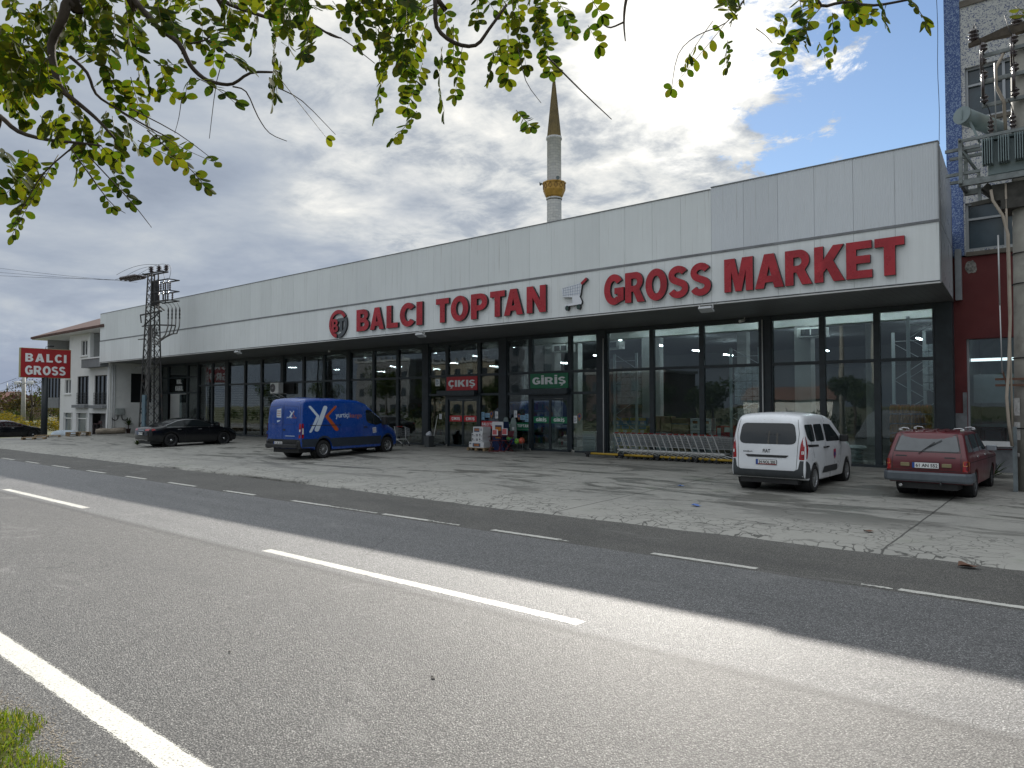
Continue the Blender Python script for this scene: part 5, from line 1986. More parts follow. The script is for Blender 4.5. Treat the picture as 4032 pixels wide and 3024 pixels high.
white_van(); blue_van(); red_estate()
sal = black_saloon()
s2 = copy_tree(sal)
s2.location = (-62.4, 15.6, terr(-62.4, 16.5) + .042)
s2['label'] = 'black car behind the red sign post at the left end of the lot'
# ------------------------------------------------------------------ structures round the shop
M_galv = mat('galvanised', (0.20, 0.22, 0.22), 0.5, 0.5, var=0.3, vscale=6)
M_rust = mat('pylon_steel', (0.050, 0.050, 0.050), 0.65, 0.3, var=0.5, vscale=8, dirt=(0.10, 0.05, 0.03), dscale=4, dlo=.58, dhi=.75)
M_insul = mat('insulator_brown', (0.030, 0.016, 0.018), 0.12, coat=.5)
M_cable = mat('cable_black', (0.012, 0.012, 0.013), 0.6)
M_cable_g = mat('cable_grey', (0.17, 0.165, 0.16), 0.6)


def insulator(mb, c, r, h, n=4, ax='Z', m=0):
    prof = [(r * .45, 0)]
    for i in range(n):
        z0 = h * (.06 + .88 * i / n)
        z1 = h * (.06 + .88 * (i + 1) / n)
        prof += [(r * .5, z0), (r, z0 + (z1 - z0) * .30), (r * .96, z0 + (z1 - z0) * .48), (r * .5, z0 + (z1 - z0) * .78)]
    prof += [(r * .45, h), (.001, h)]
    mb.lathe(prof, c, 14, ax, m)


# ---- lattice pylon
def lattice_pylon():
    bx_, by_ = -41.2, 18.0
    z0 = terr(bx_, by_) + .03
    t = thing('lattice_pylon', 'rusty lattice power pylon with cables in front of the shop', 'pylon', (bx_, by_, z0), rad(6))
    Ht = 9.6 - z0
    def s(z):
        return (.90 * (1 - z / Ht) + .38 * z / Ht) / 2
    mb = MB()
    for sx in (-1, 1):
        for sy in (-1, 1):
            w0, w1 = s(0), s(Ht)
            mb.bar((sx * w0, sy * w0, -.1), (sx * w1, sy * w1, Ht), .065)
    mb.build('leg', M_rust, t)
    mb = MB()
    z = 0.0
    k = 0
    while z < Ht - .25:
        st = 1.15 * s(z) * 2 * .85
        z1 = min(Ht, z + st)
        a, b = s(z), s(z1)
        for (p, q) in (((-1, -1), (1, -1)), ((1, -1), (1, 1)), ((1, 1), (-1, 1)), ((-1, 1), (-1, -1))):
            mb.bar((p[0] * a, p[1] * a, z), (q[0] * b, q[1] * b, z1), .034, .012)
            mb.bar((q[0] * a, q[1] * a, z), (p[0] * b, p[1] * b, z1), .034, .012)
            if k % 3 == 0:
                mb.bar((p[0] * a, p[1] * a, z), (q[0] * a, q[1] * a, z), .04, .014)
        z = z1
        k += 1
    mb.build('bracing', M_rust, t)
    def L(x, y, z):      # world -> local (small rotation ignored on purpose for cables)
        return (x - bx_, y, z - z0)
    # head: cross-arm, post insulators, strain strings towards the line
    mb = MB()
    for y in (-.16, .16):
        mb.bar(L(-41.75, y, 9.62), L(-40.0, y, 9.62), .07)
    mb.bar(L(-40.06, -.2, 9.62), L(-40.06, .2, 9.62), .07); mb.bar(L(-41.7, -.34, 9.60), L(-41.7, .34, 9.60), .08)
    mb.build('crossarm', M_rust, t)
    for x, y in ((-41.2, -.12), (-40.62, 0), (-40.06, .1)):
        mb = MB(); insulator(mb, L(x, y, 9.68), .15, .34, 3); mb.build('post_insulator', M_insul, t)
    for y in (-.26, 0, .26):
        mb = MB()
        insulator(mb, L(-44.3, y, 9.60), .115, 1.9, 9, 'X')
        mb.bar(L(-44.75, y, 9.60), L(-44.3, y, 9.60), .03); mb.bar(L(-42.4, y, 9.60), L(-41.7, y, 9.60), .035)
        mb.build('strain_insulator', M_insul, t)
    # fuse cage on the right-hand side, three decks
    mb = MB()
    for z in (9.08, 8.46, 7.93):
        for y in (-.3, .3):
            mb.bar(L(-40.75, y, z), L(-39.15, y, z), .06)
        for x in (-40.55, -39.15):
            mb.bar(L(x, -.34, z), L(x, .34, z), .05)
    for x in (-40.45,):
        for y in (-.3, .3):
            mb.bar(L(x, y, 7.93), L(x, y, 9.08), .05)
    mb.bx(*[v - bx_ for v in (-41.12, -40.82)], -.15, .15, 7.75 - z0, 9.1 - z0)
    mb.build('fuse_cage', M_rust, t)
    for i, x in enumerate((-40.1, -39.65, -39.2)):
        mb = MB()
        mb.tube([L(x, -.3, 8.52), L(x, -.3, 9.02)], .035, 8); mb.tube([L(x, -.3, 7.98), L(x, -.3, 8.42)], .035, 8)
        insulator(mb, L(x - .22, -.05, 8.50), .06, .5, 4); insulator(mb, L(x - .22, .1, 7.97), .06, .45, 4)
        mb.build('fuse', M_insul, t)
    # brackets lower down
    mb = MB()
    mb.bar(L(-42.1, -.2, 7.3), L(-39.95, -.2, 7.38), .07); mb.bar(L(-42.1, -.2, 7.3), L(-42.0, -.2, 6.85), .05); mb.bar(L(-41.7, -.2, 6.7), L(-40.2, -.2, 7.3), .05)
    mb.bar(L(-40.6, -.1, 6.66), L(-38.85, -.1, 6.52), .075); mb.bar(L(-41.9, -.2, 6.65), L(-40.6, -.1, 6.66), .06)
    mb.bar(L(-42.1, -.3, 5.9), L(-41.5, -.3, 5.9), .05); mb.bar(L(-40.6, -.3, 5.55), L(-39.9, -.3, 5.55), .05)
    mb.bar(L(-42.0, -.5, 4.3), L(-40.2, -.5, 4.3), .04)
    for a, b in (((-40.6, 7.7), (-39.95, 7.35)), ((-40.35, 7.75), (-39.7, 7.4))):
        mb.bar(L(a[0], -.2, a[1]), L(b[0], -.2, b[1]), .06)
    mb.build('bracket', M_rust, t)
    # cable tails with slim terminations, sagging back into the tower
    for i in range(4):
        x = -39.38 + i * .20
        y = -.15 + .1 * i
        mb = MB()
        mb.tube([L(x - .6 + .1 * i, y, 7.86), L(x - .15, y, 7.68), L(x, y, 7.5)], .012, 5)
        mb.lathe([(.02, 0), (.03, .05), (.045, .1), (.028, .2), (.045, .3), (.028, .4), (.045, .5), (.02, .68)], L(x, y, 6.85), 10)
        mb.build('cable_termination', M_cable, t)
        mb = MB()
        sag = 5.55 + .12 * i
        mb.tube([L(x, y, 6.9), L(x - .02, y, 6.5), L(x - .25, y, 6.05 + .02 * i), L(x - .75, y, sag + .2), L(-40.5, y, sag), L(-40.95, y, sag + .2), L(-41.1, y, 6.1), L(-41.05, y, 6.5)], .035, 7)
        mb.build('cable', M_cable_g, t)
    mb = MB()
    for i in range(4):
        x = -41.25 + i * .12
        mb.tube([L(x, -.2, 6.6), L(x + .05, -.25, 5.2), L(x - .03, -.3, 3.0), L(x, -.35, .2)], .03, 6)
    mb.build('riser_cable', M_cable_g, t)
    mb = MB(); mb.bx(-.16, .14, -.45, -.30, .1, 2.6); mb.build('cable_duct', mat('duct_blue_grey', (.10, .16, .20), .5, var=.2), t)
    # jumper wires over the head
    mb = MB()
    for (a, m_, b) in (((-44.2, -.5, 9.78), (-42.3, -.3, 10.38), (-40.62, 0, 10.05)), ((-44.2, 0, 9.76), (-42.6, 0, 10.15), (-41.2, -.1, 10.02)), ((-44.2, .5, 9.76), (-41.2, .3, 10.42), (-40.06, .1, 10.02)), ((-40.06, .1, 10.02), (-39.2, .0, 10.0), (-39.25, -.2, 9.1)), ((-40.62, 0, 10.03), (-40.0, -.1, 9.7), (-39.7, -.2, 9.1))):
        pts = []
        for k in range(11):
            q = k / 10
            pts.append(L(*[(1 - q) ** 2 * a[j] + 2 * q * (1 - q) * (m_[j] * 1.0) + q * q * b[j] for j in range(3)]))
        mb.tube(pts, .011, 4)
    mb.build('jumper_wire', M_cable, t)
    return t


lattice_pylon()
for i, y in enumerate((17.4, 18.0, 18.6)):
    w = MB()
    pts = []
    for k in range(25):
        q = k / 24
        pts.append((-44.7 + (-88 + 44.7) * q - 0.0, y + (-8.5 - y + i * 1.0) * q, 9.6 + (16.2 + 1.5 * i - 9.6) * q - 1.1 * 4 * q * (1 - q)))
    w.tube(pts, .008, 4, cap=False)
    tag(w.build('power_line', M_cable), 'power line running left from the lattice pylon', 'cable', 'power lines from the pylon')

# ---- post sign at the left end
t = thing('post_sign', 'red board reading BALCI GROSS on a dark post', 'sign', (-57.3, 17.72, terr(-57.3, 17.7)))
gz0 = terr(-57.3, 17.7)
mb = MB(); mb.tube([(0, 0, -.1), (0, 0, 4.15 - gz0)], .20, 18); mb.build('post', mat('post_dark', (0.016, 0.022, 0.026), .5), t)
mb = MB(); mb.bx(-.16, .16, -1.56, 1.56, 4.10 - gz0, 6.16 - gz0); mb.build('board', [mat('sign_case', (0.36, 0.34, 0.16), .5)], t, bevel=.01)
mb = MB(); mb.bx(.161, .172, -1.53, 1.53, 4.13 - gz0, 6.13 - gz0)
mb.bx(-.172, -.161, -1.53, 1.53, 4.13 - gz0, 6.13 - gz0); mb.build('face', mat('board_red', (0.36, 0.016, 0.020), .4, var=.1, vscale=.8), t)
for sd in (1, -1):
    mb = MB()
    block_text(mb, 'BALCI', -1.28, 1.26, 5.20 - gz0, 5.78 - gz0, lambda u, v, d: (sd * (.176 + d), sd * u, v), .02, 0, gap=.2)
    block_text(mb, 'GROSS', -1.28, 1.22, 4.30 - gz0, 4.92 - gz0, lambda u, v, d: (sd * (.176 + d), sd * u, v), .02, 0)
    mb.build('lettering', M_letter, t)
mb = MB(); mb.tube([(0, 0, 6.16 - gz0), (.05, .0, 6.30 - gz0), (.5, .12, 6.34 - gz0)], .02, 6); mb.rbox((.58, .14, 6.32 - gz0), (.25, .34, .10), .03); mb.build('sign_lamp', M_black, t)

# ---- white house beyond the shop
hY = 20.6
h = thing('white_house', 'white rendered three-storey house with a brown hipped roof left of the shop', 'house', (-60, hY, -.35))
off = Vector((60, -hY, .35))
def hpart(mb, name, m, parent=None, label=None):
    o = mb.build(name, m, parent or h)
    if parent is None: o.location = off
    if label: o['label'] = label
    return o
M_house = mat('render_white', (0.74, 0.75, 0.745), .85, var=.05, vscale=.8, dirt=(.58, .58, .56), dscale=.5, dlo=.55, dhi=.8)
M_hgrey = mat('render_grey', (0.19, 0.20, 0.21), .8, var=.12)
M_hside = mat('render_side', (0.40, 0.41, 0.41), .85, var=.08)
M_dkglass = mat('window_dark', (0.020, 0.026, 0.032), .08, spec=.7)
XH0, XH1 = -63.2, -53.42
mb = MB()
# front wall as bands round its openings
Z = [(-0.5, 1.62, [(-62.4, -60.55, 0.1, 1.60), (-59.8, -57.6, 0.1, 1.60), (-57.35, -54.3, -.4, 1.60)]),
     (1.62, 5.58, [(-62.26, -60.97, 3.09, 4.19), (-59.65, -57.5, 2.25, 4.36), (-56.4, -54.2, 2.22, 4.34)])]
def wall_with(mb, x0, x1, z0, z1, holes, y0, y1):
    xs = sorted(set([x0, x1] + [v for q in holes for v in q[:2]]))
    for a, b in zip(xs, xs[1:]):
        cuts = [(q[2], q[3]) for q in holes if q[0] <= a + 1e-6 and q[1] >= b - 1e-6]
        z = z0
        for c in sorted(cuts):
            if c[0] > z + 1e-6: mb.bx(a, b, y0, y1, z, c[0])
            z = c[1]
        if z < z1 - 1e-6: mb.bx(a, b, y0, y1, z, z1)
for z0, z1, holes in Z:
    wall_with(mb, XH0, XH1, z0, z1, holes, hY, hY + .25)
wall_with(mb, -61.4, -57.35, 5.581, 7.55, [(-59.06, -57.85, 5.90, 7.05)], hY, hY + .25)
mb.bx(XH0 - .0, XH0 + .2, hY + .26, hY + 9, -.5, 5.58)
mb.bx(XH0 + .21, XH1, hY + 8.8, hY + 9, -.5, 7.5)
mb.bx(XH1 - .2, XH1, hY + .26, hY + 8.79, -.5, 5.58)
hpart(mb, 'wall', M_house)
mb = MB()
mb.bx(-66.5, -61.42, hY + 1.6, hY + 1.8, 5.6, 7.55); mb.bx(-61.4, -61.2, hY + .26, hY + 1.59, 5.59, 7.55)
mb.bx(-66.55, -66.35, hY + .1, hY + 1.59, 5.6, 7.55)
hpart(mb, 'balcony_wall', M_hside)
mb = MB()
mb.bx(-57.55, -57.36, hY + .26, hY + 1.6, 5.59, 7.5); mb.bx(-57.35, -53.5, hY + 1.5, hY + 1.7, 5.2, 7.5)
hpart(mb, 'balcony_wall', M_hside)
mb = MB()
mb.bx(-57.4, -53.95, hY - .55, hY - .01, 4.90, 5.50); hpart(mb, 'balcony', M_hgrey, label='dark grey balcony front at the right')
mb = MB(); mb.bx(-57.5, -53.9, hY - .6, hY + 1.5, 5.51, 5.60); hpart(mb, 'balcony_slab', M_house)
mb = MB(); mb.bx(-66.3, -63.25, hY - .1, hY + 3, 1.98, 2.80); hpart(mb, 'bay_base', M_hgrey)
mb = MB()
mb.bx(-66.2, -63.25, hY - .05, hY + 3, 2.81, 4.45)
bay = hpart(mb, 'bay_window', M_dkglass)
mb = MB()
for x in (-66.2, -65.4, -64.7, -64.0, -63.3):
    mb.bx(x - .05, x + .05, hY - .10, hY - .055, 2.81, 4.45)
mb.bx(-66.3, -63.2, hY - .16, hY + 3.05, 4.455, 4.6); mb.build('window_frame', M_black, bay)
mb = MB(); mb.bx(-66.7, -61.3, hY - .3, hY + 8, 5.46, 5.57); hpart(mb, 'floor_slab', M_house)
# windows
def hwin(x0, x1, z0, z1, bars, frame, rail=False):
    mb = MB(); mb.bx(x0, x1, hY + .12, hY + .14, z0, z1)
    w = hpart(mb, 'window', M_dkglass)
    f = MB()
    for k in range(bars + 1):
        x = x0 + (x1 - x0) * k / bars
        f.bx(x - .045, x + .045, hY + .06, hY + .115, z0, z1)
    f.bx(x0, x1, hY + .065, hY + .112, z0 - .04, z0 + .05); f.bx(x0, x1, hY + .065, hY + .112, z1 - .06, z1 + .02)
    f.build('window_frame', frame, w)
    if rail:
        r = MB()
        for k in range(9):
            r.bar((x0 + (x1 - x0) * k / 8, hY - .06, z0), (x0 + (x1 - x0) * k / 8, hY - .06, z0 + .85), .018)
        for k in range(5):
            r.bar((x0, hY - .06, z0 + .05 + .2 * k), (x1, hY - .06, z0 + .05 + .2 * k), .022)
        r.build('guard_rail', M_black, w)
        b = MB(); b.bx(x0 - .25, x1 + .05, hY - .30, hY - .005, z0 - .26, z0 - .04); b.build('flower_box', M_hgrey, w)
    else:
        b = MB(); b.bx(x0 - .1, x1 + .1, hY - .08, hY + .05, z0 - .1, z0 - .041); b.build('sill', M_house, w)
hwin(-59.65, -57.5, 2.25, 4.36, 3, M_black, True)
hwin(-56.4, -54.2, 2.22, 4.34, 3, M_black, True)
hwin(-62.26, -60.97, 3.09, 4.19, 2, M_white)
hwin(-59.06, -57.85, 5.90, 7.05, 2, M_white)
for x0, x1 in ((-62.4, -60.55), (-59.8, -57.6)):
    mb = MB(); mb.bx(x0, x1, hY + .15, hY + .17, .1, 1.6); w = hpart(mb, 'shop_window', mat('window_curtain', (.13, .16, .17), .15, var=.4, vscale=.8))
    f = MB()
    for x in (x0 + .04, x1 - .45, x1 - .04): f.bx(x - .04, x + .04, hY + .08, hY + .148, .1, 1.6)
    f.bx(x0, x1, hY + .085, hY + .147, 1.15, 1.22); f.build('window_frame', M_white, w)
mb = MB(); mb.bx(-57.35, -54.3, hY + .8, hY + .9, -.5, 1.6); hpart(mb, 'shutter', mat('shutter_grey', (.20, .20, .21), .6, var=.15))
mb = MB()
e = [(-67.6, hY - .8, 7.62), (-53.0, hY - .8, 7.62), (-53.0, hY + 9.6, 7.62), (-67.6, hY + 9.6, 7.62)]
rd = [(-61.8, hY + 4.4, 10.0), (-58.5, hY + 4.4, 10.0)]
vs = e + [(x, y, z + .16) for x, y, z in e] + rd
mb.add(vs, [(3, 2, 1, 0), (0, 1, 5, 4), (1, 2, 6, 5), (2, 3, 7, 6), (3, 0, 4, 7), (4, 5, 9, 8), (5, 6, 9), (6, 7, 8, 9), (7, 4, 8)])
hpart(mb, 'roof', mat('roof_tile', (.085, .040, .032), .8, var=.35, vscale=3, bump=.5, bscale=8))
mb = MB(); mb.bx(-67.5, -53.05, hY - .72, hY + 2.5, 7.56, 7.615); hpart(mb, 'eaves', M_house)

# ---- tower block with a red ground floor at the right
def mosaic_mat(name, a, b, sc=38.0, thr=0.56):
    m = bpy.data.materials.new(name)
    m.use_nodes = True
    nt = m.node_tree
    nt.nodes.clear()
    g = NG(nt)
    out = g.n('ShaderNodeOutputMaterial')
    tc = g.n('ShaderNodeTexCoord').outputs['Object']
    v = g.n('ShaderNodeTexVoronoi', {'Vector': tc, 'Scale': sc}, distance='CHEBYCHEV')
    cc = g.n('ShaderNodeSeparateColor', {0: v.outputs['Color']}).outputs[0]
    n = g.noise(tc, sc * .32, 2, .5, 2.0)
    f = g.sstep(g.math('ADD', g.math('MULTIPLY', n, .7), g.math('MULTIPLY', cc, .3)), thr - .02, thr + .02)
    c = g.mix(f, a, b)
    k = g.math('MULTIPLY_ADD', g.noise(tc, .6, 5), .5, .75)
    c = g.mix(1.0, c, g.n('ShaderNodeCombineColor', {0: k, 1: k, 2: k}).outputs[0], 'MULTIPLY')
    bs = g.n('ShaderNodeBsdfPrincipled', {'Base Color': c, 'Roughness': .6})
    bn = g.n('ShaderNodeBump', {'Strength': .4, 'Distance': .01, 'Height': f})
    nt.links.new(bn.outputs[0], bs.inputs['Normal'])
    nt.links.new(bs.outputs[0], out.inputs[0])
    return m
M_mos_b = mosaic_mat('mosaic_blue', (.032, .070, .21), (.18, .25, .40), 44, .545)
M_mos_w = mosaic_mat('mosaic_white', (.44, .45, .44), (.11, .13, .21), 40, .575)
M_redw = mat('render_red', (.135, .030, .030), .85, var=.15, vscale=1.2, dirt=(.10, .024, .026), dscale=.8)
bl = thing('tower_block', 'tall block with blue and white mosaic walls over a dark red ground floor', 'building', (5, 24.2, 0))
boff = Vector((-5, -24.2, 0))
def bpart(mb, name, m, parent=None, label=None):
    o = mb.build(name, m, parent or bl)
    if parent is None: o.location = boff
    if label: o['label'] = label
    return o
BX0, BY = -3.3, 24.2
mb = MB()
mb.bx(BX0, -2.90, BY, BY + 16, 6.48, 22); bpart(mb, 'blue_wall', M_mos_b)
mb = MB()
holes = [(-2.86, -.6, 6.62, 8.0), (-2.80, -.6, 10.45, 11.98), (-2.80, -.6, 14.4, 15.9), (.8, 3.0, 6.62, 8.0), (.8, 3.0, 10.45, 11.98), (5, 8, 6.62, 8.0), (5, 8, 10.45, 11.98)]
wall_with(mb, -2.898, 14, 6.48, 22, holes, BY + .02, BY + .3)
bpart(mb, 'white_wall', M_mos_w)
mb = MB(); mb.bx(-2.9, 14, BY - .02, BY + .4, 13.80, 13.98); mb.bx(-2.85, 14, BY - .06, BY + .019, 6.44, 6.56); mb.bx(-2.85, -.5, BY - .06, BY + .019, 10.30, 10.40); bpart(mb, 'ledge', mat('ledge_brown', (.13, .115, .095), .8, var=.3))
for q in holes:
    mb = MB(); mb.bx(q[0], q[1], BY + .2, BY + .22, q[2], q[3]); w = bpart(mb, 'window', mat('window_grey', (.040, .062, .078), .1, spec=.7, var=.3, vscale=.9))
    f = MB()
    xm = q[0] + (q[1] - q[0]) * .42
    for x in (q[0] + .03, xm, q[1] - .03): f.bx(x - .035, x + .035, BY + .12, BY + .195, q[2], q[3])
    zt = q[2] + (q[3] - q[2]) * .66
    for z in (q[2] + .03, zt, q[3] - .03): f.bx(q[0], q[1], BY + .125, BY + .19, z - .03, z + .03)
    f.build('window_frame', mat('frame_aluminium', (.34, .36, .38), .45, .4), w)
mb = MB()
wall_with(mb, -3.2, 14, -.2, 6.43, [(-2.90, -.4, .9, 4.05), (1, 6, .5, 4.05)], BY - .005, BY + .35)
bpart(mb, 'red_wall', M_redw)
mb = MB()
mb.bx(-3.19, -2.905, BY - .03, BY - .006, -.2, 1.9); mb.bx(-3.0, -2.905, BY - .028, BY - .006, 1.9, 2.5); mb.bx(-2.9, -.4, BY - .03, BY - .006, -.2, .88); bpart(mb, 'bare_plaster', mat('plaster_patch', (.20, .21, .22), .9, var=.35, vscale=3, bump=.5))
mb = MB(); mb.bx(-3.3, -3.21, BY, BY + 16, -.2, 6.47); mb.bx(13.8, 14, BY + .4, BY + 16, 0, 22); mb.bx(-3.2, 13.8, BY + 15.8, BY + 16, 0, 22); mb.bx(-3.25, 13.9, BY + .36, BY + 15.7, 21.7, 21.95); bpart(mb, 'side_wall', M_conc)
# shop window of the ground floor with a dim room behind
mb = MB(); mb.bx(-2.9, -.4, BY + .20, BY + .21, .9, 4.05); w = bpart(mb, 'shop_window', M_glass)
f = MB()
for x in (-2.88, -.42): f.bx(x - .03, x + .03, BY + .12, BY + .26, .9, 4.05)
f.bx(-2.88, -.42, BY + .12, BY + .26, .9, .96); f.build('window_frame', mat('frame_aluminium', (.34, .36, .38)), w)
mb = MB(); mb.bx(-2.9, -.3, BY + 3.2, BY + 3.3, 0, 4.3); mb.bx(-2.98, -2.92, BY + .36, BY + 3.2, 0, 4.3); mb.bx(-.35, -.3, BY + .36, BY + 3.2, 0, 4.3); mb.bx(-2.9, -.4, BY + .36, BY + 3.2, 4.2, 4.3); bpart(mb, 'room_wall', mat('room_wall', (.36, .39, .38), .8, var=.15))
mb = MB(); mb.bx(-2.85, -1.75, BY + 1.0, BY + 1.4, 2.2, 3.05); mb.bx(-2.9, -1.4, BY + .9, BY + 1.6, 1.50, 1.58); bpart(mb, 'wall_cabinet', mat('cabinet', (.42, .45, .45), .5, var=.1))
mb = MB(); mb.bx(-2.85, -.6, BY + .5, BY + .58, 3.42, 3.50); bpart(mb, 'strip_light', mat('lit_tube_dim', (.8, .8, .8), .4, emit=(.9, .95, 1), estr=1.2))
mb = MB(); mb.bx(-2.8, -.6, BY - .25, BY - .035, .98, 1.12); bpart(mb, 'ledge', mat('ledge_white', (.70, .71, .70), .5))
tv = thing('television', 'old grey television standing inside the red shop window', 'television', (-2.35, BY + .62, .97))
mb = MB(); mb.rbox((0, 0, .27), (.62, .5, .50), .08); mb.build('casing', mat('tv_dark', (.035, .045, .055), .5), tv)
mb = MB(); mb.rbox((.02, -.255, .27), (.42, .02, .34), .05); mb.rbox((.2, -.27, .14), (.08, .02, .06), .01); mb.build('back_panel', mat('tv_grey', (.10, .12, .15), .6), tv)
# broken spot in the plaster
mb = MB()
random.seed(3)
pts = [(-2.74 + .155 * math.cos(a) * random.uniform(.75, 1.1), 6.12 + .21 * math.sin(a) * random.uniform(.75, 1.1)) for a in [2 * PI * k / 16 for k in range(16)]]
mb.add([(p[0], BY - .012, p[1]) for p in pts] + [(-2.73, BY - .009, 6.12)], [(k, (k + 1) % 16, 16) for k in range(16)])
bpart(mb, 'broken_plaster', mat('rubble', (.26, .25, .23), .95, var=.7, vscale=14, bump=1.0, bscale=30))
mb = MB(); mb.bx(-3.12, -2.96, BY - .16, BY - .04, 5.18, 6.62); mb.bx(-3.11, -2.97, BY - .158, BY - .042, 6.621, 6.66); bpart(mb, 'metal_duct', mat('duct_steel', (.36, .38, .40), .35, .6, var=.2))
# hanging wire at the blue corner
w = MB()
w.tube([(-3.44 + .012 * math.sin(k * 1.3), 24.0, 16.5 - k * .52) for k in range(16)], .008, 4)
tag(w.build('hanging_wire', M_cable), 'thin wire hanging down beside the blue wall corner', 'cable')

# ---- concrete pole with a transformer
PX, PY = -1.17, 20.0
pz = terr(PX, PY)
pt_ = thing('transformer_pole', 'concrete power pole carrying a grey transformer on a steel platform', 'power pole', (PX, PY, pz))
def q(x, y, z): return (x - PX, y - PY, z - pz)
mb = MB(); mb.tube([(0, 0, -.1), (0, 0, 4), (0, 0, 10.6 - pz)], [.34, .285, .235], 24); mb.build('pole', mat('pole_concrete', (.33, .32, .285), .9, var=.25, vscale=1.6, bump=.4, bscale=18, dirt=(.22, .21, .19), dscale=1.1), pt_)
YF_ = 19.7
mb = MB()
for y in (19.55, 20.45):
    mb.bar(q(-2.42, y, 7.34), q(.3, y, 7.34), .11, .13); mb.bar(q(-2.42, y, 8.36), q(.3, y, 8.36), .05, .07)
for y in (19.55, 20.45):
    mb.bar(q(-2.38, y, 7.34), q(-2.38, y, 8.36), .08, .06)
mb.bar(q(-2.38, 19.4, 7.36), q(-2.38, 20.6, 7.36), .08); mb.bar(q(-2.38, 19.4, 8.36), q(-2.38, 20.6, 8.36), .05)
mb.bar(q(-2.34, 19.55, 8.1), q(-2.06, 19.9, 7.62), .05)
for y, z in ((19.62, 8.19), (19.62, 7.60), (20.3, 8.19), (20.3, 7.6)):
    mb.bar(q(-2.70, y, z), q(-2.0, y, z), .06, .07)
mb.bar(q(-2.05, 19.75, 7.6), q(-2.03, 19.75, 6.85), .07)
mb.build('platform', M_galv, pt_)
mb = MB()
mb.bar(q(-1.95, 19.75, 7.25), q(-1.42, 19.95, 6.68), .16); mb.bar(q(-1.95, 20.25, 7.25), q(-1.42, 20.05, 6.68), .16)
mb.bx(-.45, .45, -.4, .4, 6.62 - pz, 6.84 - pz); mb.bx(-.62, .5, -.36, .36, 6.845 - pz, 7.22 - pz)
mb.bar(q(-2.2, 19.68, 6.84), q(-1.42, 19.72, 6.92), .05, .10)
mb.build('bracket', mat('bracket_dark', (.05, .048, .042), .8, var=.4, vscale=5), pt_)
mb = MB()
mb.rbox(q(-1.0, 20.0, 7.86), (1.75, .62, .80), .06)
mb.bx(-1.0 - .95 - PX, -1.0 + .95 - PX, -.38, .38, 8.275 - pz, 8.33 - pz)
mb.build('tank', mat('transformer_grey', (.23, .29, .30), .5, var=.12, vscale=2), pt_)
for x0 in (-1.97, -1.66, -1.35, -1.04):
    mb = MB()
    for k in range(5):
        x = x0 + .035 + k * .045
        mb.rbox(q(x, 19.56, 7.98 - .0), (.018, .24, .60), .006)
    mb.bx(x0 + .012 - PX, x0 + .235 - PX, -.36, -.345, 7.69 - pz, 8.27 - pz)
    mb.build('cooling_fins', mat('transformer_grey', (.2, .2, .2)), pt_)
mb = MB()
a, b = Vector(q(-2.33, 19.55, 8.97)), Vector(q(-1.75, 20.75, 8.86))
mb.tube([a, b], .19, 20); mb.tube([a - (b - a) * .02, a + (b - a) * .02], .205, 20); mb.bar(q(-2.335, 19.50, 8.85), q(-2.335, 19.50, 9.09), .02)
mb.bar(q(-2.2, 19.75, 8.85), q(-2.02, 19.75, 8.33), .30, .05)
mb.build('conservator', mat('transformer_grey', (.2, .2, .2)), pt_)
for x in (-1.785, -1.365, -.95):
    mb = MB(); insulator(mb, q(x, 19.7, 8.36), .068, .44, 4); mb.tube([q(x, 19.7, 8.78), q(x, 19.7, 8.86)], .018, 6); mb.build('bushing', M_insul, pt_)
    mb = MB(); mb.tube([q(x, 19.7, 8.84), q(x - .02, 19.66, 8.98), q(x - .07, 19.62, 9.12)], .010, 5); mb.build('lead_wire', M_cable, pt_)
mb = MB()
vs = []
for x, w_, hgt, z in ((-2.2, .06, .05, 10.70), (-1.75, .07, .075, 10.77), (-1.45, .09, .13, 10.80), (-.9, .09, .13, 10.80), (-.6, .07, .075, 10.77), (-.15, .06, .05, 10.70)):
    vs += [q(x, 20 - w_ - .2, z - hgt), q(x, 20 + w_ - .2, z - hgt), q(x, 20 + w_ - .2, z + hgt * .6), q(x, 20 - w_ - .2, z + hgt * .6)]
fs = [(0, 1, 2, 3), (23, 22, 21, 20)]
for i in range(5):
    for k in range(4):
        fs.append((i * 4 + k, i * 4 + (k + 1) % 4, (i + 1) * 4 + (k + 1) % 4, (i + 1) * 4 + k))
mb.add(vs, fs); mb.build('top_arm', mat('wood_arm', (.075, .060, .045), .85, var=.4, vscale=6), pt_)
for x in (-2.10, -1.26, -.3):
    mb = MB(); insulator(mb, q(x, 19.8, 10.80 if x > -1.9 else 10.76), .115, .30, 3); mb.tube([q(x, 19.8, 11.05), q(x + .02, 19.8, 11.18)], .012, 5); mb.build('post_insulator', M_insul, pt_)
mb = MB()
for z in (10.31, 9.70, 9.13):
    mb.bar(q(-1.95, 19.7, z), q(-.2, 19.7, z), .07, .085)
mb.build('crossarm', M_galv, pt_)
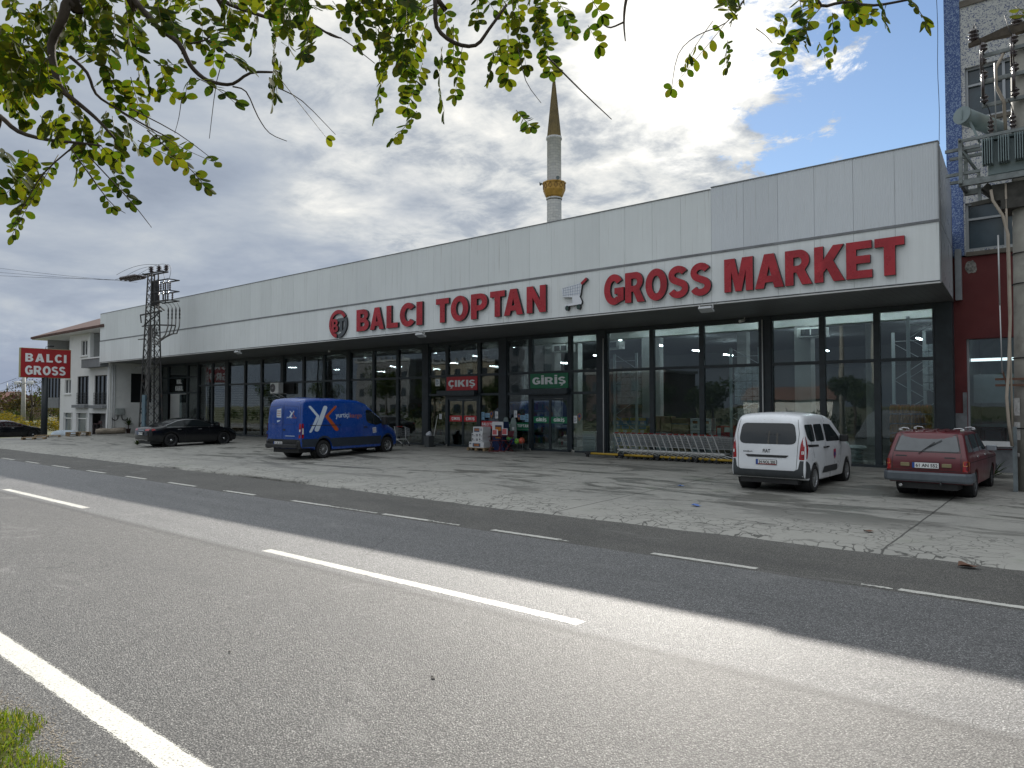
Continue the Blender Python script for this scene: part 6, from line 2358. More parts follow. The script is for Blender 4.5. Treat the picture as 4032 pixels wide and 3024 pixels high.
for x in (-1.89, -1.31, -.7):
    mb = MB()
    for z in (10.36, 9.72, 9.15):
        insulator(mb, q(x + .02, 19.42, z - .06), .085, .20, 2)
    insulator(mb, q(x + .02, 19.46, 10.02), .06, .14, 2)
    mb.tube([q(x, 19.36, 9.2), q(x, 19.36, 9.76)], .035, 8); mb.tube([q(x + .01, 19.36, 9.76), q(x, 19.36, 10.5)], .014, 6); mb.tube([q(x - .03, 19.36, 9.8), q(x - .035, 19.36, 10.45)], .02, 6)
    mb.bar(q(x, 19.42, 9.16), q(x, 19.70, 9.14), .03); mb.bar(q(x, 19.42, 9.74), q(x, 19.70, 9.72), .03); mb.bar(q(x, 19.42, 10.36), q(x, 19.70, 10.33), .03)
    mb.build('fuse', M_insul, pt_)
    mb = MB(); mb.tube([q(x - .02, 19.36, 10.5), q(x - .1, 19.5, 10.8), q(x - .17, 19.75, 11.16)], .008, 5); mb.build('lead_wire', M_cable, pt_)
M_pipe = mat('conduit_beige', (.36, .31, .25), .6, var=.15)
mb = MB(); mb.tube([q(-1.80, 19.6, 7.1), q(-1.77, 19.58, 6.85), q(-1.58, 19.56, 6.45), q(-1.49, 19.56, 6.0), q(-1.48, 19.55, 4.2), q(-1.53, 19.52, 3.0), q(-1.58, 19.5, 2.3), q(-1.55, 19.5, 1.7), q(-1.50, 19.55, 1.2)], .032, 8); mb.tube([q(-1.52, 19.62, 7.2), q(-1.50, 19.62, 3.0), q(-1.49, 19.62, 1.2)], .022, 8)
mb.build('conduit', M_pipe, pt_)
mb = MB(); mb.tube([q(-1.50, 19.72, 10.3), q(-1.66, 19.6, 9.9), q(-1.66, 19.6, 9.5), q(-1.52, 19.65, 9.1), q(-1.5, 19.68, 8.4)], .035, 8); mb.build('loop_cable', M_pipe, pt_)
mb = MB(); mb.tube([q(-1.67, 19.5, 10.0), q(-1.67, 19.5, 8.4)], .012, 6); mb.build('earth_rod', mat('rod_grey', (.40, .41, .41), .4, .3), pt_)
mb = MB(); mb.tube([q(-1.67, 19.45, 6.0), q(-1.665, 19.45, 4.4)], .017, 8); mb.tube([q(-1.665, 19.45, 4.4), q(-1.65, 19.45, 2.85)], .013, 8); mb.build('operating_rod', mat('rod_grey', (.40, .41, .41), .4, .3), pt_)
mb = MB()
for z in (2.72, 2.58):
    mb.bar(q(-1.80, 19.62, z), q(-1.2, 19.66, z), .05, .05)
mb.bar(q(-1.65, 19.5, 2.9), q(-1.56, 19.55, 2.55), .03)
mb.build('rod_bracket', mat('rust_bracket', (.11, .055, .035), .8, var=.3), pt_)
mb = MB(); mb.bx(-.33, -.245, -.40, -.32, 0, 1.5); mb.build('cable_guard', mat('guard_steel', (.17, .20, .21), .6, .3, var=.3, vscale=4), pt_)
mb = MB()
for z in (7.0, 5.6, 4.9, 3.2, 1.6):
    rr_ = .236 + (10.6 - z) * .0105
    mb.lathe([(rr_, -.012), (rr_ + .012, -.012), (rr_ + .012, .012), (rr_, .012)], q(PX, PY, z), 24, closed=True)
mb.build('strap', M_cable, pt_)
for z0, z1, a in ((1.75, 2.15, 200), (1.2, 1.6, 200), (.82, .90, 195)):
    mb = MB()
    vs = []
    for k in range(5):
        th = rad(a + k * 9)
        for z in (z0, z1): vs.append((.335 * math.cos(th) * .985, .335 * math.sin(th) * .985, z))
    mb.add(vs, [(2 * k, 2 * k + 2, 2 * k + 3, 2 * k + 1) for k in range(4)])
    mb.build('torn_poster', mat('paper_torn', (.50, .50, .48), .8, var=.2, vscale=8, dirt=(.3, .29, .27), dscale=9), pt_)

# ---- minaret
mx, my = -64.2, 88.2
mt = thing('minaret', 'white stone minaret with a gold balcony and a tall brown spire behind the shop', 'minaret', (mx, my, 0))
M_stone = mat('minaret_stone', (.60, .60, .60), .8, var=.1, vscale=.6, dirt=(.36, .37, .38), dscale=1.6, dlo=.56, dhi=.72)
def course_mat():
    m = bpy.data.materials.new('minaret_courses')
    m.use_nodes = True
    nt = m.node_tree
    nt.nodes.clear()
    g = NG(nt)
    out = g.n('ShaderNodeOutputMaterial')
    tc = g.n('ShaderNodeTexCoord').outputs['Object']
    x, y, z = g.n('ShaderNodeSeparateXYZ', {0: tc}).outputs
    ang = g.math('MULTIPLY', g.math('ARCTAN2', y, x), 1.1)
    uv = g.n('ShaderNodeCombineXYZ', {0: ang, 1: z, 2: 0.0}).outputs[0]
    br = g.n('ShaderNodeTexBrick', {'Vector': uv, 'Color1': (.62, .62, .62, 1), 'Color2': (.50, .51, .53, 1), 'Mortar': (.34, .35, .37, 1), 'Scale': 1.0, 'Mortar Size': .018, 'Brick Width': .8, 'Row Height': .42})
    d = g.sstep(g.noise(tc, .8, 6, .7), .56, .72)
    c = g.mix(g.math('MULTIPLY', d, .5), br.outputs['Color'], (.30, .31, .33))
    b = g.n('ShaderNodeBsdfPrincipled', {'Base Color': c, 'Roughness': .8})
    nt.links.new(b.outputs[0], out.inputs[0])
    return m
M_course = course_mat()
M_gold = mat('minaret_gold', (.46, .27, .06), .45, .3, var=.25, vscale=1.5)
M_spire = mat('spire_brown', (.145, .105, .035), .55, .2, var=.3, vscale=.9)
mb = MB(); mb.lathe([(2.2, 0), (2.2, 8), (1.25, 12), (1.13, 14), (1.13, 33.9)], n=24); mb.lathe([(1.22, 34.0), (1.28, 34.2), (1.13, 34.3)], n=24); mb.build('lower_shaft', M_course, mt)
mb = MB(); mb.lathe([(1.13, 34.3), (1.35, 34.5), (1.72, 35.4), (1.75, 36.4), (1.85, 36.45), (1.85, 36.62), (1.74, 36.62), (1.74, 36.1), (1.1, 36.1)], n=12, smooth=False); bal = mb.build('balcony', M_gold, mt)
mb = MB()
for k in range(12):
    a0, a1 = 2 * PI * (k + .15) / 12, 2 * PI * (k + .85) / 12
    am = (a0 + a1) / 2
    r1 = 1.765
    def cp(a, z, r): return (r * math.cos(a), r * math.sin(a), z)
    for zc, hz, rt, rb in ((35.95, .42, 1.72, 1.70),):
        P4 = [cp(a0, zc, r1 - .03), cp(am, zc + hz, r1 - .02), cp(a1, zc, r1 - .03), cp(am, zc - hz, r1 - .03)]
        for i in range(4): mb.bar(P4[i], P4[(i + 1) % 4], .05)
mb.build('lozenge_trim', mat('gold_dark', (.16, .085, .02), .5), bal)
mb = MB(); mb.lathe([(1.10, 36.1), (1.10, 43.3), (1.22, 43.4), (1.24, 43.75), (1.1, 43.8)], n=24); mb.build('upper_shaft', M_course, mt)
mb = MB()
n = 20
prof = [(1.10, 43.72), (1.06, 44.0), (.20, 52.6), (.05, 52.9)]
mb.lathe(prof, n=n, smooth=False)
for k in range(n):
    a = 2 * PI * k / n
    mb.bar((1.07 * math.cos(a), 1.07 * math.sin(a), 43.9), (.2 * math.cos(a), .2 * math.sin(a), 52.6), .045)
mb.build('spire', M_spire, mt)
mb = MB(); mb.lathe([(.10, 52.5), (.16, 52.8), (.07, 53.0), (.22, 53.3), (.06, 53.6), (.16, 53.9), (.04, 54.1), (.03, 55.0), (.001, 55.0)], n=12); mb.lathe([(.10, -.03), (.16, -.03), (.16, .03), (.10, .03)], (0, 0, 55.1), 14, 'Y', closed=True); mb.bar((.25, 0, 52.8), (.30, 0, 54.6), .02); mb.build('finial', M_rust, mt)
mb = MB()
for a, fl in ((200, 1), (-40, 1)):
    d = Vector((math.cos(rad(a)), math.sin(rad(a)), 0))
    p = d * 1.75 + Vector((0, 0, 36.75))
    mb.tube([p, p + d * .2, p + d * .55], [.07, .10, .30], 12)
    mb.bar(p, p - Vector((0, 0, .3)), .05)
mb.build('loudspeaker', mat('speaker_grey', (.12, .15, .16), .5), mt)

# ---- far left: lamp post, houses, mast
lp = thing('flood_light_post', 'concrete lamp post with two white flood lights behind the red sign', 'lamp post', (-87.5, 25.1, 0))
mb = MB(); mb.tube([(0, 0, 0), (0, 0, 5.3)], [.24, .17], 12); mb.build('post', M_conc, lp)
mb = MB(); mb.bar((-1.0, -.35, 4.55), (.9, .3, 4.55), .09)
mb.build('arm', M_galv, lp)
for s in (-1, 1):
    mb = MB(); mb.rbox((s * .95, s * .3, 4.60), (.62, .5, .34), .12); mb.build('lamp_head', mat('lamp_white', (.72, .74, .76), .4), lp)


def far_house(name, label, x, y, w, d, hh, rz, wallc, roofc, z=0.0, ridge=1.6, gable=True):
    t = thing(name, label, 'house', (x, y, z), rz, 'houses in the distance')
    mb = MB(); mb.bx(-w / 2, w / 2, -d / 2, d / 2, -1, hh); mb.build('wall', wallc, t)
    mb = MB()
    o = .4
    if gable:
        vs = [(-w / 2 - o, -d / 2 - o, hh), (w / 2 + o, -d / 2 - o, hh), (w / 2 + o, d / 2 + o, hh), (-w / 2 - o, d / 2 + o, hh), (-w / 2 - o, 0, hh + ridge), (w / 2 + o, 0, hh + ridge)]
        mb.add(vs, [(3, 2, 1, 0), (0, 1, 5, 4), (2, 3, 4, 5), (0, 4, 3), (1, 2, 5)])
    else:
        mb.bx(-w / 2 - o, w / 2 + o, -d / 2 - o, d / 2 + o, hh + .01, hh + .3)
    mb.build('roof', roofc, t)
    for k in range(max(2, int(w / 3))):
        xx = -w / 2 + (k + .5) * w / max(2, int(w / 3))
        for zz in [1.0 + 2.8 * j for j in range(max(1, int(hh / 2.9)))]:
            mb = MB(); mb.bx(xx - .6, xx + .6, -d / 2 - .03, -d / 2 - .005, zz, zz + 1.3); mb.build('window', M_dkglass, t)
    return t
M_roofr = mat('roof_red', (.12, .045, .035), .8, var=.3, vscale=1)
M_roofb = mat('roof_sheet_brown', (.16, .085, .065), .6, var=.3, vscale=.7)
far_house('village_house', 'low house with a reddish gable roof beyond the bushes at far left', -145, 37, 11, 9, 2.7, rad(25), mat('wall_brown', (.16, .11, .09), .9, var=.3), M_roofr, ridge=1.9)
far_house('village_house', 'long low shed with a pale brown roof in front of the far house', -133, 31.5, 10, 6, 1.5, rad(22), mat('wall_cream', (.42, .40, .36), .9, var=.2), M_roofb, ridge=1.1)
far_house('village_house', 'small white house far off between the trees at left', -190, 66, 10, 9, 4.0, rad(30), M_white, M_roofr, ridge=1.6)
ma = thing('radio_mast', 'thin radio mast far away at the left horizon', 'mast', (-474, 128, 0))
mb = MB(); mb.tube([(0, 0, 0), (0, 0, 10)], [1.0, .4], 6); mb.tube([(0, 0, 10), (0, 0, 15.5)], [.4, .15], 6); mb.build('mast', M_galv, ma)
for i, y in enumerate((0.0, .7)):
    w = MB()
    w.tube([(-86 + -60 * k / 12, 24 + y + 9 * k / 12, 5.0 - .6 * i - 1.6 * 4 * (k / 12) * (1 - k / 12) * .25 - .02 * k) for k in range(13)], .02, 4)
    tag(w.build('far_cable', M_cable), 'sagging cable running off the lamp post at far left', 'cable', 'cables at far left')
# ------------------------------------------------------------------ loose things on the lot and behind the glass
def G(x, y):
    return terr(x, y) + .042


M_wire = mat('zinc_wire', (.34, .36, .37), .35, .8, var=.15, vscale=20)
M_redp = mat('red_plastic', (.38, .03, .025), .4)
M_whitep = mat('white_plastic', (.66, .67, .65), .5)
M_wood = mat('pallet_wood', (.26, .185, .105), .85, var=.35, vscale=5)
M_card = mat('cardboard', (.27, .19, .115), .85, var=.15, vscale=3)


def trolley(label, group, loc, rz):
    t = thing('shopping_trolley', label, 'trolley', loc, rz, group)
    # handle end at x=0, basket reaches to x=.86; width .5
    hw0, hw1 = .27, .20
    def sd(x): return hw0 + (hw1 - hw0) * x / .86
    zt = lambda x: .90 - .10 * x
    zb = lambda x: .46 + .03 * x
    mb = MB()
    for s in (-1, 1):
        for k in range(13):
            x = .06 + .80 * k / 12
            mb.bar((x + (.05 if k == 0 else 0), s * (sd(x) - .02), zb(x)), (x - .03, s * sd(x), zt(x)), .0042)
        for k in range(6):
            f = k / 5
            mb.bar((.06, s * (sd(.06) - .02 * (1 - f)), zb(.06) + (zt(.06) - zb(.06)) * f), (.86, s * (sd(.86) - .02 * (1 - f)), zb(.86) + (zt(.86) - zb(.86)) * f), .006 if 0 < k < 5 else .011)
    for k in range(9):
        y = -.18 + .36 * k / 8
        mb.bar((.86, y, zb(.86)), (.85, y, zt(.86)), .0042)
        mb.bar((.08, y * 1.2, zb(.08)), (.86, y, zb(.86)), .0042)
    for f in (0, .33, .66, 1):
        z = zb(.86) + (zt(.86) - zb(.86)) * f
        mb.bar((.86, -.2, z), (.86, .2, z), .008)
    mb.build('basket', M_wire, t)
    mb = MB()
    for s in (-1, 1):
        mb.tube([(-.02, s * .26, .90), (.03, s * .265, .86), (.22, s * .235, .34), (.24, s * .235, .28)], .012, 6)
        mb.tube([(.10, s * .24, .12), (.20, s * .235, .27), (.34, s * .23, .28), (.62, s * .20, .21), (.86, s * .17, .125)], .0135, 6)
    mb.bar((.22, -.235, .30), (.22, .235, .30), .02)
    mb.build('frame', mat('frame_zinc', (.58, .59, .58), .4, .4), t)
    mb = MB(); mb.rbox((.25, 0, .315), (.26, .46, .035), .012); mb.build('tray', M_whitep, t)
    mb = MB(); mb.tube([(-.03, -.14, .905), (-.03, .14, .905)], .020, 8); mb.rbox((-.03, .12, .90), (.06, .05, .05), .012); mb.build('handle', M_redp, t)
    mb = MB(); mb.tube([(-.03, -.27, .905), (-.03, -.142, .905)], .014, 8); mb.tube([(-.03, .142, .905), (-.03, .27, .905)], .014, 8); mb.build('handle_bar', M_wire, t)
    for x, w in ((.10, .24), (.86, .17)):
        for s in (-1, 1):
            mb = MB()
            mb.lathe([(.02, -.014), (.058, -.014), (.062, 0), (.058, .014), (.02, .014)], (x, s * w, .062), 14, 'Y', closed=True)
            mb.bar((x, s * w, .06), (x + .01, s * w, .135), .018, .04)
            mb.build('wheel', M_black, t)
    return t


y0 = 22.62
tr0 = trolley('shopping trolley nested in the long row along the glass front', 'trolleys nested in the row', (-13.62, y0, G(-13.6, y0)), 0)
for i in range(1, 17):
    c = copy_tree(tr0)
    c.location = (-13.62 + i * .242, y0 - .012 * i, G(-13, y0))
lt = trolley('single shopping trolley standing left of the grey bin', 'trolleys', (-25.9, 22.95, G(-25.5, 22.5)), rad(-22))
del lt['group']

# yellow and black guard rail in front of the trolleys
gr_ = thing('guard_rail', 'yellow and black striped low rail guarding the row of trolleys', 'guard rail', (-14.6, 22.36, G(-14, 22.3)))
M_yel = mat('rail_yellow', (.46, .30, .03), .5, var=.15, dirt=(.25, .18, .04), dscale=5)
x = 0.0
while x < 6.6:
    mb = MB(); mb.tube([(x, -.02 * x / 1.2, .13), (min(6.7, x + 1.18), -.02 * (x + 1.18) / 1.2, .13)], .042, 12); mb.build('rail', M_yel, gr_)
    mb = MB(); mb.tube([(x + 1.181, -.02 * (x + 1.181) / 1.2, .13), (x + 1.439, -.02 * (x + 1.439) / 1.2, .13)], .045, 12); mb.bx(x + 1.26, x + 1.34, -.06, .06, -.02, .10); mb.build('black_section', M_black, gr_)
    x += 1.44
mb = MB(); mb.bx(-.25, -.001, -.05, .05, .09, .17); mb.bx(-.20, -.12, -.05, .05, -.02, .09); mb.build('end_foot', M_black, gr_)


def pallet(label, loc, rz, w=1.0, d=.8, n=5, group=None, name='wooden_pallet'):
    t = thing(name, label, 'pallet', loc, rz, group)
    mb = MB()
    for k in range(n):
        y = -d / 2 + d * (k + .5) / n
        mb.bx(-w / 2, w / 2, y - d / n * .38, y + d / n * .38, .105, .128)
    mb.build('deck', M_wood, t)
    mb = MB()
    for x in (-w / 2 + .06, 0, w / 2 - .06):
        for y in (-d / 2 + .06, 0, d / 2 - .06):
            mb.bx(x - .055, x + .055, y - .055, y + .055, .022, .083)
        mb.bx(x - .05, x + .05, -d / 2, d / 2, .084, .104)
        mb.bx(x - .05, x + .05, -d / 2, d / 2, 0, .021)
    mb.build('block', M_wood, t)
    return t


def carton(label, loc, size, base, front=None, side=None, rz=0.0, cat='box', group=None, name='cardboard_box', art=None):
    t = thing(name, label, cat, loc, rz, group)
    w, d, h = size
    mb = MB(); mb.bx(-w / 2, w / 2, -d / 2, d / 2, 0, h); mb.build('carton', base, t, bevel=.006)
    if art:
        mb = MB()
        mats_ = []
        for (u0, u1, v0, v1, m) in art:
            if m not in mats_: mats_.append(m)
            mb.add([(-w / 2 + u0 * w, -d / 2 - .002 - .0006 * len(mb.f), v0 * h), (-w / 2 + u1 * w, -d / 2 - .002 - .0006 * len(mb.f), v0 * h), (-w / 2 + u1 * w, -d / 2 - .002 - .0006 * len(mb.f), v1 * h), (-w / 2 + u0 * w, -d / 2 - .002 - .0006 * len(mb.f), v1 * h)], [(0, 1, 2, 3)], mats_.index(m))
        mb.build('print', mats_, t)
    return t


M_box_w = mat('carton_white', (.62, .63, .64), .6, var=.05)
M_ink2 = mat('print_black', (.03, .035, .045), .6)
M_heat = mat('print_copper', (.33, .13, .055), .5, var=.3, vscale=9)
M_heatd = mat('print_dark', (.055, .035, .03), .6)
M_orange = mat('print_orange', (.45, .16, .02), .4, var=.35, vscale=6)
M_bluepr = mat('print_navy', (.012, .03, .11), .5)
M_gpr = mat('print_grey', (.30, .31, .34), .6)
# pallet with electric heater cartons by the exit
px_, py_ = -20.33, 22.62
pa = pallet('wooden pallet carrying white heater cartons right of the exit door', (px_, py_, G(px_, py_)), 0, 1.02, .74)
z = G(px_, py_) + .13
carton('long white heater box lying on the pallet by the exit', (-20.35, 22.62, z), (.84, .60, .235), M_box_w, art=[(.26, .78, .14, .78, M_heatd), (.34, .70, .26, .68, M_heat), (.03, .17, .55, .85, M_gpr), (.04, .14, .68, .80, M_ink2)])
for r in range(2):
    for c in range(3):
        hgt = .185
        carton('small white carton with black print, %s row of the stack by the exit' % ('upper' if r else 'lower'), (-20.53 + c * .205, 22.60, z + .238 + r * (hgt + .003)), (.20, .52, hgt), M_box_w,
               art=[(.10, .45, .45, .80, M_ink2), (.55, .85, .25, .50, M_gpr), (.15, .40, .12, .28, M_gpr)] if c != 1 else [(.2, .75, .28, .75, M_ink2), (.35, .6, .4, .6, M_box_w)], group='small white cartons on the pallet')
carton('white heater carton topmost of the stack on the pallet', (-20.28, 22.60, z + .238 + .376), (.56, .50, .265), M_box_w, art=[(.10, .66, .18, .80, M_heatd), (.16, .60, .36, .72, M_heat), (.74, .92, .35, .75, M_gpr)])
carton('tall white and navy heater box with a glowing orange picture behind the pallet', (-19.62, 23.05, G(-19.6, 23)), (.62, .36, 1.22), M_bluepr, art=[(0, 1, .88, 1, M_box_w), (.86, 1, .64, .88, M_box_w), (0, .26, .70, .88, M_box_w), (.28, .84, .45, .84, M_ink2), (.30, .78, .42, .82, M_orange)])

# grey bin with a plastic bag in it
bn_ = thing('waste_bin', 'grey square waste bin with a clear bag left of the exit door', 'bin', (-23.78, 22.85, G(-23.7, 22.8)))
mb = MB()
mb.add([(-.14, -.14, 0), (.14, -.14, 0), (.14, .14, 0), (-.14, .14, 0), (-.18, -.18, .52), (.18, -.18, .52), (.18, .18, .52), (-.18, .18, .52), (-.165, -.165, .50), (.165, -.165, .50), (.165, .165, .50), (-.165, .165, .50), (-.14, -.14, .05), (.14, -.14, .05), (.14, .14, .05), (-.14, .14, .05)],
       [(0, 1, 5, 4), (1, 2, 6, 5), (2, 3, 7, 6), (3, 0, 4, 7), (3, 2, 1, 0), (4, 5, 9, 8), (5, 6, 10, 9), (6, 7, 11, 10), (7, 4, 8, 11), (8, 9, 13, 12), (9, 10, 14, 13), (10, 11, 15, 14), (11, 8, 12, 15)])
mb.build('bin', mat('bin_grey', (.06, .068, .072), .6, var=.15), bn_)
mb = MB(); mb.ball((0, 0, .58), .15, 12, sz=.8); mb.ball((.05, 0, .66), .08, 10); o = mb.build('bag', mat('bag_clear', (.50, .53, .57), .3, var=.2, vscale=12), bn_)
bm_ = thing('broom', 'broom with a pale handle leaning on the pillar by the bin', 'broom', (-24.0, 23.3, G(-24, 23.3)))
mb = MB(); mb.tube([(0, 0, .1), (.02, .30, 1.45)], .014, 8); mb.build('handle', M_whitep, bm_)
mb = MB(); mb.bx(-.16, .16, -.04, .04, 0, .12); mb.build('brush', M_black, bm_)


# folding chairs of dark red tubing
def chair(label, loc, rz, group):
    t = thing('folding_chair', label, 'chair', loc, rz, group)
    M_tr = mat('tube_red', (.16, .012, .02), .45)
    mb = MB()
    for s in (-1, 1):
        mb.tube([(s * .21, -.24, 0), (s * .20, .20, .46)], .013, 6)
        mb.tube([(s * .19, .24, 0), (s * .19, -.20, .46), (s * .19, -.24, .48)], .013, 6)
        mb.tube([(s * .20, .14, .42), (s * .21, .26, .86)], .013, 6)
        mb.tube([(s * .26, -.18, .60), (s * .26, .20, .63)], .014, 6)
    mb.tube([(-.21, -.24, .02), (.21, -.24, .02)], .013, 6); mb.tube([(-.19, .24, .02), (.19, .24, .02)], .013, 6)
    mb.build('frame', M_tr, t)
    mb = MB(); mb.rbox((0, 0, .455), (.42, .42, .03), .02); mb.build('seat', mat('chair_cloth', (.085, .015, .025), .8, var=.4, vscale=9), t)
    mb = MB(); mb.box((0, .22, .72), (.40, .02, .26), rot=Matrix.Rotation(rad(-14), 3, 'X')); mb.build('backrest', mat('chair_cloth', (.085, .015, .02), .8), t)
ch_x, ch_y = -19.18, 22.55
chair('dark red folding chair nearest the heater pallet', (-19.35, 22.42, G(ch_x, ch_y)), rad(20), 'red folding chairs')
chair('dark red folding chair under the red sale boards', (-19.02, 22.70, G(ch_x, ch_y)), rad(-15), 'red folding chairs')
M_pink = mat('board_red_white', (.46, .10, .11), .6, var=.3, vscale=12)
for i, (x, y, zz, w_, hh, rz, lb) in enumerate([(-19.28, 22.30, .78, .28, .24, 8, 'red sale board with white edge standing on the folding chairs'), (-18.88, 22.45, .80, .36, .27, -12, 'red and white sale board leaning right of the first')]):
    s_ = thing('price_board', lb, 'sign', (x, y, G(x, y) + zz - .1), rad(rz))
    mb = MB(); mb.bx(-w_ / 2, w_ / 2, -.008, .008, 0, hh); mb.build('board', M_box_w, s_)
    mb = MB(); mb.bx(-w_ / 2 + .02, w_ / 2 - .05, -.012, -.0082, .03, hh - .02); mb.build('face', M_pink, s_)


def ironing(label, loc, rz):
    t = thing('ironing_board', label, 'ironing board', loc, rz, 'ironing boards by the entrance')
    out = [(-.17, .35), (.17, .35), (.175, .9), (.16, 1.15), (.11, 1.33), (.06, 1.39), (-.06, 1.39), (-.11, 1.33), (-.16, 1.15), (-.175, .9)]
    mb = MB(); mb.prism(out, lambda u, v: (u, 0, v), lambda u, v: (u, .03, v)); mb.build('board', mat('board_cover', (.20, .25, .24), .75, var=.25, vscale=4), t)
    mb = MB()
    mb.bx(-.16, .16, -.012, -.002, .74, .77)
    for s in (-1, 1):
        mb.tube([(s * .15, .05, .40), (s * .11, .08, 0)], .012, 6); mb.tube([(s * .16, -.02, 1.1), (s * .16, .06, .05)], .010, 6)
    mb.build('leg_frame', M_galv, t)
    mb = MB(); mb.box((0, -.006, .93), (.11, .006, .12), rot=Matrix.Rotation(rad(45 if 'left' in label else 0), 3, 'Y')); mb.build('tag', M_box_w, t)
ironing('grey ironing board with a diamond tag, left of the two by the entrance', (-19.58, 23.35, G(-19.6, 23.3)), 0)
ironing('grey ironing board with a square tag, right of the two by the entrance', (-19.12, 23.30, G(-19.1, 23.3)), 0)
# wire rack with play balls
rk = thing('ball_rack', 'low wire rack holding coloured play balls left of the entrance door', 'rack', (-18.75, 23.15, G(-18.7, 23.1)))
mb = MB()
for s in (-.32, .32):
    for y in (-.2, .2):
        mb.bar((s * 1.3, y, 0), (s * 1.3, y, .44 if y < 0 else .9), .012)
for zz in (.08, .30):
    for y in (-.2, .2): mb.bar((-.42, y, zz), (.42, y, zz), .010)
for k in range(10):
    mb.bar((-.40 + .089 * k, -.2, .30), (-.40 + .089 * k, .2, .30), .006)
    mb.bar((-.40 + .089 * k, -.2, .08), (-.40 + .089 * k, -.2, .30), .006)
mb.bar((-.42, .2, .9), (.42, .2, .9), .012)
mb.build('frame', M_galv, rk)
def ballm(nm, a, b):
    m = bpy.data.materials.new(nm); m.use_nodes = True; nt = m.node_tree; nt.nodes.clear(); g = NG(nt)
    out = g.n('ShaderNodeOutputMaterial'); tc = g.n('ShaderNodeTexCoord').outputs['Object']
    v = g.n('ShaderNodeTexVoronoi', {'Vector': tc, 'Scale': 9.0}); c = g.mix(g.sstep(v.outputs['Distance'], .28, .33), b, a)
    bs = g.n('ShaderNodeBsdfPrincipled', {'Base Color': c, 'Roughness': .35}); nt.links.new(bs.outputs[0], out.inputs[0]); return m
for (x, y, zz, r, m, lb) in [(-19.08, 23.02, .52, .145, ballm('ball_green', (.10, .42, .09), (.16, .55, .14)), 'light green ball highest in the rack'), (-18.93, 23.0, .40, .135, ballm('ball_navy', (.02, .05, .18), (.03, .07, .24)), 'dark blue ball between the green balls'),
                             (-18.66, 23.0, .42, .13, ballm('ball_lime', (.20, .46, .06), (.03, .08, .03)), 'green ball with dark patches in the rack'), (-18.44, 23.02, .45, .135, ballm('ball_orange', (.50, .09, .05), (.55, .16, .08)), 'orange red ball at the right of the rack')]:
    b = MB(); b.ball((0, 0, 0), r, 18)
    o = tag(b.build('play_ball', m), lb, 'ball', 'play balls in the rack'); o.location = (x, y, G(x, y) + zz)

# ---- fittings on the front: outdoor air conditioner, floodlights, dome camera
ac = thing('outdoor_unit', 'white outdoor air conditioner on a bracket by a pillar', 'air conditioner', (-37.05, 23.32, 2.86))
mb = MB(); mb.rbox((0, 0, .31), (.86, .34, .62), .03); mb.build('casing', M_white, ac)
mb = MB(); mb.lathe([(.235, -.19), (.25, -.185), (.25, -.172), (.001, -.172)], (-.14, 0, .31), 28, 'Y'); mb.build('fan_grille', M_black, ac)
mb = MB()
for k in range(5): mb.lathe([(.05 * k + .03, -.197), (.05 * k + .042, -.197)], (-.14, 0, .31), 24, 'Y')
mb.lathe([(.05, -.199), (.001, -.2)], (-.14, 0, .31), 16, 'Y'); mb.bx(-.39, .11, -.20, -.196, .305, .315); mb.build('guard', mat('guard_white', (.5, .5, .5), .5), ac)
mb = MB()
for x in (-.3, .3): mb.bar((x, -.2, -.02), (x, .44, -.02), .03); mb.bar((x, -.1, -.02), (x, .44, -.3), .025)
mb.build('bracket', M_white, ac)
bp = thing('vent_panel', 'black square vent panel in the glass right of the outdoor air conditioner', 'vent', (-36.5, YG - .03, 2.85))
mb = MB(); mb.bx(-.55, .55, -.02, .0, 0, .62)
for k in range(9): mb.bx(-.53, .53, -.034, -.0205, .03 + k * .065, .06 + k * .065)
mb.build('louvre', M_black, bp)
for (x, y, lb) in [(-20.85, YF - .30, 'white floodlight hung under the canopy near the word TOPTAN'), (-8.80, YF - .22, 'white floodlight hung under the canopy below GROSS'), (-35.05, YF - .12, 'small floodlight hung under the canopy above the blue van')]:
    f = thing('floodlight', lb, 'floodlight', (x, y, SOF - .05), 0, 'floodlights under the canopy')
    mb = MB()
    for s in (-.21, .21): mb.bar((s, .30, .06), (s, -.05, -.02), .022); mb.bar((s, -.05, -.02), (s, -.04, -.14), .022)
    mb.build('bracket', M_edge, f)
    mb = MB(); mb.box((0, -.04, -.16), (.40, .24, .07), rot=Matrix.Rotation(rad(-25), 3, 'X')); mb.build('lamp_body', mat('flood_white', (.45, .47, .48), .4), f)
dm = MB(); dm.ball((0, 0, 0), .075, 14); o = tag(dm.build('dome_camera', M_white), 'white dome camera under the canopy left of the emblem', 'camera'); o.location = (-32.0, 23.3, GT - .03)
cc_ = thing('security_camera', 'small white camera under the canopy right of the floodlight', 'camera', (-9.2, 23.55, GT - .1))
mb = MB(); mb.tube([(0, 0, 0), (-.06, -.22, -.05)], .05, 10); mb.bar((0, .05, .1), (0, 0, 0), .03); mb.build('body', M_white, cc_)

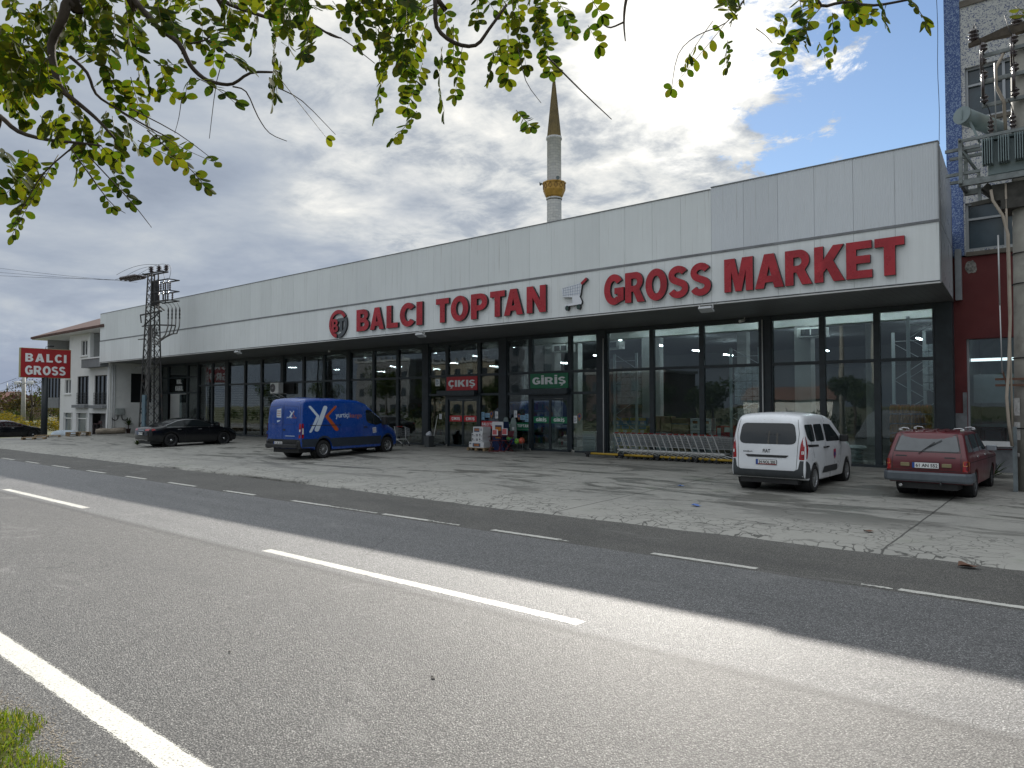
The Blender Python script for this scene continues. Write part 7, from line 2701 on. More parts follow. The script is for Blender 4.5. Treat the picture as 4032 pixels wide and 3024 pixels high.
# ---- goods behind the glass
def rack(label, x0, x1, y, zt, zlo, beam=True):
    t = thing('rack_frame', label, 'rack', (x0, y, FLOOR - .02), 0, 'steel rack frames behind the glass')
    w = x1 - x0
    mb = MB()
    for x in (0, w):
        mb.bx(x - .05, x + .05, -.03, .03, 0, zt - FLOOR)
    mb.build('upright', mat('rack_zinc', (.60, .62, .63), .4, .5), t)
    mb = MB()
    z, s = .25, 1
    while z < zt - FLOOR - .5:
        a, b = (0, w) if s > 0 else (w, 0)
        mb.bar((a, 0, z), (b, 0, z + .62), .03, .02); z += .62; s = -s
    mb.bar((0, 0, zt - FLOOR - .3), (w, 0, zt - FLOOR - .3), .03, .02)
    mb.build('brace', mat('rack_zinc', (.6, .6, .6)), t)
    return t
rack('tall steel rack frame behind the left end of the trolley row', -15.17, -14.16, 25.0, 4.25, .3)
rack('tall steel rack frame behind the white van', -10.27, -9.22, 25.0, 4.22, .3)
rack('tall steel rack frame above the bottle pallet', -4.53, -3.60, 25.0, 4.95, .3)
rack('steel rack frame standing behind the sacks', -5.27, -4.35, 26.6, 4.6, .3)
rack('steel rack frame behind the exit door', -22.95, -21.9, 27.5, 3.6, .3)
M_wrap = mat('shrink_wrap', (.50, .55, .57), .25, var=.3, vscale=5, bump=.6, bscale=9)
def wrapped(label, x, y, z, w, d, h, m=None):
    t = thing('wrapped_load', label, 'pallet load', (x, y, z), 0, 'shrink wrapped pallet loads')
    n = int(h / .24)
    for k in range(n):
        mb = MB()
        for i in range(4):
            mb.rbox((-w / 2 + w * (i + .5) / 4, 0, (k + .5) * h / n), (w / 4 - .01, d, h / n - .02), .03)
        mb.build('layer', m or M_wrap, t)
    return t
pallet('pallet high in the rack under the left wrapped load', (-15.0, 26.0, 2.03), 0, 1.0, .9)
wrapped('pale wrapped water load on the high pallet behind the trolleys', -15.0, 26.0, 2.17, .86, .8, 1.4)
pallet('pallet high in the rack under the right wrapped load', (-9.95, 26.0, 2.03), 0, 1.0, .9)
wrapped('pale wrapped load on the high pallet behind the white van', -9.95, 26.0, 2.17, .9, .8, 1.42)
wrapped('grey wrapped load high above the bottle pallet', -3.95, 26.4, 2.6, .75, .8, 1.5)
M_cb = mat('carton_blue', (.10, .25, .42), .55, var=.3, vscale=4); M_cy = mat('carton_yellow', (.42, .36, .06), .55, var=.3, vscale=5)
for r in range(4):
    for c in range(4):
        carton('blue and yellow carton in the block behind the left trolleys', (-15.5 + c * .40, 25.9, FLOOR + r * .345), (.385, .4, .34), M_cb if r % 2 else M_cy, art=[(.05, .95, .62, .97, M_cy if r % 2 else M_cb), (.25, .72, .2, .5, M_box_w)], group='blue and yellow cartons')
for c in range(2):
    for r in range(2):
        carton('white lettered carton low in the middle block', (-13.72 + c * .40, 25.9, FLOOR + r * .40), (.38, .42, .39), M_box_w, art=[(.2, .8, .62, .80, M_gpr), (.3, .7, .2, .36, M_gpr)], group='white cartons')
    carton('brown carton on top of the white cartons in the middle block', (-13.70 + c * .46, 25.9, FLOOR + .81), (.44, .44, .62), M_card, group='brown cartons')
for r in range(3):
    carton('wide brown carton in the stack between white cartons', (-12.63, 25.9, FLOOR + r * .46), (.70, .45, .44), M_card, art=[(0, 1, .46, .54, M_heatd)], group='brown cartons')
for c in range(2):
    for r in range(3):
        carton('white carton with dark print in the stack by the right pillar', (-12.0 + c * .46, 25.9, FLOOR + r * .46), (.40, .42, .44), M_box_w, art=[(.25, .75, .55, .8, M_heat), (.3, .7, .15, .4, M_gpr)], group='white cartons')
carton('red carton with white letters seen beside the white van', (-10.70, 25.6, FLOOR + .60), (.62, .5, .50), M_red, art=[(.08, .30, .2, .85, M_letter), (.52, .9, .55, .9, M_letter)])
carton('large brown carton under the red carton beside the white van', (-10.70, 25.6, FLOOR), (.66, .52, .59), M_card)
# pallet of orange drink bottles
M_bot = mat('drink_orange', (.62, .25, .035), .3, var=.3, vscale=9, coat=.4)
M_film = mat('pack_film', (.55, .35, .25), .25)
def bottle_pack(loc):
    t = thing('bottle_pack', 'shrink pack of orange drink bottles in the pallet stack', 'drink pack', loc, 0, 'packs of orange drink bottles')
    mb = MB()
    for i in range(3):
        for j in range(2):
            mb.lathe([(.001, 0), (.043, .005), (.043, .17), (.030, .215), (.015, .245), (.015, .262), (.001, .262)], (-.09 + i * .09, -.045 + j * .09, 0), 10)
    mb.build('bottles', M_bot, t)
    mb = MB()
    for i in range(3):
        for j in range(2):
            mb.lathe([(.001, .286), (.017, .286), (.017, .262)], (-.09 + i * .09, -.045 + j * .09, 0), 8)
    mb.build('caps', mat('cap_pale', (.45, .30, .26), .5), t)
    return t
pallet('pallet under the orange bottles behind the right-hand glass', (-4.40, 24.75, FLOOR - .02), 0, 1.25, .6)
b0 = bottle_pack((-4.87, 24.6, FLOOR + .12))
for r in range(6):
    for c in range(4):
        for d_ in range(2):
            if r or c or d_:
                b = copy_tree(b0); b.location = (-4.87 + c * .285, 24.6 + d_ * .2, FLOOR + .12 + r * .298)
# white sacks
def sack(label, loc, rz, sx=.78, sy=.46, sz=.16, m=None):
    mb = MB()
    n, k = 14, 9
    vs = []
    for i in range(n + 1):
        for j in range(k + 1):
            u, v = -1 + 2 * i / n, -1 + 2 * j / k
            hgt = (1 - abs(u) ** 3.2) * (1 - abs(v) ** 3.0)
            vs.append((u * sx / 2 * (1 - .05 * v * v), v * sy / 2 * (1 - .05 * u * u), hgt ** .5 * sz / 2))
    o = len(vs)
    vs += [(a, b, -c) for a, b, c in vs]
    fs = []
    for i in range(n):
        for j in range(k):
            a = i * (k + 1) + j
            q_ = (a, a + 1, a + k + 2, a + k + 1)
            fs.append(q_); fs.append(tuple(o + w_ for w_ in reversed(q_)))
    mb.add(vs, fs, 0, True)
    ob = tag(mb.build('sack', m or mat('sack_white', (.60, .63, .62), .65, var=.1, vscale=5, bump=.5, bscale=7)), label, 'sack', 'white sacks stacked behind the glass')
    ob.location = loc; ob.rotation_euler = (0, 0, rz)
    return ob
random.seed(4)
for i, nm in enumerate(('bottom', 'second', 'third', 'fourth')):
    sack('white sack, %s of the stack behind the white van' % nm, (-6.12 + random.uniform(-.06, .06), 24.55, FLOOR + .08 + i * .145), rad(random.uniform(-8, 8)))
sack('white sack leaning on the top of the stack behind the white van', (-6.55, 24.75, FLOOR + .62), rad(20), .6)
# white wrapped reams stacked against the pillar
for i in range(5):
    m_ = MB(); m_.rbox((0, 0, .08), (.62, .40, .155), .03)
    o = tag(m_.build('wrapped_bale', M_box_w), 'white wrapped bale in the pile left of the trolleys', 'bale', 'white bales behind the glass'); o.location = (-15.92 + .02 * (i % 2), 24.4, FLOOR + .16 * i)
# shelves of goods seen through the doors and the left-hand bays
def shelf(label, x, y, w, h, seed, n=5):
    t = thing('goods_shelf', label, 'shelf', (x, y, FLOOR - .02), 0, 'shelves of goods inside the shop')
    random.seed(seed)
    mb = MB()
    mb.bx(-w / 2, w / 2, .2, .24, 0, h)
    for k in range(n): mb.bx(-w / 2, w / 2, -.2, .199, .1 + (h - .2) * k / (n - 1) - .02, .1 + (h - .2) * k / (n - 1))
    mb.build('rack', mat('shelf_grey', (.45, .46, .46), .5), t)
    mb = MB()
    cols = [mat('goods_red', (.32, .05, .05), .5), mat('goods_white', (.55, .55, .55), .5), mat('goods_blue', (.06, .14, .30), .5), mat('goods_ochre', (.35, .24, .10), .6), mat('goods_green', (.10, .22, .10), .5)]
    for k in range(n - 1):
        xx = -w / 2 + .02
        z0_ = .1 + (h - .2) * k / (n - 1)
        gap = (h - .2) / (n - 1)
        while xx < w / 2 - .1:
            ww = random.uniform(.07, .16); hh = random.uniform(.45, .8) * gap
            mb.bx(xx, xx + ww - .008, -.19, .1, z0_ + .002, z0_ + hh, random.randrange(5)); xx += ww
    mb.build('goods', cols, t)
shelf('shelf of bagged snacks inside the glass left of the exit', -27.05, 25.0, 1.15, 2.2, 1, 7)
shelf('shelf of goods behind the pane left of the exit door', -24.6, 25.6, .8, 1.6, 2)
shelf('tall shelf of packets behind the exit pane', -22.2, 27.0, 1.8, 2.3, 3)
shelf('shelf of packets behind the entrance pane', -20.6, 27.2, 2.2, 2.3, 4)
shelf('shelf of bottles seen through the entrance door', -19.0, 26.5, 1.6, 1.0, 5, 3)
shelf('long shelf of goods deep inside the shop', -30.5, 31, 4.0, 2.2, 6)
# water packs and ladder by the goods door
for c in range(5):
    for r in range(3):
        m_ = MB(); m_.rbox((0, 0, .14), (.36, .26, .27), .04)
        o = tag(m_.build('water_pack', mat('water_film', (.44, .50, .56), .25, var=.3, vscale=9)), 'shrink pack of water bottles stacked by the goods door', 'drink pack', 'water packs by the goods door')
        o.location = (-47.4 + c * .38, 23.35, G(-46, 23.3) + r * .28)
ld = thing('ladder', 'grey ladder leaning inside the open goods door', 'ladder', (-50.9, 24.6, FLOOR))
mb = MB()
for s in (-.2, .2): mb.bar((s, 0, 0), (s * .8 + .35, .5, 2.5), .05, .03)
for k in range(8): mb.bar((-.2 + .044 * k, .062 * k, .31 * k + .1), (.2 + .03 * k, .062 * k, .31 * k + .1), .03)
mb.build('rails', M_galv, ld)

# ---- left end of the lot: pallets, bags, roll, stool, plants, meter box
pallet('flat pallet lying nearest the road at the left end', (-49.85, 14.9, G(-49.8, 14.9)), rad(65), 1.2, .9, 6)
pallet('flat pallet lying behind the nearest one by the sign post', (-52.2, 16.35, G(-52.2, 16.3)), rad(70), 1.4, 1.0, 6)
pallet('pallet stacked right of the white bag at the left end', (-52.0, 18.05, G(-52, 18)), rad(80), 1.3, 1.0, 6)
pallet('upper pallet of the pair right of the white bag', (-52.0, 18.07, G(-52, 18) + .13), rad(83), 1.3, 1.0, 6)
o = sack('bulging white and blue bag lying behind the pallets', (-55.2, 18.35, G(-55.2, 18.3) + .22), rad(60), 1.7, .9, .62, mat('bag_pale_blue', (.40, .47, .53), .6, var=.25, vscale=3)); del o['group']
rl = thing('wrapped_roll', 'rolled up beige material lying by the end wall', 'roll', (-52.5, 20.2, G(-52.5, 20.3) + .20), rad(80))
mb = MB(); mb.tube([(-.85, 0, 0), (-.4, .0, .02), (.1, .02, .0), (.5, 0, .03), (.95, .03, .05)], [.17, .20, .185, .21, .20], 14); mb.lathe([(.001, -.86), (.07, -.862), (.07, -.855)], (0, 0, 0), 12, 'X'); mb.build('roll', mat('roll_beige', (.28, .24, .19), .9, var=.3, vscale=4, bump=.6, bscale=12), rl)
st = thing('bar_stool', 'dark wooden bar stool against the grey shutter of the white house', 'stool', (-54.75, 20.25, terr(-54.7, 20.2) + .04), rad(8))
mb = MB()
for x in (-.18, .18):
    for y in (-.18, .18): mb.bar((x * 1.15, y * 1.15, 0), (x, y, .78), .04)
for zz in (.25, .5):
    mb.bar((-.19, -.19, zz), (.19, -.19, zz), .03); mb.bar((-.19, .19, zz), (.19, .19, zz), .03)
mb.build('leg_frame', mat('stool_dark', (.035, .02, .02), .6), st)
mb = MB(); mb.rbox((0, 0, .80), (.42, .42, .05), .03); mb.bx(-.2, .2, .17, .20, .83, 1.0); mb.build('seat', mat('stool_seat', (.05, .02, .02), .5), st)
me_ = thing('meter_box', 'grey meter box with two curved pipes on the white end wall', 'meter box', (-53.02, 21.0, 1.5))
mb = MB(); mb.rbox((.10, 0, .22), (.18, .58, .44), .02); mb.bx(.195, .205, .0, .24, .08, .36); mb.build('casing', mat('meter_grey', (.33, .36, .35), .5, var=.1), me_)
mb = MB()
for y0_, s in ((-.12, -1), (.14, 1)):
    mb.tube([(.08, y0_, .0), (.08, y0_, -.22), (.08, y0_ + s * .06, -.34), (.08, y0_ + s * .2, -.38), (.08, y0_ + s * .34, -.32), (.08, y0_ + s * .38, -.2)], .03, 8)
mb.build('pipe', M_cable, me_)


def spiky_plant(name, label, loc, n, L, pot=True, seed=1):
    t = thing(name, label, 'plant', loc)
    random.seed(seed)
    mb = MB()
    for i in range(n):
        a = random.uniform(0, 2 * PI); el = random.uniform(.25, 1.35); l = L * random.uniform(.6, 1.0)
        d = Vector((math.cos(a) * math.cos(el), math.sin(a) * math.cos(el), math.sin(el)))
        s = d.cross(Vector((0, 0, 1))).normalized() * .022
        b = Vector((0, 0, .55 if pot else .02))
        p1, p2 = b + d * l * .55, b + d * l - Vector((0, 0, .12 * l))
        mb.add([b - s * .5, b + s * .5, p1 + s, p2, p1 - s], [(0, 1, 2, 4), (4, 2, 3)])
    mb.build('leaves', leaf_mat('spiky_leaf', [(.02, .04, .02), (.05, .085, .03)], .2), t)
    if pot:
        mb = MB(); mb.lathe([(.11, 0), (.15, .30), (.165, .30), (.165, .34), (.14, .34), (.13, .28)], n=16); mb.tube([(0, 0, .28), (0, 0, .56)], .03, 6); mb.build('pot', mat('pot_dark', (.06, .035, .03), .7), t)
    return t
spiky_plant('potted_plant', 'spiky potted plant standing by the white end wall', (-52.6, 21.45, G(-52.6, 21.4)), 46, .78, True, 2)
spiky_plant('potted_plant', 'small potted plant right of the spiky one by the wall', (-52.6, 22.6, G(-52.6, 22.5)), 22, .42, True, 5)
spiky_plant('weed_tuft', 'tuft of weeds growing at the foot of the lattice pylon', (-37.9, 15.9, G(-38, 15.9)), 60, .42, False, 8)
spiky_plant('weed_tuft', 'weeds growing below the red shop window by the pole', (-2.2, 22.7, G(-2.2, 22.7)), 60, .7, False, 9)
# litter
for (x, y, m, lb, s_) in [(-6.3, 13.5, mat('litter_blue', (.08, .16, .42), .5), 'crumpled blue wrapper lying on the lot', .10), (-8.0, 16.3, mat('litter_blue', (.1, .2, .4)), 'small blue scrap lying left of the white van', .08), (-1.35, 10.95, mat('dead_leaf', (.13, .065, .04), .8), 'curled brown dead leaf at the lot edge', .14), (-2.9, 12.6, mat('dead_leaf', (.1, .1, .1)), 'brown dead leaf lying on the cracked concrete', .09), (-4.0, 3.9, mat('dead_leaf_dark', (.03, .025, .02), .8), 'dark scrap lying on the near lane', .025), (-5.75, 3.2, mat('dead_leaf_dark', (.03, .02, .02)), 'small dark twig lying left on the near lane', .02)]:
    mb = MB()
    random.seed(int(abs(x) * 100))
    ring_ = [(math.cos(a) * s_ * random.uniform(.6, 1.2), math.sin(a) * s_ * random.uniform(.5, .9), random.uniform(.01, .05) * (s_ / .1)) for a in [2 * PI * k / 9 for k in range(9)]]
    mb.add(ring_ + [(0, 0, .012)], [(k, (k + 1) % 9, 9) for k in range(9)])
    o = tag(mb.build('litter', m), lb, 'litter'); o.location = (x, y, G(x, y) if y > 11.3 else .004)
LEAVES = [(-293,121,345,-296,126,325,0), (-298,132,350,-306,140,344,0), (-284,138,345,-297,142,342,0), (-235,116,322,-224,124,313,0), (-277,162,379,-282,163,367,0), (-270,164,383,-260,161,353,0), (-241,150,346,-237,146,324,0), (-244,154,345,-247,154,333,0), (-204,139,338,-200,134,326,0), (-200,166,348,-208,173,338,0), (-222,191,364,-222,183,327,0), (-220,196,362,-213,192,340,0), (-205,193,347,-203,183,325,0), (-176,163,310,-189,164,304,0), (-179,178,339,-174,174,313,0), (-210,221,366,-219,226,349,0), (-166,195,344,-177,201,336,0), (-175,210,355,-178,214,340,0), (-275,100,304,-277,112,286,0), (-319,107,315,-319,122,294,0), (-309,133,328,-287,146,302,0), (-298,95,304,-302,82,272,0), (-286,85,296,-283,75,282,0), (-297,90,296,-308,85,284,0), (-249,103,300,-243,113,295,0), (-292,97,306,-286,97,294,0), (-336,103,332,-332,106,322,0), (-306,83,327,-304,84,320,0), (-251,161,375,-242,156,351,0), (-284,158,386,-275,152,366,0), (-240,175,377,-239,187,363,0), (-194,147,348,-194,156,341,0), (-256,127,360,-257,129,346,0), (-230,117,343,-216,115,328,0), (-263,106,327,-272,113,320,0), (-270,101,330,-275,106,321,0), (-307,137,352,-319,141,349,0), (-281,107,318,-277,106,301,0), (-290,115,318,-300,116,307,0), (-268,96,303,-266,106,295,0), (-342,98,317,-353,100,305,0), (-283,76,339,-297,79,335,0), (-291,76,299,-284,77,289,0), (-195,200,362,-202,207,351,0), (-189,180,352,-203,183,340,0), (-215,177,367,-211,175,350,0), (-198,171,360,-192,166,337,0), (-181,163,350,-177,157,325,0), (-187,214,354,-190,226,356,0), (-234,128,335,-220,126,325,0), (-293,153,370,-295,153,358,0), (-294,101,322,-287,99,313,0), (-321,94,369,-328,99,357,0), (-284,112,365,-281,113,347,0), (-286,110,323,-247,129,299,2), (-230,142,333,-224,161,312,3), (-410,100,400,-412,103,387,0), (-277,87,358,-289,88,355,0), (-332,89,368,-319,99,363,0), (-313,97,364,-304,94,351,0), (-314,87,343,-296,89,332,0), (-320,85,351,-331,85,342,0), (-353,111,376,-352,105,364,0), (-305,87,347,-326,84,346,0), (-352,106,378,-345,111,371,0), (-303,96,355,-307,98,344,0), (-352,109,370,-374,106,364,0), (-276,91,347,-277,101,346,0), (-277,91,349,-288,91,342,0), (-348,102,372,-363,98,369,0), (-349,105,371,-339,106,358,0), (-324,99,363,-316,97,353,0), (-279,68,349,-279,67,342,0), (-300,83,349,-308,89,344,0), (-394,95,395,-392,94,385,0), (-353,86,369,-344,89,360,0), (-350,103,362,-344,105,347,0), (-408,103,396,-428,101,390,0), (-339,100,379,-342,102,373,0), (-325,83,357,-324,82,344,0), (-399,104,406,-393,112,393,0), (-328,87,348,-324,85,336,0), (-335,112,378,-335,111,369,0), (-271,72,330,-265,78,322,0), (-291,77,334,-304,82,332,0), (-359,96,375,-367,93,367,0), (-304,94,371,-298,93,358,0), (-366,106,387,-373,103,379,0), (-352,86,381,-351,72,371,0), (-353,111,386,-352,115,377,0), (-292,83,337,-291,78,324,0), (-349,111,399,-342,115,385,0), (-346,92,363,-343,95,353,0), (-381,103,404,-371,98,386,0), (-372,97,372,-384,103,370,0), (-364,122,384,-362,115,375,0), (-386,116,379,-377,113,364,0), (-346,103,381,-336,97,367,0), (-375,98,365,-384,103,357,0), (-354,94,356,-354,94,346,0), (-342,108,358,-336,114,353,0), (-293,92,335,-292,96,326,0), (-320,87,340,-329,87,335,0), (-281,75,324,-287,76,316,0), (-338,88,352,-338,84,337,0), (-267,82,327,-260,77,314,0), (-346,110,357,-355,114,345,0), (-303,80,333,-296,81,323,0), (-351,104,359,-363,104,349,0), (-347,98,351,-347,101,341,0), (-266,81,324,-276,85,321,0), (-329,94,345,-340,98,343,0), (-284,84,330,-283,82,322,0), (-301,84,332,-295,83,322,0), (-369,130,409,-365,129,399,0), (-288,127,367,-292,139,363,0), (-271,94,347,-266,90,333,0), (-305,103,374,-312,112,376,0), (-336,126,394,-333,118,378,0), (-331,119,379,-328,120,363,0), (-236,105,354,-231,111,350,0), (-242,108,346,-229,106,333,0), (-238,104,343,-235,104,335,0), (-291,99,367,-280,95,352,0), (-322,109,363,-308,108,349,0), (-363,134,415,-358,141,406,0), (-303,131,386,-293,135,377,0), (-277,112,355,-275,113,342,0), (-328,140,400,-333,146,397,0), (-277,102,365,-264,100,353,0), (-249,95,341,-242,92,328,0), (-300,110,372,-294,109,362,0), (-306,128,377,-297,135,367,0), (-323,138,385,-336,134,374,0), (-268,98,344,-264,95,335,0), (-332,136,398,-332,138,391,0), (-376,127,418,-374,133,405,0), (-290,104,364,-274,103,350,0), (-261,104,344,-267,106,337,0), (-258,99,338,-256,95,325,0), (-345,151,404,-354,146,393,0), (-329,147,392,-325,148,383,0), (-367,126,385,-357,131,375,0), (-320,115,384,-315,115,374,0), (-339,142,405,-352,142,394,0), (-384,105,359,-381,107,351,0), (-304,74,327,-304,83,321,0), (-360,93,345,-362,101,336,0), (-326,85,338,-326,79,331,0), (-344,84,341,-350,85,333,0), (-366,96,345,-360,102,335,0), (-360,101,351,-372,92,348,0), (-380,97,358,-381,104,350,0), (-309,147,393,-297,145,378,0), (-313,163,405,-306,176,403,0), (-323,163,414,-321,157,399,0), (-234,127,359,-238,129,353,0), (-259,139,371,-250,134,355,0), (-222,142,359,-219,139,344,0), (-225,133,355,-234,130,346,0), (-289,188,411,-284,200,403,0), (-300,183,409,-293,184,395,0), (-219,130,351,-218,133,347,0), (-263,166,391,-267,168,385,0), (-299,192,408,-287,197,393,0), (-221,146,359,-222,151,349,0), (-207,136,351,-198,134,340,0), (-278,176,403,-282,183,394,0), (-298,195,408,-277,200,400,0), (-230,160,378,-234,156,371,0), (-220,169,372,-208,167,358,0), (-233,176,384,-238,186,379,0), (-191,153,359,-190,153,351,0), (-199,187,365,-206,176,355,0), (-189,189,363,-194,196,359,0), (-180,181,368,-189,179,364,0), (-225,190,385,-216,195,372,0), (-207,245,409,-196,240,392,0), (-182,201,372,-178,205,364,0), (-217,182,379,-216,182,365,0), (-180,153,350,-172,156,343,0), (-222,247,407,-228,247,396,0), (-227,239,415,-223,252,413,0), (-204,240,398,-208,249,388,0), (-192,167,353,-203,156,350,0), (-227,207,390,-215,206,378,0), (-252,221,405,-239,222,388,0), (-233,193,377,-223,190,359,0), (-208,187,364,-203,185,353,0), (-164,181,356,-165,181,345,0), (-288,115,321,-282,116,309,0), (-284,97,315,-284,100,304,0), (-352,112,339,-340,108,323,0), (-324,121,336,-335,122,328,0), (-265,79,305,-256,81,297,0), (-282,118,344,-281,120,331,0), (-253,111,330,-255,122,336,0), (-309,120,355,-312,114,343,0), (-119,290,367,-118,286,353,0), (-88,283,358,-95,287,346,0), (-72,258,350,-83,246,331,0), (-76,287,362,-76,290,351,0), (-66,270,348,-63,271,350,0), (-47,272,350,-41,265,336,0), (-59,288,360,-56,279,348,0), (-184,240,386,-176,240,352,0), (-160,198,353,-163,206,338,0), (-168,233,377,-160,233,361,0), (-162,247,370,-160,252,363,0), (-167,203,363,-167,207,349,0), (-80,262,352,-77,257,338,0), (-99,302,376,-101,299,369,0), (-76,322,383,-69,319,371,0), (-98,237,353,-93,227,342,0), (-109,282,377,-113,281,371,0), (-75,244,348,-71,234,337,0), (-160,247,380,-157,250,374,0), (-181,234,376,-171,229,359,0), (-175,215,327,-165,212,317,0), (-85,301,359,-83,306,353,0), (-22,342,369,-19,336,362,0), (-110,266,361,-132,263,340,1), (-118,272,367,-124,257,344,2), (-191,234,390,-196,243,384,0), (-197,259,411,-190,253,393,0), (-173,228,385,-179,236,378,0), (-158,202,368,-165,211,367,0), (-117,291,397,-120,293,388,0), (-121,298,401,-118,299,389,0), (-80,309,384,-79,322,379,0), (-88,340,403,-87,352,398,0), (-77,269,370,-79,272,360,0), (-85,340,400,-80,340,390,0), (-109,352,417,-104,352,408,0)]
BRANCHES = [([(-276,90,358),(-277,90,353),(-278,89,346),(-282,87,337),(-280,88,326),(-279,90,321),(-275,93,317),(-270,98,311),(-265,102,304)],0.02,0.004), ([(-273,106,365),(-269,109,359),(-263,115,349),(-257,120,343),(-254,123,335),(-250,126,330),(-246,129,328),(-242,133,328),(-237,137,332),(-230,142,332)],0.012,0.004), ([(-267,136,377),(-263,140,370),(-256,146,366),(-246,154,362),(-237,161,361),(-230,167,356),(-227,170,355)],0.01,0.003), ([(-288,95,338),(-283,99,332),(-280,101,324),(-275,106,319),(-266,114,312),(-260,119,308)],0.007,0.002), ([(-289,69,313),(-284,73,308),(-280,77,303),(-272,83,300),(-264,90,299),(-258,95,298)],0.01,0.003), ([(-187,177,365),(-184,179,359),(-184,180,349),(-179,184,343),(-173,189,342),(-169,192,348),(-164,196,357)],0.01,0.005), ([(-249,127,344),(-245,130,341),(-242,132,338)],0.004,0.002), ([(-242,133,327),(-238,136,325),(-235,139,316),(-232,142,310),(-227,146,307)],0.003,0.0012), ([(-254,123,343),(-250,126,344),(-247,128,346),(-242,132,348)],0.004,0.002), ([(-243,131,339),(-246,129,329),(-249,128,308)],0.002,0.001), ([(-238,149,331),(-231,155,326),(-221,163,313)],0.0025,0.001), ([(-245,168,365),(-235,176,360),(-225,185,350)],0.003,0.0015), ([(-272,96,298),(-261,106,282),(-256,111,273)],0.0025,0.001), ([(-277,92,301),(-268,101,283),(-263,105,278)],0.0025,0.001), ([(-256,109,307),(-246,118,295),(-242,122,289)],0.0025,0.001), ([(-261,105,315),(-248,116,306),(-238,125,296)],0.0025,0.001), ([(-264,90,299),(-273,83,289),(-279,79,278),(-282,76,269)],0.003,0.001), ([(-256,121,323),(-258,121,316),(-259,120,310)],0.0015,0.0008), ([(-133,234,370),(-135,232,364),(-136,232,356),(-136,233,349)],0.008,0.002), ([(-136,232,356),(-140,229,354),(-142,227,355)],0.004,0.002), ([(-104,271,376),(-104,270,370),(-110,266,361),(-119,259,356),(-125,255,349),(-127,253,335)],0.003,0.0012), ([(-83,288,376),(-81,290,368),(-74,295,369),(-65,303,368),(-55,311,370),(-45,320,373)],0.007,0.004), ([(-147,198,333),(-138,206,321),(-130,213,311)],0.0035,0.0015), ([(-161,199,341),(-159,201,329),(-155,205,321)],0.002,0.001), ([(-101,274,359),(-98,276,356),(-96,278,353)],0.002,0.001)]
# ------------------------------------------------------------------ trees, bushes, grass; the far side of the road
LEAFC = [(.016, .034, .008), (.028, .058, .010), (.045, .078, .012), (.085, .105, .014), (.03, .05, .012), (.06, .075, .012)]
M_leaf = leaf_mat('robinia_leaf', LEAFC, .52)
M_bark = mat('bark', (.055, .042, .032), .9, var=.4, vscale=12, bump=.6, bscale=30)
tree = thing('overhanging_tree', 'tree whose leafy branches hang into the picture from above', 'tree', (-2.3, -.5, 0))
toff = Vector((2.3, .5, 0))
def tpart(mb, name, m, **k):
    o = mb.build(name, m, tree, **k); o.location = toff; return o
mb = MB(); mb.tube([(-2.3, -.5, -.1), (-2.28, -.48, 1.2), (-2.32, -.4, 2.6), (-2.4, -.2, 3.7), (-2.5, .1, 4.6)], [.17, .14, .12, .10, .07], 12); tpart(mb, 'trunk', M_bark)
mb = MB()
fork = Vector((-2.42, -.15, 3.9))
for pts, a, b in BRANCHES:
    P_ = [Vector(p) / 100 for p in pts]
    n = len(P_)
    rs = [a + (b - a) * i / (n - 1) for i in range(n)]
    if a >= .0095:   # run the limb back to the trunk, well above the picture
        s0 = P_[0]
        mid = (fork + s0) / 2 + Vector((0, 0, .75))
        P_ = [fork, mid] + P_
        rs = [.045, .03] + rs
    # soften the polyline
    Q, R_ = [], []
    for i in range(len(P_) - 1):
        for k in range(3):
            t_ = k / 3
            p0, p1, p2, p3 = P_[max(0, i - 1)], P_[i], P_[i + 1], P_[min(len(P_) - 1, i + 2)]
            Q.append(0.5 * ((2 * p1) + (p2 - p0) * t_ + (2 * p0 - 5 * p1 + 4 * p2 - p3) * t_ ** 2 + (3 * p1 - p0 - 3 * p2 + p3) * t_ ** 3)); R_.append(rs[i] + (rs[i + 1] - rs[i]) * t_)
    Q.append(P_[-1]); R_.append(rs[-1])
    mb.tube(Q, R_, 7)
tpart(mb, 'branch', M_bark)
lv = tw = MB()
random.seed(21)
def leaflet(mb, p, d, nrm, L, W_):
    """an oval leaflet, slightly folded along its midrib and curled"""
    d = d.normalized(); s = d.cross(nrm)
    if s.length < 1e-4: s = d.orthogonal()
    s.normalize(); u = s.cross(d).normalized()
    prof = [(0, .0), (.10, .42), (.32, .86), (.55, 1.0), (.78, .82), (.93, .42), (1.0, .04)]
    f = random.uniform(.05, .30)
    cl = random.uniform(-.25, .25)
    vs = []
    for t_, w_ in prof:
        c = p + d * (L * t_) + u * (cl * L * t_ * t_)
        vs += [c + s * (W_ / 2 * w_) + u * (f * W_ / 2 * w_), c, c - s * (W_ / 2 * w_) + u * (f * W_ / 2 * w_)]
    fs = []
    for i in range(len(prof) - 1):
        a = i * 3
        fs += [(a, a + 1, a + 4, a + 3), (a + 1, a + 2, a + 5, a + 4)]
    mb.add(vs, fs, 0, True)
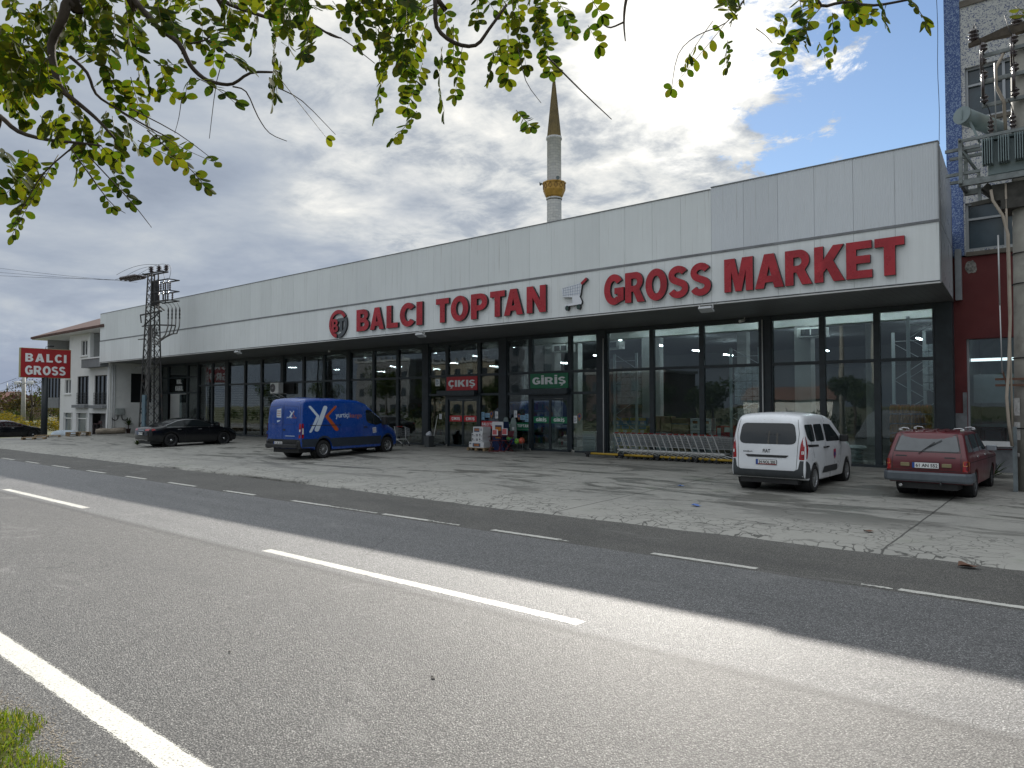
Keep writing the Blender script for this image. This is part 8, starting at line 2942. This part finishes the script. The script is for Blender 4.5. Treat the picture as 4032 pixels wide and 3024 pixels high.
for (x0, y0_, z0, x1, y1_, z1, sp) in LEAVES:
    a, b = Vector((x0, y0_, z0)) / 100, Vector((x1, y1_, z1)) / 100
    L = (b - a).length
    ax = (b - a).normalized()
    side = ax.cross(Vector((random.gauss(0, 1), random.gauss(0, 1), random.gauss(0, .6)))).normalized()
    nrm = side.cross(ax)
    n = max(2, int(L / .026))
    if sp == 1: n = max(2, int(L / .045))
    bow = random.uniform(-.06, .06) * L
    tw.tube([a + ax * (L * k / 5) + nrm * (bow * math.sin(PI * k / 5)) for k in range(6)], [.0016, .0015, .0013, .0012, .001, .0008], 4, m=1)
    sc = random.uniform(.85, 1.15)
    for i in range(n + 1):
        t_ = .10 + .90 * i / n
        p = a + ax * (L * t_) + nrm * (bow * math.sin(PI * t_))
        for s in (-1, 1):
            if sp == 2 and (t_ < .45 or random.random() < .35): continue
            if sp == 3 and (i != n or s < 0): continue
            if random.random() < .12: continue
            dd = side * s * random.uniform(.75, 1.1) + ax * random.uniform(.15, .5) + Vector((random.gauss(0, .16), random.gauss(0, .16), -.22 + random.gauss(0, .12)))
            nn = nrm + side * random.gauss(0, .55) + ax * random.gauss(0, .4)
            l = .046 * sc * random.uniform(.75, 1.15)
            leaflet(lv, p, dd, nn, l, l * random.uniform(.56, .72))
    leaflet(lv, b, ax + Vector((0, 0, -.2)), nrm, .044 * sc, .030 * sc)
tpart(lv, 'crown', [M_leaf, mat('leaf_stalk', (.10, .085, .035), .7)], fix=False)


# ---- leaf-clump trees and bushes
def clump_crown(mb, blobs, n, leaf, seed, flat=.0):
    random.seed(seed)
    tot = sum(b[3] ** 2 for b in blobs)
    for (cx_, cy_, cz_, r) in blobs:
        k = int(n * r * r / tot)
        for _ in range(k):
            v = Vector((random.gauss(0, 1), random.gauss(0, 1), random.gauss(0, 1))).normalized()
            rr_ = r * random.uniform(.45, 1.0) ** .6 * random.uniform(.85, 1.12)
            p = Vector((cx_, cy_, cz_)) + Vector((v.x * rr_, v.y * rr_, v.z * rr_ * .85))
            nn = (v + Vector((random.gauss(0, .7), random.gauss(0, .7), random.gauss(0, .7)))).normalized()
            s = nn.orthogonal().normalized(); s = Matrix.Rotation(random.uniform(0, 6.28), 3, nn) @ s
            u = nn.cross(s)
            l = leaf * random.uniform(.6, 1.3)
            mb.add([p - s * l, p - u * l * .5, p + s * l, p + u * l * .5], [(0, 1, 2, 3)])


def leafy_tree(name, label, loc, blobs, trunk, n, leaf, mats_, seed, group=None, cat='tree'):
    t = thing(name, label, cat, loc, 0, group)
    mb = MB(); clump_crown(mb, blobs, n, leaf, seed); mb.build('crown', mats_, t, fix=False)
    if trunk:
        mb = MB()
        h, r = trunk
        mb.tube([(0, 0, -.2), (.05, 0, h * .5), (0, .05, h)], [r, r * .8, r * .6], 10)
        random.seed(seed + 1)
        for b in blobs[:7]:
            mb.tube([(0, .02, h * .8), (b[0] * .5, b[1] * .5, (h + b[2]) / 2), (b[0], b[1], b[2])], [r * .45, r * .3, r * .12], 6)
        mb.build('trunk', M_bark, t)
    return t


def blobs(n, rx, rz_, zc, r0, r1, seed):
    random.seed(seed)
    return [(random.uniform(-rx, rx), random.uniform(-rx, rx), zc + random.uniform(-rz_, rz_), random.uniform(r0, r1)) for _ in range(n)]


M_dark = leaf_mat('leaf_dark', [(.016, .032, .012), (.028, .052, .016), (.045, .07, .02)], .25)
M_olive = leaf_mat('leaf_olive', [(.03, .035, .018), (.05, .05, .025), (.06, .045, .03)], .2)
M_yellow = leaf_mat('leaf_yellow', [(.05, .06, .014), (.11, .10, .016), (.17, .125, .018), (.045, .06, .014)], .4)
M_hedge = leaf_mat('leaf_hedge', [(.02, .04, .012), (.04, .065, .018)], .3)
# far left: yellow bushes, a half bare tree, green hedge
for i, (x, y, rx, zc, r0, r1, n, m, lb) in enumerate([
        (-80.5, 22.5, 1.6, .75, .55, .95, 2600, M_yellow, 'yellow green autumn bush at far left behind the black car'),
        (-79.5, 25.3, 1.5, .65, .5, .85, 2200, M_yellow, 'yellow bush right of the sign post beside the white house'),
        (-84.5, 22.0, 1.7, 1.05, .6, 1.0, 2400, M_yellow, 'tall yellow bush at the left picture edge'),
        (-88.0, 30.5, 2.2, 1.1, .7, 1.2, 2200, M_hedge, 'dark green bush between the yellow bushes and the house'),
        (-97.0, 27.5, 2.4, 1.0, .8, 1.3, 2000, M_hedge, 'dark green bush far behind the lamp post')]):
    leafy_tree('autumn_bush', lb, (x, y, -.35), blobs(10, rx, .35, zc, r0, r1, 40 + i), None, n, .075, m, 60 + i, None, 'bush')
leafy_tree('bare_tree', 'half bare grey brown tree behind the lamp post', (-98.6, 29.2, 0), blobs(16, 2.3, 1.8, 3.2, .6, 1.1, 51), (2.6, .16), 1900, .10, M_olive, 71)
for i in range(9):
    x, y = -112 - 13 * i, 33 + 4.6 * i + (i % 3) * 3
    leafy_tree('far_tree', 'dark tree in the belt along the left horizon', (x, y, 0), blobs(9, 3.5, 1.3, 2.3, 1.2, 2.0, 90 + i), (1.6, .2), 700, .28, M_hedge if i % 2 else M_olive, 100 + i, 'far trees at left')

# ---- the other side of the road, seen mirrored in the shop glass
for i, (x, y, h, r, n, lb) in enumerate([(-13.0, -5.5, 3.1, 1.0, 2600, 'round dark tree across the road mirrored behind the white van'), (-23.5, -5.8, 3.0, 1.2, 2600, 'bushy tree across the road mirrored above the trolleys'), (-28.6, -6.5, 2.6, 1.1, 2000, 'low tree across the road mirrored left of the trolley rack'),
                                          (-37.0, -6.0, 2.9, 1.2, 2000, 'tree across the road mirrored by the entrance'), (-47.0, -6.5, 3.2, 1.3, 2000, 'tree across the road mirrored by the exit'), (-56.0, -7.0, 4.2, 1.5, 2200, 'tall tree across the road mirrored left of the exit'), (-64.0, -7.0, 4.9, 1.6, 2200, 'tall tree across the road mirrored above the blue van'), (-76.0, -7.0, 3.4, 1.5, 1800, 'tree across the road mirrored in the left bays'), (-90.0, -8.0, 3.8, 1.6, 1800, 'tree across the road mirrored near the goods door')]):
    leafy_tree('roadside_tree', lb, (x, y, 0), blobs(9, r, r * .7, h, r * .55, r * .9, 130 + i), (h - .6, .13), n, .13, M_dark, 150 + i, 'trees across the road')
for i, x in enumerate((-12.4, -14.6)):
    t = thing('roadside_pole', 'tall concrete pole across the road, %s of the pair' % ('nearer' if i == 0 else 'farther'), 'pole', (x, -8.5, 0))
    mb = MB(); mb.tube([(0, 0, 0), (0, 0, 9.2 + i)], [.2, .13], 12); mb.build('shaft', M_conc, t)
    mb = MB(); mb.bar((-.8, 0, 8.6), (.8, 0, 8.6), .1)
    for k in (-.7, 0, .7): insulator(mb, (k, 0, 8.66), .09, .3, 3)
    mb.build('crossarm', M_rust, t)
for i, (x, y, w_, d_, h_, m, lb) in enumerate([(-66, -44, 11, 12, 12.5, mat('flats_dark', (.05, .058, .072), .8, var=.2), 'dark block of flats across the road'), (-84, -46, 16, 12, 9.5, mat('flats_beige', (.17, .155, .125), .85, var=.15), 'beige block of flats across the road'),
                                            (-104, -46, 15, 12, 10.5, mat('flats_grey', (.11, .115, .125), .85, var=.15), 'grey block of flats across the road'), (-49, -40, 12, 9, 6.5, mat('flats_rust', (.055, .035, .032), .85, var=.15), 'low brown house across the road')]):
    t = thing('apartment_block', lb, 'building', (x, y, 0))
    mb = MB(); mb.bx(-w_ / 2, w_ / 2, -d_ / 2, d_ / 2, 0, h_); mb.build('wall', m, t)
    mb = MB()
    mb.bx(-w_ / 2 - .2, w_ / 2 + .2, -d_ / 2 - .2, d_ / 2 + .2, h_ + .01, h_ + .35)
    for k in range(9): mb.bx(-w_ / 2 + k * w_ / 9, -w_ / 2 + k * w_ / 9 + .3, d_ / 2 - .4, d_ / 2, h_ + .36, h_ + .9)
    mb.build('roof', M_trim, t)
    for a_ in range(int(w_ / 3)):
        for b_ in range(int(h_ / 3)):
            mb = MB(); mb.bx(-w_ / 2 + 1 + a_ * 3, -w_ / 2 + 2.4 + a_ * 3, d_ / 2 + .005, d_ / 2 + .03, 1.0 + b_ * 3, 2.4 + b_ * 3); mb.build('window', M_dkglass, t)
t = thing('low_shed', 'low white shed with a sloping roof across the road', 'building', (-19.5, -13, 0))
mb = MB(); mb.bx(-3.5, 3.5, -2, 2, 0, 2.6); mb.build('wall', M_white, t)
mb = MB(); mb.add([(-3.8, -2.3, 2.62), (3.8, -2.3, 2.62), (3.8, 2.3, 2.62), (-3.8, 2.3, 2.62), (-3.8, 0, 3.7), (3.8, 0, 3.7)], [(3, 2, 1, 0), (0, 1, 5, 4), (2, 3, 4, 5), (0, 4, 3), (1, 2, 5)]); mb.build('roof', M_roofb, t)
leafy_tree('hedge', 'long clipped hedge across the road', (-52, -11, 0), [(-55 + 2.2 * i, random.uniform(-.4, .4), .8 + random.uniform(-.2, .3), random.uniform(1.0, 1.5)) for i in range(52)], None, 9000, .16, M_dark, 190, None, 'hedge')

# ---- grass on the near verge
gm = MB()
random.seed(31)
for _ in range(11000):
    x = random.uniform(-8.0, -4.0)
    y = random.uniform(.9, 1.74)
    edge = 1.62 + .08 * math.sin(x * 3.1) + .07 * math.sin(x * 7.7)
    if y > edge - abs(random.gauss(0, .05)): continue
    h = random.uniform(.03, .11) * (1.0 if y < edge - .15 else .7)
    a = random.uniform(0, 6.28); w_ = random.uniform(.002, .005)
    lean = Vector((random.gauss(0, .5), random.gauss(0, .5), 0)) * h
    s = Vector((math.cos(a), math.sin(a), 0)) * w_
    b = Vector((x, y, .0))
    gm.add([b - s, b + s, b + s * .7 + lean * .4 + Vector((0, 0, h * .6)), b + lean + Vector((0, 0, h)), b - s * .7 + lean * .4 + Vector((0, 0, h * .6))], [(0, 1, 2, 4), (4, 2, 3)])
for _ in range(1500):     # broad-leaved weeds among the blades
    x = random.uniform(-8.0, -4.0); y = random.uniform(.9, 1.68)
    if y > 1.52 + .08 * math.sin(x * 3.1): continue
    p = Vector((x, y, random.uniform(.015, .09)))
    nn = Vector((random.gauss(0, .5), random.gauss(0, .5), 1)).normalized(); s = nn.orthogonal().normalized(); s = Matrix.Rotation(random.uniform(0, 6.28), 3, nn) @ s; u = nn.cross(s)
    l = random.uniform(.010, .026)
    gm.add([p - s * l, p - u * l * .55, p + s * l, p + u * l * .55], [(0, 1, 2, 3)])
M_grass = leaf_mat('grass_blade', [(.05, .10, .012), (.09, .16, .02), (.14, .20, .03), (.22, .21, .08), (.06, .12, .02)], .4)
tag(gm.build('grass', M_grass, fix=False), 'rough grass and weeds on the near road verge', 'grass', kind='stuff')
gr2 = MB()
for _ in range(1500):
    x = random.uniform(-6.8, -3.8); y = random.gauss(1.66, .055) + .05 * math.sin(x * 3.1)
    if y > 1.88 or y < 1.45: continue
    r = random.uniform(.0015, .005)
    gr2.box((x, y, r * .3 + .001), (r * 2.4, r * 1.3, r * .6), random.uniform(0, 3))
tag(gr2.build('grit', mat('grit', (.30, .26, .21), .9, var=.4, vscale=60)), 'pale grit and dry leaf bits along the grass edge', 'grit', kind='stuff')
vg = MB()
XS = [-30 + i * .5 for i in range(100)]
for i in range(len(XS) - 1):
    a, b = XS[i], XS[i + 1]
    ea, eb = 1.48 + .08 * math.sin(a * 3.1), 1.48 + .08 * math.sin(b * 3.1)
    vg.add([(a, -3.5, .012), (b, -3.5, .012), (b, eb, .006), (a, ea, .006)], [(0, 1, 2, 3)])
tag(vg.build('verge', mat('verge_soil', (.075, .068, .035), .95, var=.5, vscale=9, bump=.8, bscale=40)), kind='structure')
